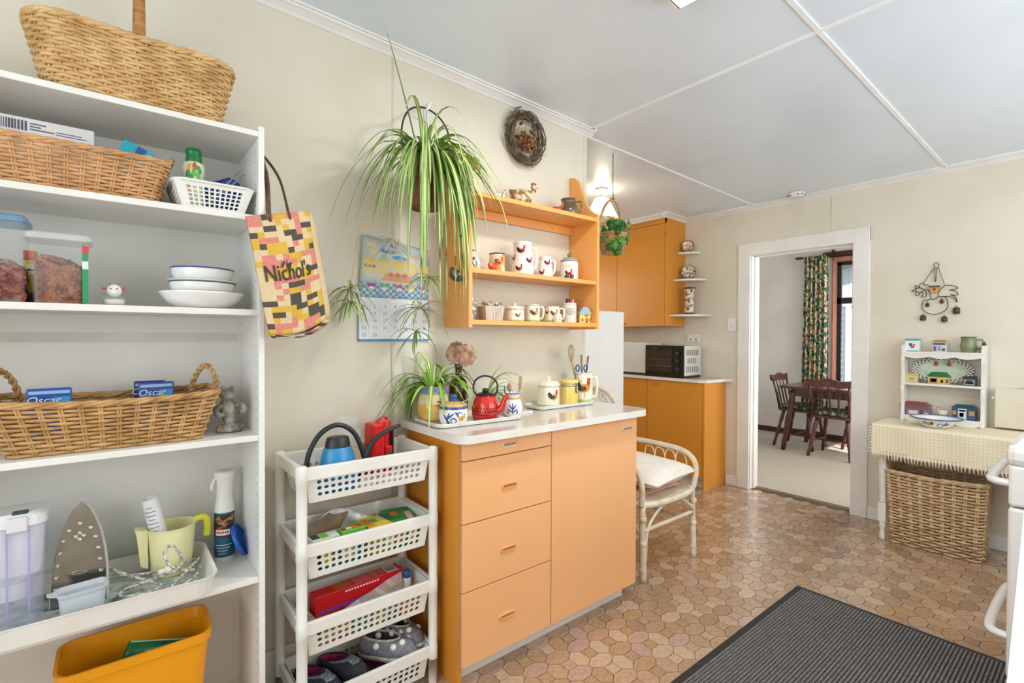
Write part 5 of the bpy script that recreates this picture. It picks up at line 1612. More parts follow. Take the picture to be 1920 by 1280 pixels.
MB().tube([(0, 0, 1.9), (.006, .0, 1.915), (.0135, 0, 1.91)], .0025, 6).build('hanging_loop', PEW, t)

# ------------------------------------------------------------------ twig wreath
t = thing('twig_wreath', 'grey twig wreath with dried brown flowers high on the wall', 'wreath', (1.605, -.03, 2.287))
TW = mat('grey_twig', '#7b6a55', .8, c2='#52442f', ns=30)
tw = MB(); r = random.Random(21)
for k in range(46):
    a0 = r.uniform(0, 2 * PI); sweep = r.uniform(1.2, 3.4); R0 = r.uniform(.085, .118); yo = r.uniform(-.018, .018)
    pts = []
    for i in range(14):
        a = a0 + sweep * i / 13
        q = R0 + .009 * math.sin(a * 3 + k) + r.uniform(-.002, .002)
        pts.append((q * 1.02 * math.cos(a), yo + .01 * math.sin(a * 2.3 + k), q * 1.1 * math.sin(a)))
    tw.tube(pts, r.uniform(.0022, .0042), 5)
for k in range(26):
    a = r.uniform(0, 2 * PI)
    p = Vector((.115 * math.cos(a), r.uniform(-.015, .01), .126 * math.sin(a)))
    tw.tube([p, p + Vector((math.cos(a + .9) * .03, -.004, math.sin(a + .9) * .03))], .0014, 4)
tw.build('twigs', TW, t, kind='stuff')
MB().tube(smoothpts([(-.09, .005, .07), (-.07, 0, .12), (-.03, .01, .145), (.0, .016, .165)], 4), .0025, 6).build('hanging_twig', TW, t)
fb = MB()
for k in range(150):
    x, zz = r.gauss(0, .036), r.gauss(-.03, .036)
    if x * x + zz * zz < .085 ** 2:
        fb.ball((x, r.uniform(-.022, .004), zz), r.uniform(.005, .009), 7, 5, mi=r.choice((0, 1, 2)))
for k in range(26):
    x = r.gauss(-.01, .025); fb.tube([(x, -.005, -.04), (x + r.uniform(-.03, .03), -.01, .02 + r.random() * .03)], .0012, 4, mi=r.choice((1, 3)))
fb.build('dried_flowers', [flat('#7d4a2a', .9), flat('#a97a48', .9), flat('#5d3822', .9), flat('#b89a62', .9)], t, kind='stuff')
# ------------------------------------------------------------------ orange cabinet with drawers
CX0, CX1, CF = .977, 2.006, -.414
ZB, ZT = .082, .913
t = thing('drawer_cabinet', 'orange kitchen cabinet with four drawers and one wide door', 'cabinet', (0, 0, 0))
MB().b2((CX0 + .004, CF + .02, ZB), (CX1 - .004, -.002, ZT), .001).build('carcass', ORANGE2, t)
MB().b2((CX0 - .002, CF + .018, 0), (CX0 + .016, -.002, ZT), .001).build('end_panel', ORANGE2, t)
MB().b2((CX0 + .012, -.345, 0), (1.985, -.33, ZB), .001).build('kick_board', TRIMW, t)
XM = 1.428
MB().b2((CX0 + .002, CF + .012, ZB), (CX0 + .007, CF + .02, ZT)).build('edge_strip', mat('pale_edge', '#caa06a', .4), t)
def zat(u, v):
    return at(u, v, y=CF).z
zc = [ZT, zat(866, 867), zat(863, 987), zat(861, 1117), ZB]
g = .0022
WH = mat('chrome_white_pull', '#e9dfd2', .18, metal=.35)
def pull(parent, x, z, m, w=.075, h=.022):
    mb = MB()
    ring = []
    o1, o2, o3 = rrect(w, h, h * .45, 5), rrect(w - .012, h - .011, .005, 5), rrect(w - .013, h - .012, .005, 5)
    mb.loft([[(x + p[0], CF + d, z + p[1]) for p in o] for o, d in ((o1, .0005), (o1, -.004), (rrect(w - .005, h - .005, h * .4, 5), -.0065), (o2, -.006), (o3, .0))], smooth=False, cap1=False)
    mb.build('handle', m, parent)
    MB().prism([(x + p[0], z + p[1]) for p in o3], CF - .0006, CF - .0002, 'xz').build('handle_recess', mat('pull_recess', '#c9803a', .5), parent)
for k in range(4):
    d = MB().b2((CX0 + .008, CF, zc[k + 1] + g), (XM - g, CF + .018, zc[k] - g - (.001 if k == 0 else 0)), .0012).build('drawer', PEACH, t)
    zz = (zc[k] + zc[k + 1]) / 2
    u, v = ((955, 832), (955, 909), (953, 1027), (950, 1152))[k]
    q = at(u, v, y=CF)
    pull(d, q.x, q.z, WH if k == 0 else mat('peach_pull', '#f2ac6c', .3))
d = MB().b2((XM + g, CF, ZB + g), (CX1 - .003, CF + .018, ZT - g), .0012).build('door', PEACH, t)
q = at(1176, 803, y=CF)
pull(d, q.x, q.z, WH)
MB().ball((at(936, 842, y=CF).x, CF - .001, at(936, 842, y=CF).z), .003, 8, 5).build('bumper_dot', TRIMW, t)

LAM = mat('speckled_laminate', '#d8cfc4', .16, c2='#c8baab', ns=120, lo=.45, hi=.6, coat=.5)
EDGE = mat('laminate_edge', '#eeebe2', .3, c2='#e8e4d9', ns=10)
CT = .945
t = thing('counter_top', 'pale laminate worktop with rounded corners on the orange cabinet', 'worktop', (0, 0, 0))
def ctop(x0, x1, y0, y1, r):
    o = [(x1, y1), (x0, y1)]
    for k in range(9):
        a = PI + PI / 2 * k / 8
        o.append((x0 + r + r * math.cos(a), y0 + r + r * math.sin(a)))
    for k in range(9):
        a = PI * 1.5 + PI / 2 * k / 8
        o.append((x1 - r + r * math.cos(a), y0 + r + r * math.sin(a)))
    return o
poly = ctop(.945, 2.045, -.462, -.001, .05)
MB().prism(poly, .9145, CT - .001, 'xy').build('edge_band', EDGE, t)
MB().prism([(1.495 + (a - 1.495) * .9985, b + .0006) for a, b in poly], CT - .001, CT, 'xy').build('top_sheet', LAM, t)

# ------------------------------------------------------------------ things on the worktop
def enamel_tray(name, label, cx, cy, w, d, rz=0):
    t = thing(name, label, 'tray', (cx, cy, CT), rz)
    MB().loft([rr(w - .03, d - .03, .03, .0005), rr(w - .012, d - .012, .035, .004), rr(w, d, .04, .017), rr(w, d, .04, .019), rr(w - .016, d - .016, .035, .008), rr(w - .03, d - .03, .03, .005)], smooth=False).build('tray_body', WHITEC, t)
    return t
enamel_tray('plant_tray', 'white tray carrying the red teapot and spider plant', 1.165, -.185, .42, .25, math.radians(-2))
enamel_tray('canister_tray', 'white tray carrying the yellow rooster canisters', 1.765, -.12, .39, .15, math.radians(-1))
tag(MB().box((1.475, -.17, CT + .004), (.075, .055, .008), .002).build('ceramic_tile', WHITEC), 'small white tile lying between the two trays', 'tile')
ZY = CT + .0055
# yellow face pot with a spider plant
t = thing('face_pot', 'yellow ceramic pot with a blue rim holding a spider plant', 'pot', (1.035, -.115, ZY))
pr = sp([(.045, 0), (.058, .01), (.068, .05), (.06, .1), (.05, .125), (.054, .14)], 4)
MB().lathe(cup(pr, .004), 28).build('pot_body', mat('ochre_glaze', '#dcae4a', .2, c2='#e6c47c', ns=7, coat=.4), t)
R_ = radius_of(pr); A = face((1.035, -.115)); dm = MB()
a = A
band(dm, .112, .139, -1.6, 1.6, 0)
wrap(dm, ell(-.012, .124, .004, .005), R_, A, 1, .0012); wrap(dm, ell(.008, .124, .004, .005), R_, A, 1, .0012)
band(dm, .072, .108, -1.2, 1.2, 2)
rooster(dm, R_, A, .02, .075, .9)
dm.mi = [m if m > 3 else m for m in dm.mi]
dm.build('painted_face', [flat('#7f9fc4', .2), flat('#b2452a', .2), flat('#e6d9a0', .2), flat('#2d4a3a', .2)], t)
pl = thing('potted_spider_plant', 'bright spider plant growing in the yellow pot on the worktop', 'plant', (1.035, -.115, ZY + .125))
MB().lathe([(.046, 0), (.04, .006), (.001, .008)], 16).build('soil', mat('dark_soil', '#33251a', .95, bump=.6), pl)
r = random.Random(8)
yw = -.012 + .115
for k in range(40):
    az = r.uniform(0, 2 * PI)
    leaf(pl, (math.cos(az) * .02, math.sin(az) * .02, 0), az, r.uniform(.7, 1.45), r.uniform(.17, .32), r.uniform(.012, .018), r.uniform(8, 15), [G_BRI, r.choice((G_MID, G_BRI, G_BRI))], ymax=yw)
for az, L in ((PI * 1.02, .36), (PI * 1.08, .34), (PI * .95, .33)):
    leaf(pl, (-.02, 0, 0), az, .8, L, .011, 8.5, [G_DRY, G_EDGE], ymax=yw)
# blue scroll bowl
BLU = flat('#33568f', .2)
t = thing('sugar_pot', 'white bowl with blue scrolls, yellow lid and a spoon', 'bowl', (1.045, -.255, ZY))
pr = sp([(.042, 0), (.05, .006), (.058, .035), (.055, .062), (.052, .074)], 4)
MB().lathe(cup(pr, .003), 28).build('bowl_body', WHITEC, t)
R_ = radius_of(pr); A = face((1.045, -.255)); dm = MB()
for x, zz, rx, ry, ro, c in ((-.03, .03, .004, .02, .6, 0), (-.022, .035, .004, .022, -.3, 0), (-.012, .04, .004, .018, -.9, 0), (-.02, .012, .006, .008, 0, 0), (.0, .022, .013, .012, 0, 0), (.0, .021, .009, .008, 0, 2), (.025, .045, .013, .011, 0, 0), (.028, .043, .009, .008, 0, 2), (.032, .03, .011, .01, .3, 1), (.043, .034, .005, .016, -.5, 1), (.012, .05, .004, .008, .9, 0)):
    wrap(dm, ell(x, zz, rx, ry, ro), R_, A, c, .0007 + .0003 * (c == 2) + .0005 * (c == 1))
a = A; band(dm, .064, .0735, -PI, PI, 0, .0008, 32)
dm.build('painted_scrolls', [BLU, flat('#d9ab3f', .2), WHITEC], t)
MB().lathe(sp([(.054, .075), (.05, .082), (.025, .09), (.015, .092)], 3), 26).build('lid', flat('#d8b96a', .2), t)
MB().lathe(sp([(.014, .09), (.019, .094), (.014, .104), (.018, .11), (.012, .118), (.002, .12)], 3), 18).build('lid_knob', BLU, t)
MB().tube(smoothpts([(.02, 0, .08), (.05, -.004, .088), (.09, -.008, .108)], 4), .0028, 6).build('spoon_handle', mat('steel', '#c9c9c9', .2, metal=1), t)
# brown bottle with dried flower
t = thing('brown_bottle', 'tall dark brown glass bottle behind the red teapot', 'bottle', (1.168, -.1, ZY))
MB().lathe(sp([(.036, 0), (.04, .006), (.042, .1), (.041, .13), (.034, .155), (.017, .175), (.015, .205), (.018, .212), (.018, .222), (.015, .225)], 4), 28).build('bottle_body', mat('amber_glass', '#3a1c0e', .08, c2='#4c260f', ns=6, coat=.6, spec=.7), t)
t = thing('dried_flowers', 'dried pinkish brown flower heads standing in the brown bottle', 'flower', (1.168, -.1, ZY + .226))
PET = mat('dried_petal', '#cba68e', .85, c2='#a67c63', ns=38, bump=.5, bs=60)
def fan(c, nx, r, name):
    c = Vector(c); nx = Vector(nx).normalized()
    M_ = frame(c, nx.cross(Vector((0, 0, 1))), Vector((0, 0, 1)))
    mb = MB()
    n = 20
    vs = [M_ @ Vector((0, 0, .012))]
    for ring, (q, d) in enumerate(((.5, .008), (1, -.004))):
        for i in range(n):
            a_ = 2 * PI * i / n
            rq = r * q * (1 + (.06 if i % 2 else -.06) * ring)
            vs.append(M_ @ Vector((rq * math.cos(a_), rq * math.sin(a_), d + (.006 if i % 2 else -.004) * q)))
    mb.add(vs, [(0, 1 + i, 1 + (i + 1) % n) for i in range(n)] + [(1 + i, 1 + n + i, 1 + n + (i + 1) % n, 1 + (i + 1) % n) for i in range(n)], 0, True)
    return mb.build(name, PET, t, solid=.002)
fan((.022, -.02, .038), (-.45, -1, .1), .048, 'flower_head')
fan((-.028, -.01, .045), (-1, -.6, .3), .04, 'flower_head')
fan((-.005, .01, .062), (-.2, -.4, .8), .036, 'flower_head')
MB().tube(smoothpts([(0, 0, -.2), (0, 0, -.02), (.005, -.008, .03)], 4), .004, 6).build('stem', flat('#7a5a3c', .8), t)
for k, (dx, dz) in enumerate(((-.015, .09), (.0, .098), (-.03, .085))):
    MB().tube(smoothpts([(-.01, -.01, .05), (dx * .7, -.012, .07), (dx, -.012, dz)], 4), .0015, 5).build('sprig', flat('#6d7a72', .7), t)
# red teapot
TRED = mat('red_enamel', '#d4261b', .15, c2='#c51f15', ns=5, coat=.6)
t = thing('red_teapot', 'bright red enamel teapot with dark dots and a black bail handle', 'teapot', (1.215, -.235, ZY))
pr = sp([(.046, 0), (.053, .005), (.057, .03), (.054, .065), (.044, .09), (.038, .1)], 4)
MB().lathe(pr, 28).build('pot_body', TRED, t)
MB().lathe(sp([(.04, .1), (.04, .104), (.025, .112), (.01, .114)], 3), 24).build('lid', mat('black_enamel', '#2a2420', .2), t)
MB().lathe([(.01, .113), (.014, .117), (.013, .128), (.004, .13)], 14).build('lid_knob', mat('black_enamel', '#2a2420', .2), t)
A = face((1.215, -.235)); R_ = radius_of(pr)
sa = A + PI / 2 - .25
c_, s2 = math.cos(sa), math.sin(sa)
MB().tube(smoothpts([(c_ * .045, s2 * .045, .03), (c_ * .07, s2 * .07, .05), (c_ * .08, s2 * .08, .08), (c_ * .095, s2 * .095, .105)], 4), [.016, .0155, .015, .0145, .014, .0132, .0125, .012, .0115, .011, .0105, .01, .0095], 12).build('spout', TRED, t)
MB().tube(smoothpts([(-c_ * .038, -s2 * .038, .098), (-c_ * .052, -s2 * .052, .12), (-c_ * .048, -s2 * .048, .155), (-c_ * .02, -s2 * .02, .178), (c_ * .02, s2 * .02, .178), (c_ * .048, s2 * .048, .155), (c_ * .05, s2 * .05, .12), (c_ * .038, s2 * .038, .098)], 5), .004, 8).build('bail_handle', BLK, t)
dm = MB()
for i in range(11):
    for j in range(4):
        wrap(dm, ell(-.06 + i * .012 + (j % 2) * .006, .012 + j * .013, .0036, .0036, 0, 8), R_, A, 0, .0006)
dm.build('painted_dots', flat('#5d120c', .2), t)
# small pot with spider plant behind, vase
t = thing('small_spider_plant', 'small spider plant in a glass behind the scroll vase', 'plant', (1.335, -.085, CT))
MB().lathe(cup(sp([(.03, 0), (.034, .004), (.04, .08)], 3), .003), 20).build('glass_pot', CLEARG, t)
MB().lathe([(.03, .004), (.034, .06), (.001, .062)], 16).build('soil', mat('dark_soil', '#33251a', .95), t)
r = random.Random(15)
for k in range(20):
    az = r.uniform(PI, 2.15 * PI)
    leaf(t, (0, 0, .06), az, r.uniform(.8, 1.45), r.uniform(.16, .3), .011, r.uniform(8, 13), [G_EDGE, G_MID], ymax=.07)
t = thing('scroll_vase', 'white vase with blue leaves and a gold band on the plant tray', 'vase', (1.362, -.235, ZY))
pr = sp([(.03, 0), (.038, .006), (.044, .035), (.036, .065), (.028, .078), (.034, .098), (.038, .102)], 4)
MB().lathe(cup(pr, .003), 26).build('vase_body', WHITEC, t)
R_ = radius_of(pr); A = face((1.362, -.235)); dm = MB()
for x, zz, rx, ry, ro, c in ((0, .035, .003, .026, 0, 0), (-.008, .042, .003, .014, .6, 0), (.008, .042, .003, .014, -.6, 0), (-.012, .028, .003, .013, .9, 0), (.012, .028, .003, .013, -.9, 0), (-.02, .02, .003, .01, .4, 0), (.02, .02, .003, .01, -.4, 0)):
    wrap(dm, ell(x, zz, rx, ry, ro), R_, A, c)
a = A; band(dm, .074, .080, -PI, PI, 1, .0008, 24); band(dm, .097, .1015, -PI, PI, 0, .0012, 24)
dm.build('painted_leaves', [BLU, flat('#c99a3c', .2)], t)
for k, (dx, c, l, hh) in enumerate(((-.01, '#a58a68', 'tan wooden honey dipper in the scroll vase', .052), (.022, '#b0844e', 'brown wooden fork in the scroll vase', .07), (-.024, '#3f7f92', 'teal handled spreader in the scroll vase', .04))):
    u_ = thing('utensil', l, 'utensil', (1.362 + dx, -.235, ZY + .03), 0, 'utensils in the scroll vase')
    MB().tube([(0, 0, 0), (dx * .3, 0, .05), (dx * .9, 0, .07 + hh * .35)], .0035, 8).build('shaft', flat(c, .6), u_)
    if k == 0:
        MB().ball((dx * .9, 0, .07 + hh * .5), (.010, .010, .019)).build('head', flat(c, .6), u_)
    elif k == 1:
        for q in (-1, 0, 1):
            MB().tube([(dx * .9, 0, .09), (dx * .9 + q * .006, 0, .105), (dx * .9 + q * .006 + .003, 0, .07 + hh)], .002, 6).build('tine', flat(c, .6), u_)
        MB().ball((dx * .9, 0, .092), (.009, .004, .008)).build('head', flat(c, .6), u_)
    else:
        MB().ball((dx * .9, 0, .09), (.004, .003, .016)).build('head', flat(c, .5), u_)

# rooster canisters
ZQ = CT + .0055
p = at(1027, 750, y=-.12)
farm('rooster_canister', 'cream lidded canister with a rooster, left on the canister tray', 'canister', p.x, .055, .105, .045, y=-.125, zz=ZQ, rs=((.5, .5, 1.25),))
p = at(1065, 750, y=-.12)
YJ_ = mat('yellow_glaze_jar', '#ecd073', .18, c2='#e6c765', ns=6, coat=.4)
t = thing('clip_top_jar', 'plain yellow clip top jar in the middle of the canister tray', 'jar', (p.x, -.128, ZQ))
MB().lathe(sp([(.042, 0), (.045, .004), (.045, .09), (.04, .1)], 3), 26).build('jar_body', YJ_, t)
MB().lathe(sp([(.043, .108), (.047, .11), (.047, .122), (.04, .128), (.002, .13)], 3), 26).build('lid', YJ_, t)
MB().lathe([(.041, .1), (.0415, .108), (.039, .109)], 26).build('seal', flat('#d8d0b0'), t)
WST = mat('steel_wire', '#6d6d6f', .3, metal=1)
MB().tube([(math.cos(q) * .0455, math.sin(q) * .0455, .096) for q in [2 * PI * i / 24 for i in range(24)]], .0015, 6, True).build('wire_band', WST, t)
A = face((p.x, -.128)); a = A + .75
MB().tube(smoothpts([(math.cos(a) * .046, math.sin(a) * .046, .112), (math.cos(a) * .053, math.sin(a) * .053, .1), (math.cos(a) * .05, math.sin(a) * .05, .075), (math.cos(a + .12) * .052, math.sin(a + .12) * .052, .06)], 4), .0028, 6).build('clip', WST, t)
p = at(1094, 748, y=-.12)
JX = p.x
t, R_, A = farm('rooster_jug', 'tall cream rooster jug full of kitchen tools on the canister tray', 'jug', JX, .047, .155, hand=True, y=-.122, zz=ZQ, rs=((0, .5, 2.0),), sc2=1.3)
WOODT = mat('pale_wooden_spoon', '#b49f80', .6, c2='#9d8767', ns=14)
sp_ = thing('wooden_spoon', 'pale wooden spoon standing highest in the rooster jug', 'spoon', (JX - .01, -.105, ZQ + .01))
q0 = at(1071, 665, y=-.1) - Vector((JX - .01, -.105, ZQ + .01))
MB().tube([(0, 0, 0), q0 * .5, q0 - Vector((0, 0, .02))], .006, 8).build('shaft', WOODT, sp_)
MB().loft([[(q0.x + sx2 * w * math.cos(2 * PI * i / 14), q0.y + .005 * math.sin(2 * PI * i / 14), q0.z + dz) for i in range(14)] for sx2, w, dz in ((1, .006, -.03), (1, .018, -.01), (1, .024, .015), (1, .022, .035), (1, .01, .05), (1, .002, .053))]).build('spoon_bowl', WOODT, sp_)
for k, (u, v, c, l) in enumerate(((1090, 665, '#8d7a63', 'worn wooden handled tool, left of two in the rooster jug'), (1103, 667, '#8a7660', 'worn wooden handled tool, right of two in the rooster jug'))):
    tip = at(u, v, y=-.11)
    o = MB().tube([(JX + .008 * k, -.115, ZQ + .02), tip.lerp(Vector((JX, -.115, ZQ)), .4), tip], [.004, .0045, .0055], 8).build('wooden_tool', mat('grey_wood', '#8c785f', .6, c2='#75634c', ns=20))
    tag(o, l, 'utensil', 'wooden tools in the rooster jug')
scs = thing('scissors', 'scissors with blue loop handles in the rooster jug', 'scissors', (0, 0, 0))
BH = flat('#1d4f9a', .3)
for u in (1083, 1098):
    c = at(u, 690, y=-.14)
    MB().tube([(c.x + .013 * math.cos(q), c.y, c.z + .016 * math.sin(q)) for q in [2 * PI * i / 16 for i in range(16)]], .0036, 8, True).build('loop', BH, scs)
    MB().tube([(c.x, c.y, c.z - .015), (JX, -.125, ZQ + .02)], .003, 6).build('blade', mat('steel', '#c9c9c9', .2, metal=1), scs)
# ------------------------------------------------------------------ kitchen corner: fridge, cupboards, worktop
FRW = mat('fridge_enamel', '#e9e8e4', .3, c2='#e5e4df', ns=4)
t = thing('fridge', 'white fridge standing just past the end of the wall', 'fridge', (2.20, .30, 0))
MB().b2((0, .03, .03), (.61, .62, 1.475), .008).build('body', FRW, t)
d = MB().b2((.003, 0, .08), (.607, .032, .735), .006).build('door', FRW, t)
d2 = MB().b2((.003, 0, .742), (.607, .032, 1.47), .006).build('door', FRW, t)
MB().b2((.003, .012, .734), (.607, .03, .743)).build('door_seal', mat('grey_seal', '#8f8a84', .6), t)
MB().b2((.02, -.03, .62), (.04, 0, .72), .005).build('handle', FRW, d)
MB().b2((.02, -.03, .76), (.04, 0, .95), .005).build('handle', FRW, d2)
MB().b2((.03, .05, 0), (.58, .6, .03)).build('foot', DARK, t)

LX, LY = 3.862, .285          # front face and end of the lower cupboards
t = thing('kitchen_cupboard', 'amber kitchen cupboard run below the toaster oven', 'cupboard', (0, 0, 0))
MB().b2((LX + .02, LY + .018, .1), (XD - .002, 2.05, .905), .001).build('carcass', ORANGE2, t)
MB().b2((LX - .002, LY, 0), (XD - .002, LY + .018, .905), .001).build('end_panel', ORANGE2, t)
MB().b2((LX + .07, LY + .02, 0), (LX + .085, 2.05, .1)).build('kick_board', TRIMW, t)
yd = [LY + .019, .735, .82 + .3, 1.6, 2.05]
ydv = [LY + .02, at(1213, 800, x=LX).y, 1.4, 2.05]
for a_, b_ in zip(ydv, ydv[1:]):
    d = MB().b2((LX, a_ + .002, .1), (LX + .018, b_ - .002, .903), .0012).build('door', ORANGE2, t)
    if a_ < .5:
        q = at(1229, 720, x=LX)
        MB().loft([[(LX + dx, q.y + p[0], q.z + p[1]) for p in rrect(w, h, .006, 4)] for w, h, dx in ((.07, .02, .001), (.07, .02, -.004), (.055, .009, -.003), (.055, .009, .0005))], smooth=False, cap1=False).build('handle', mat('amber_pull', '#c97f28', .35), d)
t = thing('kitchen_worktop', 'pale kitchen worktop with a clipped corner under the toaster oven', 'worktop', (0, 0, 0))
poly = [(LX - .02, 2.06), (LX - .02, LY + .05), (LX + .02, LY - .005), (4.12, LY - .03), (XD - .001, LY - .06), (XD - .001, 2.06)]
MB().prism(poly, .906, .93, 'xy').build('edge_band', EDGE, t)
MB().prism([(4.03 + (a_ - 4.03) * .995, b_ + .001) for a_, b_ in poly], .93, .9315, 'xy').build('top_sheet', mat('beige_laminate', '#dccbb6', .2, c2='#cbb79e', ns=90, coat=.4), t)
KZ = .9315

t = thing('toaster_oven', 'black toaster oven with a white vented side on the kitchen worktop', 'toaster oven', (3.885, .50, KZ))
OW, OD, OH = .40, .29, .27
BLKM = mat('black_gloss', '#1b1a18', .2, c2='#211f1c', ns=6)
MB().b2((.01, 0, .018), (OD, OW, OH + .015), .006).build('casing', flat('#dedbd4', .4), t)
MB().b2((0, 0, .012), (.016, OW, OH + .016), .004).build('front_panel', BLKM, t)
dr_ = MB().b2((-.006, .115, .045), (.004, OW - .012, OH - .002), .003).build('door', mat('oven_glass', '#2b2119', .08, c2='#3a2c1f', ns=4, spec=.8), t)
MB().tube([(-.02, .125, OH - .01), (-.02, OW - .025, OH - .01)], .006, 8).build('handle', BLKM, dr_)
for z_ in (.1, .16):
    MB().tube([(-.0075, .13, z_), (-.0075, OW - .03, z_)], .002, 6).build('rack_bar', mat('rack_steel', '#8d7d68', .3, metal=1), dr_)
for z_ in (.215, .145, .075):
    k_ = MB().lathe([(.024, 0), (.022, .012), (.018, .014)], 18, M=Matrix.Translation((-.001, .056, z_)) @ Matrix.Rotation(-PI / 2, 4, 'Y')).build('knob', BLKM, t)
    MB().b2((-.018, .054, z_ - .018), (-.013, .058, z_ + .018)).build('knob_mark', flat('#6f6f6c'), k_)
for k in range(3):
    sv = MB()
    for i in range(7 if k != 1 else 5):
        x_ = .045 + (.02 if k == 1 else 0) + i * .03
        MB().b2((x_, -.0008, .05 + k * .075), (x_ + .014, .001, .05 + k * .075 + .05)).build('vent_slot', flat('#7f7b74'), t)
MB().b2((0, .0, .0), (.27, OW, .02), .004).build('base', BLKM, t)
t = thing('bread_bin', 'plain white box beside the toaster oven on the worktop', 'box', (3.93, .925, KZ))
MB().b2((0, 0, 0), (.26, .34, .31), .006).build('body', flat('#e2ded8', .35), t)
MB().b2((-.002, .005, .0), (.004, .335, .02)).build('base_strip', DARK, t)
t = thing('wall_socket', 'white double power socket above the toaster oven', 'socket', (XD, .60, 1.283))
MB().box((-.006, 0, 0), (.012, .118, .068), .003).build('plate', TRIMW, t)
for s in (-1, 1):
    MB().box((-.013, s * .04, .016), (.004, .012, .018), .001).build('rocker', flat('#e2e0da'), t)
    MB().box((-.0125, s * .028, -.012), (.001, .018, .014)).build('outlet', flat('#8c8880'), t)
t = thing('light_switch', 'white light switch plate left of the doorway', 'switch', (XD, .2365, 1.405))
MB().box((-.005, 0, 0), (.01, .074, .116), .003).build('plate', TRIMW, t)
for s in (-1, 1):
    MB().box((-.011, 0, s * .017), (.004, .016, .02), .001).build('rocker', flat('#e6e3db'), t)

# upper cupboards
UX, UY = 3.91, .696
t = thing('upper_cupboard', 'amber wall cupboards reaching the ceiling above the worktop', 'cupboard', (0, 0, 0))
MB().b2((UX + .018, UY, 1.393), (XD - .002, 2.08, hz(4.1) - .004), .001).build('carcass', ORANGE2, t)
MB().b2((UX, UY, 1.393), (UX + .018, UY + .018, hz(UX) - .03), .001).build('edge_panel', ORANGE2, t)
MB().b2((UX, UY, hz(UX) - .075), (UX + .018, 2.08, hz(UX) - .005), .001).build('top_rail', ORANGE2, t)
ys_ = [UY + .018, at(1157, 520, x=UX).y, 1.7, 2.08]
for a_, b_ in zip(ys_, ys_[1:]):
    d = MB().b2((UX - .002, a_ + .002, 1.393), (UX + .017, b_ - .002, hz(UX) - .079), .0012).build('door', ORANGE2, t)
MB().ball((UX - .003, UY + .009, 2.235), .004, 8, 5).build('catch', DARK, t)
MB().ball((UX - .006, at(1172, 600, x=UX).y, 1.42), .008, 8, 5).build('knob', mat('brass_knob', '#7a5a2a', .3, metal=.8), t)

def corner_shelf(z_, rx, ry, label):
    o = []
    for k in range(13):
        a_ = PI / 2 * k / 12
        o.append((XD - rx * math.cos(a_), UY - ry * math.sin(a_)))
    poly = [(XD - .0005, UY - .0005)] + [(min(x, XD - .0005), min(y, UY - .0005)) for x, y in o]
    ob = MB().prism(poly, z_ - .016, z_, 'xy').build('corner_shelf', mat('shelf_white', '#f1eee6', .3))
    tag(ob, label, 'shelf', 'white corner shelves by the upper cupboard')
corner_shelf(2.078, .12, .15, 'topmost small white corner shelf beside the amber wall cupboard')
corner_shelf(1.823, .19, .22, 'middle white corner shelf beside the amber wall cupboard')
corner_shelf(1.498, .25, .26, 'lowest and largest white corner shelf beside the amber wall cupboard')
BRP = mat('brown_pattern_glaze', '#b98a5c', .25, c2='#efe4d2', ns=42, lo=.46, hi=.54)
GRP = mat('grey_pattern_glaze', '#4d463f', .3, c2='#d8cfc0', ns=36, lo=.47, hi=.56)
def stand_plate(name, label, x, y, z_, r, m, rim):
    t = thing(name, label, 'plate', (x, y, z_))
    A = face((x, y))
    M_ = Matrix.Translation((0, 0, r + .006)) @ Matrix.Rotation(A, 4, 'Z') @ Matrix.Rotation(math.radians(80), 4, 'Y')
    MB().lathe(sp([(.002, .004), (r * .5, .004), (r * .75, .006), (r, .016)], 4) + [(r, .012), (r * .7, .0), (.002, -.002)], 30, M=M_).build('plate_dish', m, t)
    MB().tube([M_ @ Vector((math.cos(q) * r, math.sin(q) * r, .015)) for q in [2 * PI * i / 30 for i in range(30)]], .003, 6, True).build('plate_rim', rim, t)
    for s in (-1, 1):
        dx, dy = -math.sin(A) * s * r * .55, math.cos(A) * s * r * .55
        MB().tube(smoothpts([(dx + math.cos(A) * .02, dy + math.sin(A) * .02, .014), (dx + math.cos(A) * .018, dy + math.sin(A) * .018, .003), (dx - math.cos(A) * .015, dy - math.sin(A) * .015, .003), (dx - math.cos(A) * .012, dy - math.sin(A) * .012, r)], 4), .003, 6).build('stand', DARK, t)
stand_plate('small_display_plate', 'small brown patterned plate on the topmost corner shelf', 4.155, .635, 2.078, .052, BRP, flat('#8a5a3a', .3))
stand_plate('large_display_plate', 'dark rimmed patterned plate on the middle corner shelf', 4.13, .61, 1.823, .062, mat('cream_brown_glaze', '#8d6b48', .3, c2='#e3d6bf', ns=46, lo=.46, hi=.52), flat('#57504a', .3))
t, R_, A = turned('pottery_vase', 'tall patterned pottery cylinder on the lowest corner shelf', 'vase', 4.11, .585, 1.498, sp([(.042, 0), (.046, .006), (.042, .02), (.04, .1), (.042, .2), (.049, .22), (.05, .245), (.046, .25)], 3), mat('cream_scroll_glaze', '#e8dcc8', .25, c2='#7d5a3c', ns=24, lo=.5, hi=.58))
MB().lathe([(.0485, .226), (.0515, .24), (.049, .2485)], 26).build('dark_collar', flat('#4a3c30', .3), t)
MB().lathe([(.0445, .0), (.0475, .006), (.044, .018)], 26).build('dark_foot', flat('#4a3c30', .3), t)

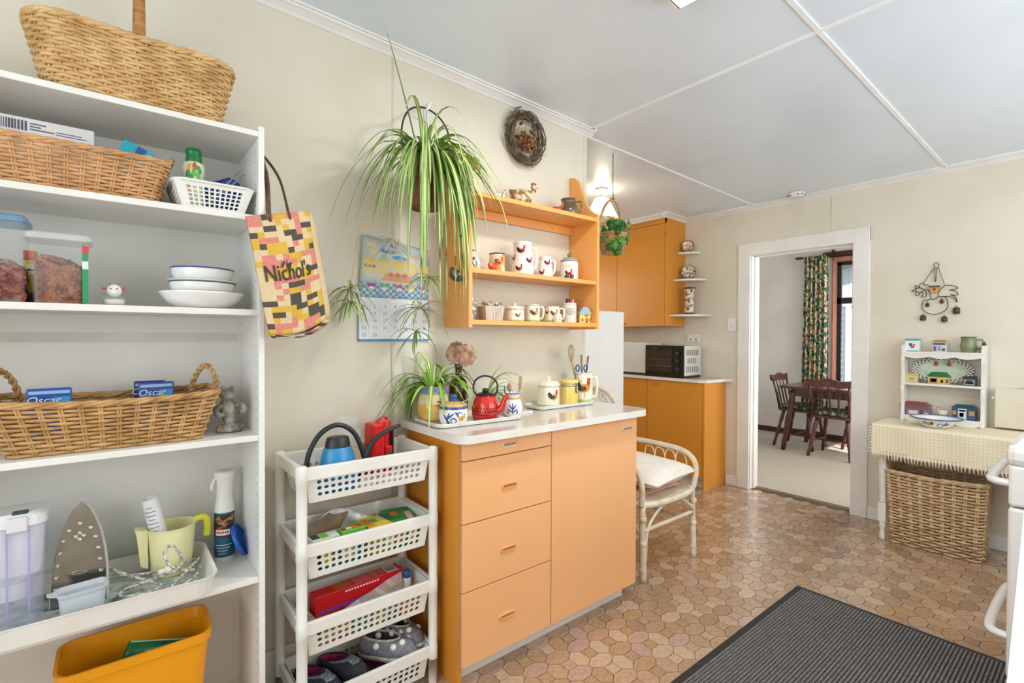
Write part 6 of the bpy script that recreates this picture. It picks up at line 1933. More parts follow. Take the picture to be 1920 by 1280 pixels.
# hanging ivy basket
BX, BY, BZ = 2.44, .11, 1.815
t = thing('ivy_basket', 'woven basket of green ivy hanging from the ceiling by the wall end', 'basket', (BX, BY, BZ))
wicker(t, .12, .12, .185, .185, .12, 10, 26, .0048, W_BROWN, .055, .09, .006)
MB().tube(smoothpts([(-.09, .02, .1), (-.095, .015, .2), (-.06, .0, .3), (0, -.005, .335), (.06, 0, .3), (.095, .015, .2), (.09, .02, .1)], 6), .0075, 8).build('handle', W_BROWN, t)
IVY = [mat('ivy_green_%d' % k, c, .4, c2=c2, ns=14) for k, (c, c2) in enumerate((('#3f7d2a', '#2d6420'), ('#5a9434', '#437a28'), ('#2f6428', '#24521f')))]
r = random.Random(31)
def ivy(c, s, nrm_, m, tw_):
    n_ = Vector(nrm_).normalized()
    M_ = frame(c, Vector((0, 0, 1)).cross(n_) if abs(n_.z) < .9 else Vector((1, 0, 0)), Vector((0, 0, 1))) @ Matrix.Rotation(tw_, 4, 'Z')
    o = [(0, -.9), (.35, -1.0), (.75, -.5), (.62, -.25), (1.0, .1), (.7, .35), (.5, .4), (.25, .9), (0, 1.0), (-.25, .9), (-.5, .4), (-.7, .35), (-1.0, .1), (-.62, -.25), (-.75, -.5), (-.35, -1.0)]
    vs = [M_ @ Vector((0, 0, .1 * s))] + [M_ @ Vector((x * s, -y * s, -.15 * s * (abs(x)))) for x, y in o]
    mb = MB().add(vs, [(0, 1 + i, 1 + (i + 1) % len(o)) for i in range(len(o))], 0, True)
    mb.build('leaf', m, t, solid=.001)
for k in range(46):
    a_ = r.uniform(PI * .95, PI * 2.1)
    rad_ = r.uniform(.05, .115)
    z_ = r.uniform(.06, .185) if k < 34 else r.uniform(-.0, .08)
    if k >= 34: a_ = r.uniform(3.6, 4.6)
    ivy(Vector((rad_ * math.cos(a_), rad_ * math.sin(a_), z_)), r.uniform(.02, .034), (math.cos(a_) - .2, math.sin(a_), r.uniform(-.1, .6)), r.choice(IVY), r.uniform(-.7, .7))
ch = thing('ceiling_hook', 'wire hook hanging the ivy basket from the ceiling', 'hook', (BX, BY - .005, 0))
MB().tube(smoothpts([(0, 0, BZ + .345), (.006, 0, BZ + .37), (0, 0, BZ + .39), (0, 0, hz(BX))], 4), .0028, 6).build('hook_wire', mat('steel_wire', '#6d6d6f', .3, metal=1), ch)
MB().tube([(-.02, .0, BZ + .335), (0, -.004, BZ + .348), (.02, 0, BZ + .335)], .004, 6).build('hook_loop', mat('steel_wire', '#6d6d6f', .3, metal=1), ch)

# pleated ceiling lamp behind it
LPX, LPY = 2.93, .62
t = thing('pleated_lamp', 'glowing pleated cream lampshade with a yellow trim under the nook ceiling', 'lamp', (LPX, LPY, 0))
zt_ = hz(LPX)
z0_ = at(1125, 415, y=LPY).z
z1_ = at(1125, 372, y=LPY).z
SHD = mat('glowing_pleats', '#fff3d4', .7, c2='#f3dfae', ns=4, emit=1.6)
n = 48
mb = MB()
for k in range(n):
    a0, a1 = 2 * PI * k / n, 2 * PI * (k + 1) / n
    ra, rb = (1, .965) if k % 2 else (.965, 1)
    mb.add([(.055 * ra * math.cos(a0), .055 * ra * math.sin(a0), z1_), (.055 * rb * math.cos(a1), .055 * rb * math.sin(a1), z1_), (.14 * rb * math.cos(a1), .14 * rb * math.sin(a1), z0_), (.14 * ra * math.cos(a0), .14 * ra * math.sin(a0), z0_)], [(0, 1, 2, 3)])
mb.build('shade', SHD, t)
MB().lathe([(.139, z0_ + .012), (.1425, z0_ + .01), (.1425, z0_ - .012), (.139, z0_ - .012)], 40).build('trim_band', mat('yellow_flower_trim', '#d8a92a', .7, c2='#f4ead0', ns=50, lo=.45, hi=.55), t)
MB().cyl((0, 0, z1_), (0, 0, zt_), .005, n=8).build('stem', mat('steel', '#c9c9c9', .2, metal=1), t)
MB().lathe([(.05, zt_ - .02), (.045, zt_)], 20).build('ceiling_rose', TRIMW, t)
for a_ in (0, 2.1, 4.2):
    MB().tube([(0, 0, z1_ + .01), (.05 * math.cos(a_), .05 * math.sin(a_), z1_)], .002, 6).build('spider_arm', WIRE, t)
MB().ball((0, 0, (z0_ + z1_) / 2), .028).build('bulb', mat('lit_bulb', '#fff0cc', .5, emit=6), t)
pl_ = lamp('pleated_lamp_light', 'POINT', (0, 0, (z0_ + z1_) / 2 - .06), 9, (1, .82, .56), shadow_soft_size=.06)
pl_.parent = t
pl2 = lamp('pleated_lamp_uplight', 'POINT', (0, 0, z1_ + .03), 2.5, (1, .9, .74), shadow_soft_size=.04)
pl2.parent = t

# smoke alarm and ceiling fitting
sx, sy = 4.08, -.33
t = thing('smoke_alarm', 'round white smoke alarm on the ceiling above the doorway', 'smoke alarm', (sx, sy, hz(sx)))
MB().lathe([(.055, 0), (.056, -.012), (.052, -.03), (.04, -.036), (.001, -.037)], 28).build('housing', TRIMW, t)
for k in range(12):
    a_ = 2 * PI * k / 12
    if k % 3:
        MB().box((.0535 * math.cos(a_), .0535 * math.sin(a_), -.022), (.006, .014, .007), M=Matrix.Identity(4)).build('sound_slot', DARK, t)
lx, ly = 1.425, -1.045
t = thing('ceiling_light', 'square chrome ceiling light at the top edge of the picture', 'light', (lx, ly, hz(lx)), math.radians(4))
MB().b2((-.1, -.1, -.045), (.1, .1, 0), .004).build('frame', mat('chrome', '#c8c8ca', .12, metal=1), t)
MB().b2((-.085, -.085, -.055), (.085, .085, -.044), .003).build('glass', mat('frosted_lit_glass', '#f4f4f2', .3, c2='#dcdcdc', ns=20, emit=1.2), t)
cl_ = lamp('ceiling_light_glow', 'AREA', (0, 0, -.06), 16, (1, .97, .93), shape='SQUARE', size=.17)
cl_.parent = t

# ------------------------------------------------------------------ cane chair with cushions
CANE = mat('whitewashed_cane', '#ecdfcb', .5, c2='#d8c6a8', ns=16, lo=.35, hi=.7)
t = thing('cane_armchair', 'whitewashed cane armchair with looped arms beside the orange cabinet', 'chair', (2.425, -.05, 0))
FLg, FRg = Vector((-.245, -.281, 0)), Vector((.245, -.279, 0))
BLg, BRg = Vector((-.2, .22, 0)), Vector((.2, .22, 0))
SZ = .40
def cane(name, pts, rad, n=8, sm=6):
    return MB().tube(smoothpts(pts, sm), rad, n).build(name, CANE, t)
for s, f, bk in ((-1, FLg, BLg), (1, FRg, BRg)):
    lg = MB().tube(smoothpts([f, f + Vector((0, .006, .2)), f + Vector((-.004 * s, .012, SZ))], 5), .017, 10).build('leg', CANE, t)
    for z_ in (.06, .2, .33):
        MB().lathe([(.0175, -.012), (.0195, -.008), (.0195, .008), (.0175, .012)], 10, (f.x, f.y + .004, z_)).build('joint_wrap', CANE, lg)
    MB().tube(smoothpts([bk + Vector((0, .05, 0)), bk + Vector((0, .02, .2)), bk + Vector((0, .0, SZ))], 5), .017, 10).build('leg', CANE, t)
# seat ring
seat = [(-.245, -.24, SZ), (-.12, -.3, SZ), (.12, -.3, SZ), (.245, -.24, SZ), (.25, 0, SZ), (.2, .22, SZ), (0, .26, SZ), (-.2, .22, SZ), (-.25, 0, SZ)]
MB().tube(smoothpts(seat, 5, True), .018, 10, True).build('seat_frame', CANE, t)
MB().prism([(p.x * .97, p.y * .97) for p in smoothpts(seat, 5, True)], SZ - .004, SZ + .008, 'xy').build('seat_panel', CANE, t)
# stretchers and braces
cane('stretcher', [FLg + Vector((0, 0, .27)), FRg + Vector((0, 0, .27))], .012)
cane('stretcher', [FLg + Vector((0, 0, .22)), BLg + Vector((0, .02, .22))], .011)
cane('stretcher', [FRg + Vector((0, 0, .22)), BRg + Vector((0, .02, .22))], .011)
for s, f in ((1, FLg), (-1, FRg)):
    cane('brace', [f + Vector((.012 * s, -.004, .1 if s > 0 else .25)), f + Vector((.02 * s, -.008, .26 if s > 0 else .29)), f + Vector((.09 * s, -.008, .34)), f + Vector((.17 * s, -.012, SZ - .015))], .0085)
    cane('brace', [f + Vector((0, .02, .25)), f + Vector((0, .1, .33)), f + Vector((0, .18, SZ - .015))], .008)
# arms and back in one long hoop
AH = .61
for s in (-1, 1):
    cane('arm', [(s * .25, -.27, SZ), (s * .262, -.282, .5), (s * .268, -.262, .565), (s * .272, -.19, .607), (s * .276, -.05, .618), (s * .27, .1, .62), (s * .245, .24, .62)], .0155, 10, 7)
cane('back_hoop', [(-.22, .23, SZ), (-.25, .25, .6), (-.235, .275, .78), (-.15, .3, .92), (0, .32, .975), (.15, .3, .92), (.235, .275, .78), (.25, .25, .6), (.22, .23, SZ)], .0165, 10, 7)
for s in (-1, 1):
    for k in range(4):
        y0_ = -.2 + k * .075
        top = AH - .03
        cane('arm_loop', [(s * .25, y0_ + .02, SZ + .01), (s * .27, y0_ - .012, .52), (s * .276, y0_ + .004, top), (s * .277, y0_ + .03, top + .012), (s * .276, y0_ + .056, top + .004), (s * .27, y0_ + .062, .52), (s * .25, y0_ + .035, SZ + .01)], .0048, 6, 5)
for k in range(7):
    a_ = -.78 + k * .26
    c_, s2 = math.sin(a_), math.cos(a_)
    xt = .235 * c_ * 1.02
    zt2 = .985 - .21 * (c_ / .7) ** 2 * .6 - .03
    cane('back_loop', [(xt * .55, .25, SZ + .01), (xt - .03, .285, .66), (xt - .022, .32 - .05 * abs(c_), zt2 - .03), (xt, .325 - .05 * abs(c_), zt2), (xt + .022, .32 - .05 * abs(c_), zt2 - .03), (xt + .03, .285, .66), (xt * .55 + .02, .25, SZ + .01)], .005, 6, 5)
def cushion(name, label, loc, w, d, h, m, rot=(0, 0, 0), puff=.5):
    o = thing(name, label, 'cushion', loc)
    o.rotation_euler = rot
    def P(u, v, s):
        x, y = 2 * u - 1, 2 * v - 1
        k = (max(0, (1 - abs(x) ** 2.6)) * max(0, (1 - abs(y) ** 2.6))) ** .42
        px = x * w / 2 * (1 - .05 * (1 - abs(y)) * 0 - .05 * math.cos(y * PI / 2) * abs(x))
        py = y * d / 2 * (1 - .05 * math.cos(x * PI / 2) * abs(y))
        return (px, py, h / 2 + s * (h / 2) * k + .004 * math.sin(7 * x + 3 * y) * k)
    mb = MB()
    mb.grid(lambda u, v: P(u, v, 1), 18, 18); mb.grid(lambda u, v: P(u, v, -1), 18, 18)
    mb.build('cover', m, o)
    ed = [P(i / 12, 0, 0) for i in range(12)] + [P(1, i / 12, 0) for i in range(12)] + [P(1 - i / 12, 1, 0) for i in range(12)] + [P(0, 1 - i / 12, 0) for i in range(12)]
    MB().tube(ed, .004, 6, True).build('piping', m, o)
    return o
cushion('pink_cushion', 'flat pink cushion under the cream one on the cane chair', (2.41, -.06, SZ + .006), .45, .44, .05, mat('pink_cotton', '#dfae9f', .9, c2='#d6a394', ns=60))
cushion('cream_cushion', 'plump cream seat cushion on the cane chair', (2.45, -.1, SZ + .05), .48, .5, .125, mat('cream_cotton', '#f4eee4', .9, c2='#efe7da', ns=10, bump=.2, bs=30), (math.radians(2), 0, .1))
cushion('print_pillow', 'small printed pillow leaning on the cane chair\'s back', (2.29, .075, SZ + .125), .3, .3, .08, mat('printed_cotton', '#e4e2dc', .9, c2='#8d9a96', ns=22, lo=.54, hi=.6), (math.radians(66), 0, .2))
# ------------------------------------------------------------------ ribbed door mat
t = thing('door_mat', 'charcoal ribbed mat with a black rubber border on the tiled floor', 'mat', (0, 0, 0))
mx0, mx1, my0, my1 = 1.05, 2.771, -1.78, -.862
MB().b2((mx0, my0, .0005), (mx1, my1, .005), .001).build('rubber_backing', mat('black_rubber_mat', '#2b2b2c', .6), t)
rb_ = MB()
nrib = 66
for k in range(nrib):
    y = my0 + .03 + (my1 - my0 - .06) * (k + .5) / nrib
    w = (my1 - my0 - .06) / nrib * .34
    rb_.prism([(y - w, .005), (y - w * .8, .0095), (y + w * .8, .0095), (y + w, .005)], mx0 + .03, mx1 - .03, 'yz')
rb_.build('ribs', mat('charcoal_carpet_rib', '#8a8886', .95, c2='#575554', ns=260, lo=.38, hi=.62, bump=.6, bs=400), t, kind='stuff')

# ------------------------------------------------------------------ side table with cloth, shelf and trinkets
TX0, TZ = 3.80, .745
t = thing('side_table', 'narrow white side table with turned legs against the door wall', 'table', (0, 0, 0))
MB().b2((TX0 + .01, -2.0, TZ - .022), (XD - .016, -.925, TZ), .003).build('table_top', WOODW, t)
MB().b2((TX0 + .035, -1.96, TZ - .11), (TX0 + .05, -.955, TZ - .022), .002).build('apron', WOODW, t)
MB().b2((TX0 + .035, -.97, TZ - .11), (XD - .04, -.955, TZ - .022), .002).build('apron', WOODW, t)
pr = [(.013, 0), (.017, .01), (.014, .05), (.012, .075), (.019, .09), (.0145, .105), (.02, .12)]
pr2 = [(.015, .24), (.021, .25), (.017, .26), (.018, .3), (.02, .4), (.021, .46), (.018, .52), (.022, .53), (.022, .64)]
for x, y in ((TX0 + .045, -.955), (XD - .045, -.955), (TX0 + .045, -1.95), (XD - .045, -1.95)):
    mb = MB(); mb.lathe(pr, 14, (x, y, 0)); mb.b2((x - .021, y - .021, .12), (x + .021, y + .021, .24), .003); mb.lathe(pr2, 14, (x, y, 0)); mb.b2((x - .022, y - .022, .62), (x + .022, y + .022, TZ - .022), .002)
    mb.build('leg', WOODW, t)
def gingham():
    m = bpy.data.materials.new('yellow_gingham'); m.use_nodes = True
    nt = m.node_tree; b = nt.nodes['Principled BSDF']; b.inputs['Roughness'].default_value = .9
    tc = nt.nodes.new('ShaderNodeTexCoord'); sep = nt.nodes.new('ShaderNodeSeparateXYZ'); nt.links.new(tc.outputs['UV'], sep.inputs[0])
    fac = []
    for k in (0, 1):
        mu = nt.nodes.new('ShaderNodeMath'); mu.operation = 'MULTIPLY'; mu.inputs[1].default_value = 52
        fr = nt.nodes.new('ShaderNodeMath'); fr.operation = 'FRACT'
        gt = nt.nodes.new('ShaderNodeMath'); gt.operation = 'GREATER_THAN'; gt.inputs[1].default_value = .5
        nt.links.new(sep.outputs[k], mu.inputs[0]); nt.links.new(mu.outputs[0], fr.inputs[0]); nt.links.new(fr.outputs[0], gt.inputs[0])
        fac.append(gt)
    ad = nt.nodes.new('ShaderNodeMath'); ad.operation = 'ADD'; nt.links.new(fac[0].outputs[0], ad.inputs[0]); nt.links.new(fac[1].outputs[0], ad.inputs[1])
    di = nt.nodes.new('ShaderNodeMath'); di.operation = 'MULTIPLY'; di.inputs[1].default_value = .5; nt.links.new(ad.outputs[0], di.inputs[0])
    r = nt.nodes.new('ShaderNodeValToRGB'); r.color_ramp.elements[0].color = lin('#f1ead6'); r.color_ramp.elements[1].color = lin('#ecdcae')
    nt.links.new(di.outputs[0], r.inputs[0]); nt.links.new(r.outputs[0], b.inputs['Base Color'])
    return m
GING = gingham()
t = thing('table_cloth', 'pale yellow gingham cloth with a tasselled fringe on the side table', 'tablecloth', (0, 0, 0))
cl = MB()
Y0, Y1 = -2.02, -.905
DROP = .155
def cloth(u, v):
    """v runs from the wall edge over the front edge and down"""
    y = Y0 + (Y1 - Y0) * u
    s = v * (XD - TX0 + DROP + .02)
    L1 = XD - .02 - TX0
    if s < L1:
        x, z = XD - .02 - s, TZ + .003
    else:
        d = s - L1
        x = TX0 - .004 - .006 * math.sin(d * 30) * 0 - .008 * math.sin(y * 26) * min(1, d / .06) ** 2 * .6
        z = TZ + .003 - d
    return (x, y, z)
cl.grid(cloth, 60, 40)
o = cl.build('cloth_sheet', GING, t, fix=False)
uv = o.data.uv_layers.new(name='UVMap')
for lp in o.data.loops:
    co = o.data.vertices[lp.vertex_index].co
    uv.data[lp.index].uv = (co.y, (co.x if co.z > TZ else TX0 - (TZ - co.z)))
# end drop on the doorway side
ce_ = MB(); ce_.grid(lambda u, v: (TX0 - .004 + (XD - .02 - TX0) * u, Y1 + .002 + .006 * math.sin(u * 20) * v, TZ + .003 - v * .06), 20, 6)
o2 = ce_.build('cloth_end', GING, t, fix=False)
uv = o2.data.uv_layers.new(name='UVMap')
for lp in o2.data.loops:
    co = o2.data.vertices[lp.vertex_index].co
    uv.data[lp.index].uv = (co.x, co.z)
FR = mat('cream_fringe', '#efe6d0', .9)
fr_ = MB()
zf_ = TZ + .003 - DROP - .02
y = Y1
k = 0
while y > Y0:
    x = TX0 - .006
    fr_.tube(smoothpts([(x, y, zf_ + .012), (x, y - .007, zf_), (x, y - .014, zf_ + .012)], 3), .0016, 5)
    fr_.tube([(x, y - .007, zf_), (x - .003, y - .006, zf_ - .012), (x - .002, y - .008 + .004 * math.sin(k), zf_ - .046)], [.0026, .0044, .0034], 6)
    y -= .0165; k += 1
for j in range(13):
    x = TX0 + .0 + j * .033
    fr_.tube([(x, Y1 + .004, TZ - .055), (x, Y1 + .012, TZ - .075), (x + .004 * math.sin(j), Y1 + .018, TZ - .1)], [.002, .003, .0022], 5)
for j in range(9):
    z = TZ - .02 - j * .019
    fr_.tube([(TX0 - .006, Y1, z), (TX0 - .008, Y1 + .014, z - .006), (TX0 - .008, Y1 + .026, z - .02)], [.002, .0032, .0022], 5)
fr_.build('fringe', FR, t, kind='stuff')

# hamper under the table
t = thing('laundry_hamper', 'large rectangular wicker hamper under the side table', 'hamper', (4.0, -1.197, .0), math.radians(3))
wicker(t, .30, .43, .345, .47, .455, 24, 30, .0074, W_GREY, .03, .035, .013, sag=lambda x, y: -.012 * (1 - abs(y) / .25))
for s in (-1, 1):
    hb = MB(); twist(hb, smoothpts([(-.05, s * .235, .445), (-.04, s * .245, .485), (0, s * .25, .505), (.04, s * .245, .485), (.05, s * .235, .445)], 6), .011, turns=4)
    hb.build('handle', W_GREY, t)

# white display shelf on the table
FXs = 4.085
def zs(u, v): return at(u, v, x=FXs).z
yl, yr = at(1688, 700, x=FXs).y, at(1848, 700, x=FXs).y
t = thing('display_shelf', 'small white three tier display shelf standing on the side table', 'shelf', (0, 0, 0))
zb = TZ + .005
ztop = 1.215
def wavy(yc, s):
    o = []
    for k in range(25):
        f = k / 24
        o.append((FXs + .012 * abs(math.sin(f * PI * 2.5)) * 1.0, zb + f * (ztop + .035 - zb)))
    return o + [(XD - .012, ztop + .035), (XD - .012, zb)]
for yc in (yl - .012, yr + .012):
    MB().prism(wavy(yc, 1), yc - .009, yc + .009, 'xz').build('side_panel', WOODW, t)
zsh = [.80, 1.0, ztop]
zsh = [at(1767, 790 - 6, x=FXs).z, at(1767, 721, x=FXs).z, at(1767, 660, x=FXs).z]
for k, z in enumerate(zsh):
    MB().b2((FXs + .004, yr + .004, z - .014), (XD - .012, yl - .004, z), .002).build('shelf_board', WOODW, t)
for z in (zsh[2] - .014, zsh[0] - .014):
    o = [(yr + .02, z)]
    for k in range(31):
        f = k / 30
        o.append((yr + .02 + (yl - yr - .04) * f, z - .018 - .012 * abs(math.sin(f * PI * 3))))
    o.append((yl - .02, z))
    MB().prism(o, FXs + .006, FXs + .014, 'yz').build('scalloped_rail', WOODW, t)

def tin(name, label, u, zbase, w, d, h, body, roof=None, roofh=0, extra=None, lidc=None, x=FXs + .06):
    q = at(u, 700, x=x)
    t = thing(name, label, 'tin', (x, q.y, zbase))
    MB().b2((-d / 2, -w / 2, 0), (d / 2, w / 2, h), .003).build('tin_body', flat(body, .3), t)
    if lidc:
        MB().b2((-d / 2 - .001, -w / 2 - .001, h - .001), (d / 2 + .001, w / 2 + .001, h + .012), .003).build('lid', flat(lidc, .3), t)
    if roof:
        MB().loft([[(sx * d / 2 * a, sy * w / 2 * b_, z) for sx, sy in ((-1, -1), (1, -1), (1, 1), (-1, 1))] for a, b_, z in ((1.08, 1.06, h), (1.08, 1.06, h + .003), (.45, .7, h + roofh))], smooth=False).build('roof', flat(roof, .3), t)
    if extra:
        mb = MB(); cols = []
        for (a, b_, c, e, colr) in extra:
            if colr not in cols: cols.append(colr)
            mb.b2((-d / 2 - .0008, -(a + (b_ - a)) * w + w / 2 if False else w / 2 - b_ * w, c * h), (-d / 2 - .0002, w / 2 - a * w, e * h), mi=cols.index(colr))
        mb.build('front_print', [flat(c, .3) for c in cols], t)
    return t
tin('rooster_tin', 'white tin with a teal lid and rooster on the display shelf\'s top left', 1711, zsh[2], .075, .05, .072, '#e9ebea', lidc='#55aeb0', extra=((.3, .5, .5, .75, '#2d4a63'), (.42, .66, .32, .5, '#b5413a'), (.55, .72, .5, .68, '#d06a4a'), (0, 1, .0, .08, '#55aeb0')))
tin('shop_tin', 'house shaped tin with a tan roof in the middle of the display shelf\'s top', 1762, zsh[2], .068, .05, .062, '#dcd9d6', roof='#b9824e', roofh=.016, extra=((.05, .95, .72, .92, '#4a4f6b'), (.08, .3, .1, .6, '#5b5f8a'), (.4, .62, .15, .35, '#6d6f7f'), (.7, .92, .1, .4, '#4d5560'), (.36, .64, .45, .62, '#8f95a8')))
q = at(1816, 640, x=FXs + .06)
GJ = mat('sage_glaze', '#7d8a5c', .3, c2='#6f7d52', ns=9, coat=.3)
t, R_, A = turned('green_jug', 'sage green pottery jug on the display shelf\'s top right', 'jug', FXs + .06, q.y, zsh[2], sp([(.03, 0), (.034, .004), (.04, .035), (.036, .065), (.036, .09), (.04, .098)], 4), GJ)
ear(t, A, .036, .025, .078, GJ, .03, .005, PI / 2)
bird('shelf_bird', 'tiny dark bird on the display shelf\'s right post', FXs + .04, yr + .012, ztop + .035, .25, flat('#4a4a48'), flat('#6b4a3a'), None, PI)
t = thing('oval_plate', 'oval checked rim plate leaning at the back of the display shelf', 'plate', (XD - .03, at(1767, 690, x=XD - .03).y, zsh[1]))
Mo = Matrix.Translation((0, 0, .086)) @ Matrix.Rotation(math.radians(-82), 4, 'Y')
MB().lathe([(.001, .004), (.6, .004), (.75, .006), (1, .012), (1, .008), (.7, 0), (.001, -.002)], 40, M=Mo @ Matrix.Diagonal((.085, .155, 1, 1))).build('plate_dish', mat('pale_scene_glaze', '#cfd9c2', .25, c2='#a9c3a0', ns=14), t)
ck = MB()
for k in range(60):
    for ring in range(3):
        a_ = 2 * PI * k / 60
        b_ = 2 * PI * (k + 1) / 60
        q0, q1 = .78 + ring * .07, .85 + ring * .07
        ck.add([Mo @ Vector((q * .085 * math.cos(g_), q * .155 * math.sin(g_), .0075 + .022 * (q - .75))) for q, g_ in ((q0, a_), (q0, b_), (q1, b_), (q1, a_))], [(0, 1, 2, 3)], (k + ring) % 2)
ck.build('painted_check', [flat('#efe9d8', .3), flat('#4d5a44', .3)], t)
rp_ = MB()
for dy in (.03, -.035):
    for dz, rx_, rz_, m_ in ((.04, .012, .012, 0), (.055, .006, .006, 1)):
        rp_.ball((-.012, dy, .086 + dz), (.002, rx_, rz_), 10, 6, m_)
rp_.build('painted_roosters', [flat('#b5493a', .3), flat('#a8352c', .3)], t)
tin('cream_tin', 'small cream tin on the display shelf\'s middle tier left', 1711, zsh[1], .062, .045, .048, '#d9c891', lidc='#cdb97c', extra=((.3, .7, .3, .7, '#bba66a'),))
tin('cottage_tin', 'cottage shaped tin with a green roof in the middle tier', 1761, zsh[1], .105, .05, .046, '#d3b778', roof='#2f6b34', roofh=.03, extra=((.1, .45, .15, .8, '#8a5a3c'), (.15, .4, .3, .7, '#c9a86a'), (.55, .78, .0, .75, '#e0b03c'), (.62, .72, .2, .6, '#5a6a8a'), (.85, .97, .2, .7, '#6a5a4a')))
tin('dark_tin', 'small black patterned tin on the middle tier right', 1819, zsh[1], .062, .045, .046, '#34373a', lidc='#26292c', extra=((.08, .92, .1, .85, '#8d9290'), (.2, .8, .3, .5, '#3d4042'), (.3, .7, .58, .72, '#4a4d4f')))
tin('station_tin', 'wide red roofed house tin on the lowest tier left', 1718, zsh[0], .15, .07, .062, '#8d6f70', roof='#8f4a38', roofh=.024, extra=((0, 1, .7, .9, '#5b5f86'), (.05, .2, .05, .6, '#4a4f74'), (.3, .62, .1, .5, '#d9cfc8'), (.3, .62, .55, .68, '#b0543f'), (.68, .8, .05, .6, '#6a4a4a'), (.84, .97, .05, .35, '#cdd2da')))
bird('hen_ornament', 'little white hen ornament in the middle of the lowest tier', FXs + .05, at(1767, 760, x=FXs + .05).y, zsh[0] + .008, .5, flat('#e6dccd', .3), flat('#a8322a'), None, PI * .5)
tin('corner_shop_tin', 'blue corner shop shaped tin on the lowest tier right', 1810, zsh[0], .11, .07, .072, '#27506e', roof='#2d5560', roofh=.02, extra=((.0, .2, .1, .3, '#2a5aa0'), (.02, .18, .4, .75, '#c98f4a'), (.26, .62, .05, .95, '#d9dde2'), (.3, .58, .72, .86, '#c8473a'), (.32, .5, .25, .6, '#e2b84a'), (.72, .96, .4, .8, '#b9905a'), (.72, .96, .08, .3, '#2a5aa0')))
# painted bowl in front
q = at(1755, 785, x=3.93)
t = thing('painted_bowl', 'shallow white bowl painted with blue scrolls on the yellow cloth', 'bowl', (3.93, q.y, TZ + .006))
pr = sp([(.055, 0), (.065, .004), (.09, .03), (.108, .05), (.125, .056)], 4)
MB().lathe(cup(pr, .003), 36).build('bowl_body', WHITEC, t)
MB().tube([(math.cos(a_) * .125, math.sin(a_) * .125, .057) for a_ in [2 * PI * i / 36 for i in range(36)]], .0035, 6, True).build('rim_band', BLU, t)
R_ = radius_of(pr); A = face((3.93, q.y)); dm = MB()
for x, zz, rx, ry, ro, c in ((-.03, .024, .012, .01, 0, 1), (-.02, .03, .01, .009, 0, 0), (-.05, .03, .004, .014, .8, 0), (.02, .02, .016, .013, 0, 0), (.02, .02, .012, .009, 0, 2), (.045, .03, .004, .016, -.6, 0), (.055, .026, .004, .014, -1, 0), (-.065, .028, .003, .012, -.4, 0)):
    wrap(dm, ell(x, zz, rx, ry, ro), R_, A, c, .0008 + .0004 * (c == 2))
dm.build('painted_scrolls', [BLU, flat('#d9ab3f', .2), WHITEC], t)
MB().prism(ell(0, 0, .03, .02), .012, .016, 'xy').build('painted_centre', flat('#cf3a2c', .2), t)

# beige box heater on the wall at the right
p0, p1 = at(1866, 727, x=4.16), at(1925, 805, x=4.16)
t = thing('wall_box', 'plain cream panel box on the wall at the picture\'s right edge', 'panel', (0, 0, 0))
MB().b2((4.14, p0.y - .36, .76), (XD - .001, p0.y, p0.z), .006).build('panel_body', mat('cream_panel', '#e2dac3', .4), t)
MB().b2((4.15, p0.y - .33, p0.z), (XD - .01, p0.y - .1, p0.z + .008), .002).build('top_grille', flat('#cfc7b0'), t)
MB().cyl((4.16, p0.y, p0.z - .06), (4.16, p0.y + .014, p0.z - .06), .008, n=10).build('knob', TRIMW, t)

# rooster wind chime
t = thing('wind_chime', 'black wire rooster wind chime with little bells on the door wall', 'wind chime', (0, 0, 0))
def wp(a_, b_, d=.012):
    """point on the wall from the chime's own drawing grid (1280 across the ornament)"""
    return at(1690 + a_ * 140 / 1280, 480 + b_ * 140 / 1280, x=XD - d)
IRON = mat('black_iron', '#35302b', .5, metal=.4)
def wire(name, pts, r=.0022, closed=False):
    return MB().tube(smoothpts([wp(*p) for p in pts], 5, closed), r, 6, closed).build(name, IRON, t)
wire('body_wire', [(390, 755), (350, 850), (400, 950), (570, 1000), (740, 940), (800, 830), (750, 700), (630, 700), (560, 745), (510, 735), (450, 755)], .0024, True)
wire('neck_wire', [(410, 710), (430, 640), (400, 575), (440, 570), (480, 610), (500, 690), (520, 735)])
wire('head_wire', [(175, 597), (240, 570), (300, 545), (380, 570), (330, 625), (260, 610), (175, 597)])
wire('comb_wire', [(380, 565), (310, 530), (320, 480), (380, 465), (400, 500), (450, 490), (480, 520)])
wire('comb_wire', [(300, 540), (245, 500), (240, 540), (255, 600), (250, 670), (290, 670), (330, 620), (370, 650), (340, 700), (400, 700)])
wire('tail_wire', [(630, 690), (650, 600), (740, 510), (860, 500), (970, 545), (890, 570), (830, 580), (930, 600), (970, 660), (900, 665), (840, 660), (930, 700), (955, 790), (900, 720), (800, 690), (700, 692)])
MB().tube([wp(600 + 45 * math.cos(a_), 158 + 45 * math.sin(a_)) for a_ in [2 * PI * i / 14 for i in range(14)]], .002, 6, True).build('ring', IRON, t)
for a_, b_ in (((570, 195), (380, 460)), ((632, 195), (740, 490))):
    n_ = 9
    for k in range(n_):
        f0, f1 = k / n_, (k + 1.15) / n_
        P0, P1 = wp(a_[0] + (b_[0] - a_[0]) * f0, a_[1] + (b_[1] - a_[1]) * f0), wp(a_[0] + (b_[0] - a_[0]) * f1, a_[1] + (b_[1] - a_[1]) * f1)
        mid = (P0 + P1) / 2; off = Vector((.0028, 0, 0)) if k % 2 else Vector((0, .0028, 0))
        MB().tube([P0, mid + off, P1, mid - off], .0012, 5, True).build('chain_link', IRON, t)
hc = wp(570, 570)
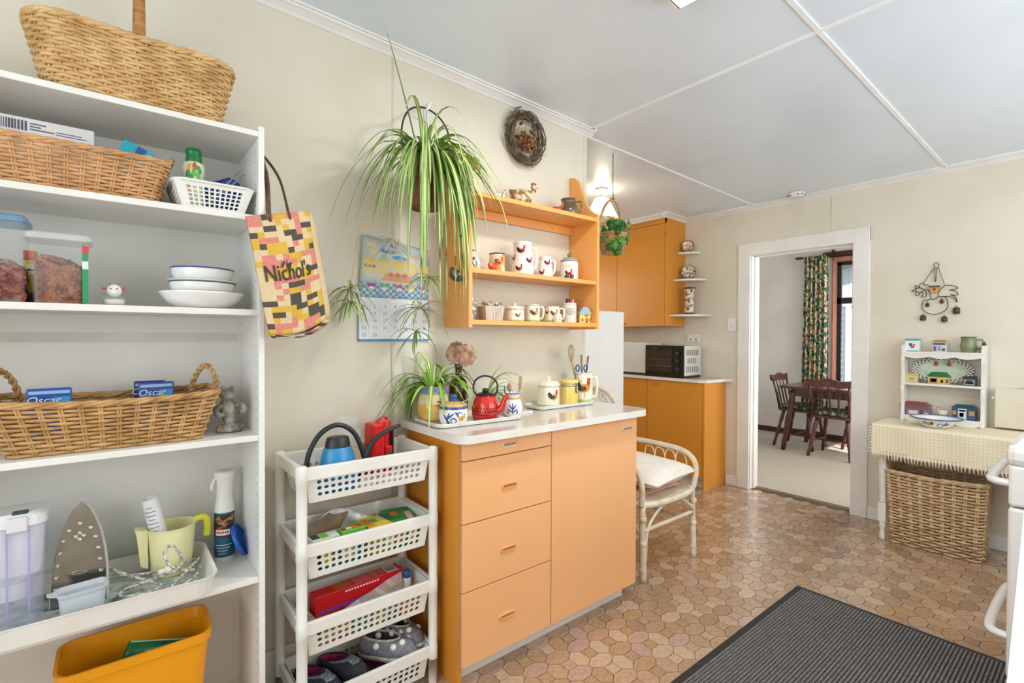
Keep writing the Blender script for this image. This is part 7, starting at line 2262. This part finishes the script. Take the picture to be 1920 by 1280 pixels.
MB().b2((hc.x - .012, hc.y - .022, hc.z - .022), (hc.x + .004, hc.y + .022, hc.z + .014), .001).build('house_plaque', mat('pale_plywood', '#c9985c', .6), t)
MB().b2((hc.x - .016, hc.y - .027, hc.z + .013), (hc.x + .006, hc.y + .027, hc.z + .024), .001).build('plaque_roof', flat('#6b4a2c', .6), t)
MB().ball((hc.x - .012, hc.y + .0035, hc.z + .001), (.002, .0045, .0045), 8, 6).ball((hc.x - .012, hc.y - .0035, hc.z + .001), (.002, .0045, .0045), 8, 6).add([(hc.x - .0135, hc.y + .0075, hc.z), (hc.x - .0135, hc.y - .0075, hc.z), (hc.x - .0135, hc.y, hc.z - .009)], [(0, 1, 2)]).build('painted_heart', DARK, t)
MB().tube([wp(570, 210), wp(575, 440)], .0025, 6).tube([wp(610, 210), wp(590, 440)], .0025, 6).build('cord_print', flat('#8d7a5c', .8), t)
for k, (a_, b_, w_) in enumerate(((447, 835, 28), (692, 775, 28), (372, 1055, 42), (735, 1080, 42), (943, 930, 48))):
    c = wp(a_, b_)
    r_ = w_ * .00045 * .86
    bl = MB().lathe([(r_ * .95, -r_ * 1.1), (r_, -r_ * .6), (r_ * .9, r_ * .8), (r_ * .4, r_ * 1.15), (.001, r_ * 1.2)], 12, c).build('bell', mat('rusty_tin', '#6b4f34', .6, metal=.5, c2='#4a3523', ns=60), t)
    MB().tube([c + Vector((.004 * math.cos(q_), .004 * math.sin(q_) * 0, r_ * 1.2 + .006 + .005 * math.sin(q_))) for q_ in [2 * PI * i / 8 for i in range(8)]], .0012, 5, True).build('bell_ring', IRON, bl)
    MB().tube([c + Vector((0, 0, -r_ * .5)), c + Vector((0, 0, -r_ * 1.6))], .0014, 5).build('clapper', IRON, bl)

# ------------------------------------------------------------------ stove and bench at the right edge
SW = mat('stove_white_enamel', '#f0efec', .22, c2='#ecebe7', ns=4)
t = thing('stove', 'white stove with black side and curved white handles at the right edge', 'stove', (2.38, -1.672, 0))
MB().b2((.004, -.6, .02), (.56, -.045, .86), .004).build('body', mat('stove_black_side', '#1f2224', .35), t)
MB().b2((0, -.05, .13), (.56, 0, .72), .01).build('oven_door', SW, t)
MB().b2((0, -.05, .02), (.56, 0, .125), .01).build('drawer_front', SW, t)
MB().b2((0, -.05, .725), (.56, 0, .865), .01).build('control_panel', SW, t)
MB().b2((-.006, -.62, .862), (.566, .008, .935), .024).build('hob_top', SW, t)
for bx_, by_, br_ in ((.15, -.16, .085), (.41, -.16, .07), (.15, -.44, .07), (.41, -.44, .085)):
    e_ = MB().lathe([(br_, .935), (br_, .939), (br_ * .9, .94), (.001, .937)], 24, (bx_, by_, 0)).build('burner', mat('dark_burner', '#3a3a3c', .4, metal=.5), t)
    for q_ in (.35, .6, .85):
        MB().tube([(bx_ + br_ * q_ * math.cos(a_), by_ + br_ * q_ * math.sin(a_), .943) for a_ in [2 * PI * i / 20 for i in range(20)]], .005, 6, True).build('coil', BLK, e_)
def dhandle(z):
    return [(.02, -.005, z), (.03, .035, z), (.09, .05, z), (.28, .054, z), (.47, .05, z), (.53, .035, z), (.54, -.005, z)]
for z in (.80, .27):
    MB().tube(smoothpts(dhandle(z), 6), .016, 10, flatten=.8).build('handle', SW, t)
t = thing('white_bench', 'bright white bench top close to the camera at the lower right', 'bench', (0, 0, 0))
bp = [(-.7, -1.925), (.803, -1.832), (1.9, -1.755), (1.9, -2.7), (-.7, -2.7)]
WB = mat('white_bench_laminate', '#f6f6f4', .3, c2='#f2f2f0', ns=4)
MB().prism(bp, .87, .9, 'xy').build('bench_top', WB, t)
MB().prism([(-.6, -1.98), (.8, -1.9), (1.85, -1.83), (1.85, -2.7), (-.6, -2.7)], .0, .87, 'xy').build('bench_cupboard', WB, t)

# ------------------------------------------------------------------ dining room furniture
DW = mat('dark_turned_wood', '#5a2c1a', .3, c2='#3d1a0d', ns=18, stretch=(3, 3, 1), coat=.3)
CUSH = mat('green_floral_cushion', '#2f4a38', .9, c2='#a89a6a', ns=30, lo=.5, hi=.6)
FZ = .006
def spindle(parent, name, p0, p1, r=.012, turned_=True):
    p0, p1 = Vector(p0), Vector(p1)
    n_ = 9
    rad_ = [r * k for k in ((.75, .95, .8, 1.0, 1.15, .85, 1.2, 1.05, .9) if turned_ else (.8, .9, 1, 1.1, 1.1, 1.05, 1, .9, .8))]
    return MB().tube([p0.lerp(p1, k / (n_ - 1)) for k in range(n_)], rad_, 10).build(name, DW, parent)
t = thing('dining_table', 'dark wooden dining table with turned splayed legs in the next room', 'table', (6.3, -.1, FZ))
MB().prism(rrect(.86, 1.28, .05, 5), .715, .742, 'xy').build('table_top', DW, t)
MB().b2((-.33, -.52, .63), (.33, -.5, .715)).b2((-.33, .5, .63), (.33, .52, .715)).b2((-.35, -.5, .63), (-.33, .5, .715)).b2((.33, -.5, .63), (.35, .5, .715)).build('apron', DW, t)
for sx_ in (-1, 1):
    for sy_ in (-1, 1):
        spindle(t, 'leg', (sx_ * .33, sy_ * .62, 0), (sx_ * .3, sy_ * .52, .715), .03)
def windsor(label, x, y, rz, group='dark spindle back dining chairs'):
    t = thing('dining_chair', label, 'chair', (x, y, FZ), rz, group)
    # faces local +y, back at -y
    MB().prism(rrect(.40, .39, .07, 5), .425, .452, 'xy').build('seat', DW, t)
    for sx_ in (-1, 1):
        spindle(t, 'leg', (sx_ * .2, .2, 0), (sx_ * .14, .13, .427), .019)
        spindle(t, 'leg', (sx_ * .2, -.22, 0), (sx_ * .14, -.13, .427), .019)
        spindle(t, 'stretcher', (sx_ * .175, .17, .16), (sx_ * .175, -.185, .16), .011, False)
        MB().tube([(sx_ * .165, -.165, .44), (sx_ * .175, -.2, .62), (sx_ * .19, -.245, .8)], [.016, .013, .012], 10).build('back_post', DW, t)
    spindle(t, 'stretcher', (-.175, 0, .16), (.175, 0, .16), .011, False)
    for k in range(3):
        u_ = (-.085, 0, .085)[k]
        spindle(t, 'spindle', (u_ * .9, -.17, .445), (u_ * 1.05, -.245, .79), .009, False)
    o = []
    for k in range(17):
        f = k / 16 * 2 - 1
        o.append((f * .225, .845 + .012 * math.cos(f * PI * 2) - .018 * abs(f) ** 3))
    for k in range(17):
        f = 1 - k / 16 * 2
        o.append((f * .215, .765 + .006 * math.cos(f * PI * 2)))
    MB().prism(o, -.262, -.240, 'xz').build('crest_rail', DW, t)
    c = MB().loft([[(*p, z) for p in rrect(w, w * .97, .06, 5)] for w, z in ((.36, .453), (.39, .468), (.385, .49), (.33, .502))]).build('seat_cushion', CUSH, t)
    return t
windsor('dining chair with its back to the kitchen at the table\'s near side', 6.10, .025, -PI / 2)
windsor('dining chair at the table\'s left end facing the table', 6.33, .47, PI)
windsor('dining chair at the far side of the table below the window', 6.72, -.1, PI / 2)
# curtain
def chintz():
    m = mat('floral_chintz', '#1f5a4c', .8, c2='#cdbb92', ns=30, lo=.49, hi=.55, stretch=(1, 1, .8))
    nt = m.node_tree
    b = nt.nodes['Principled BSDF']
    old = b.inputs['Base Color'].links[0].from_socket
    tc = nt.nodes.new('ShaderNodeTexCoord'); v = nt.nodes.new('ShaderNodeTexVoronoi'); v.inputs['Scale'].default_value = 17
    nt.links.new(tc.outputs['Object'], v.inputs['Vector'])
    r = nt.nodes.new('ShaderNodeValToRGB'); r.color_ramp.elements[0].position = .28; r.color_ramp.elements[1].position = .36
    r.color_ramp.elements[0].color = (1, 1, 1, 1); r.color_ramp.elements[1].color = (0, 0, 0, 1)
    nt.links.new(v.outputs['Distance'], r.inputs[0])
    mx = nt.nodes.new('ShaderNodeMix'); mx.data_type = 'RGBA'
    nt.links.new(r.outputs[0], mx.inputs[0]); nt.links.new(old, mx.inputs[6]); mx.inputs[7].default_value = lin('#cf9a72')
    nt.links.new(mx.outputs[2], b.inputs['Base Color'])
    return m
t = thing('floral_curtain', 'long green and peach floral curtain beside the dining window', 'curtain', (0, 0, 0))
MB().grid(lambda u, v: (6.915 + .035 * math.sin(u * 2 * PI * 5.5 + .6 * math.sin(v * 3)) * (.5 + .5 * (1 - v)), (.395 + .27 * u) + (.03 * (u - .35)) * (1 - v), .36 + 1.955 * v), 70, 24).build('curtain_cloth', chintz(), t, solid=.003)
MB().grid(lambda u, v: (6.912 + .04 * math.sin(u * 2 * PI * 8), .395 + .27 * u, 2.27 + .05 * v), 90, 2).build('heading', chintz(), t, solid=.003)
t = thing('curtain_rod', 'dark wooden curtain rod with a pointed finial', 'rod', (0, 0, 0))
MB().cyl((6.915, .70, 2.312), (6.915, -2.0, 2.312), .013, n=12).build('pole', BROWN, t)
MB().lathe([(.013, 0), (.02, .01), (.013, .02), (.022, .04), (.014, .06), (.003, .085)], 12, M=Matrix.Translation((6.915, .70, 2.312)) @ Matrix.Rotation(-PI / 2, 4, 'X')).build('finial', BROWN, t)
for y in (.36, .05):
    MB().b2((6.9, y - .012, 2.32), (XF - .03, y + .012, 2.35), .003).b2((6.95, y - .012, 2.35), (XF - .001, y + .012, 2.385), .003).build('bracket', BROWN, t)
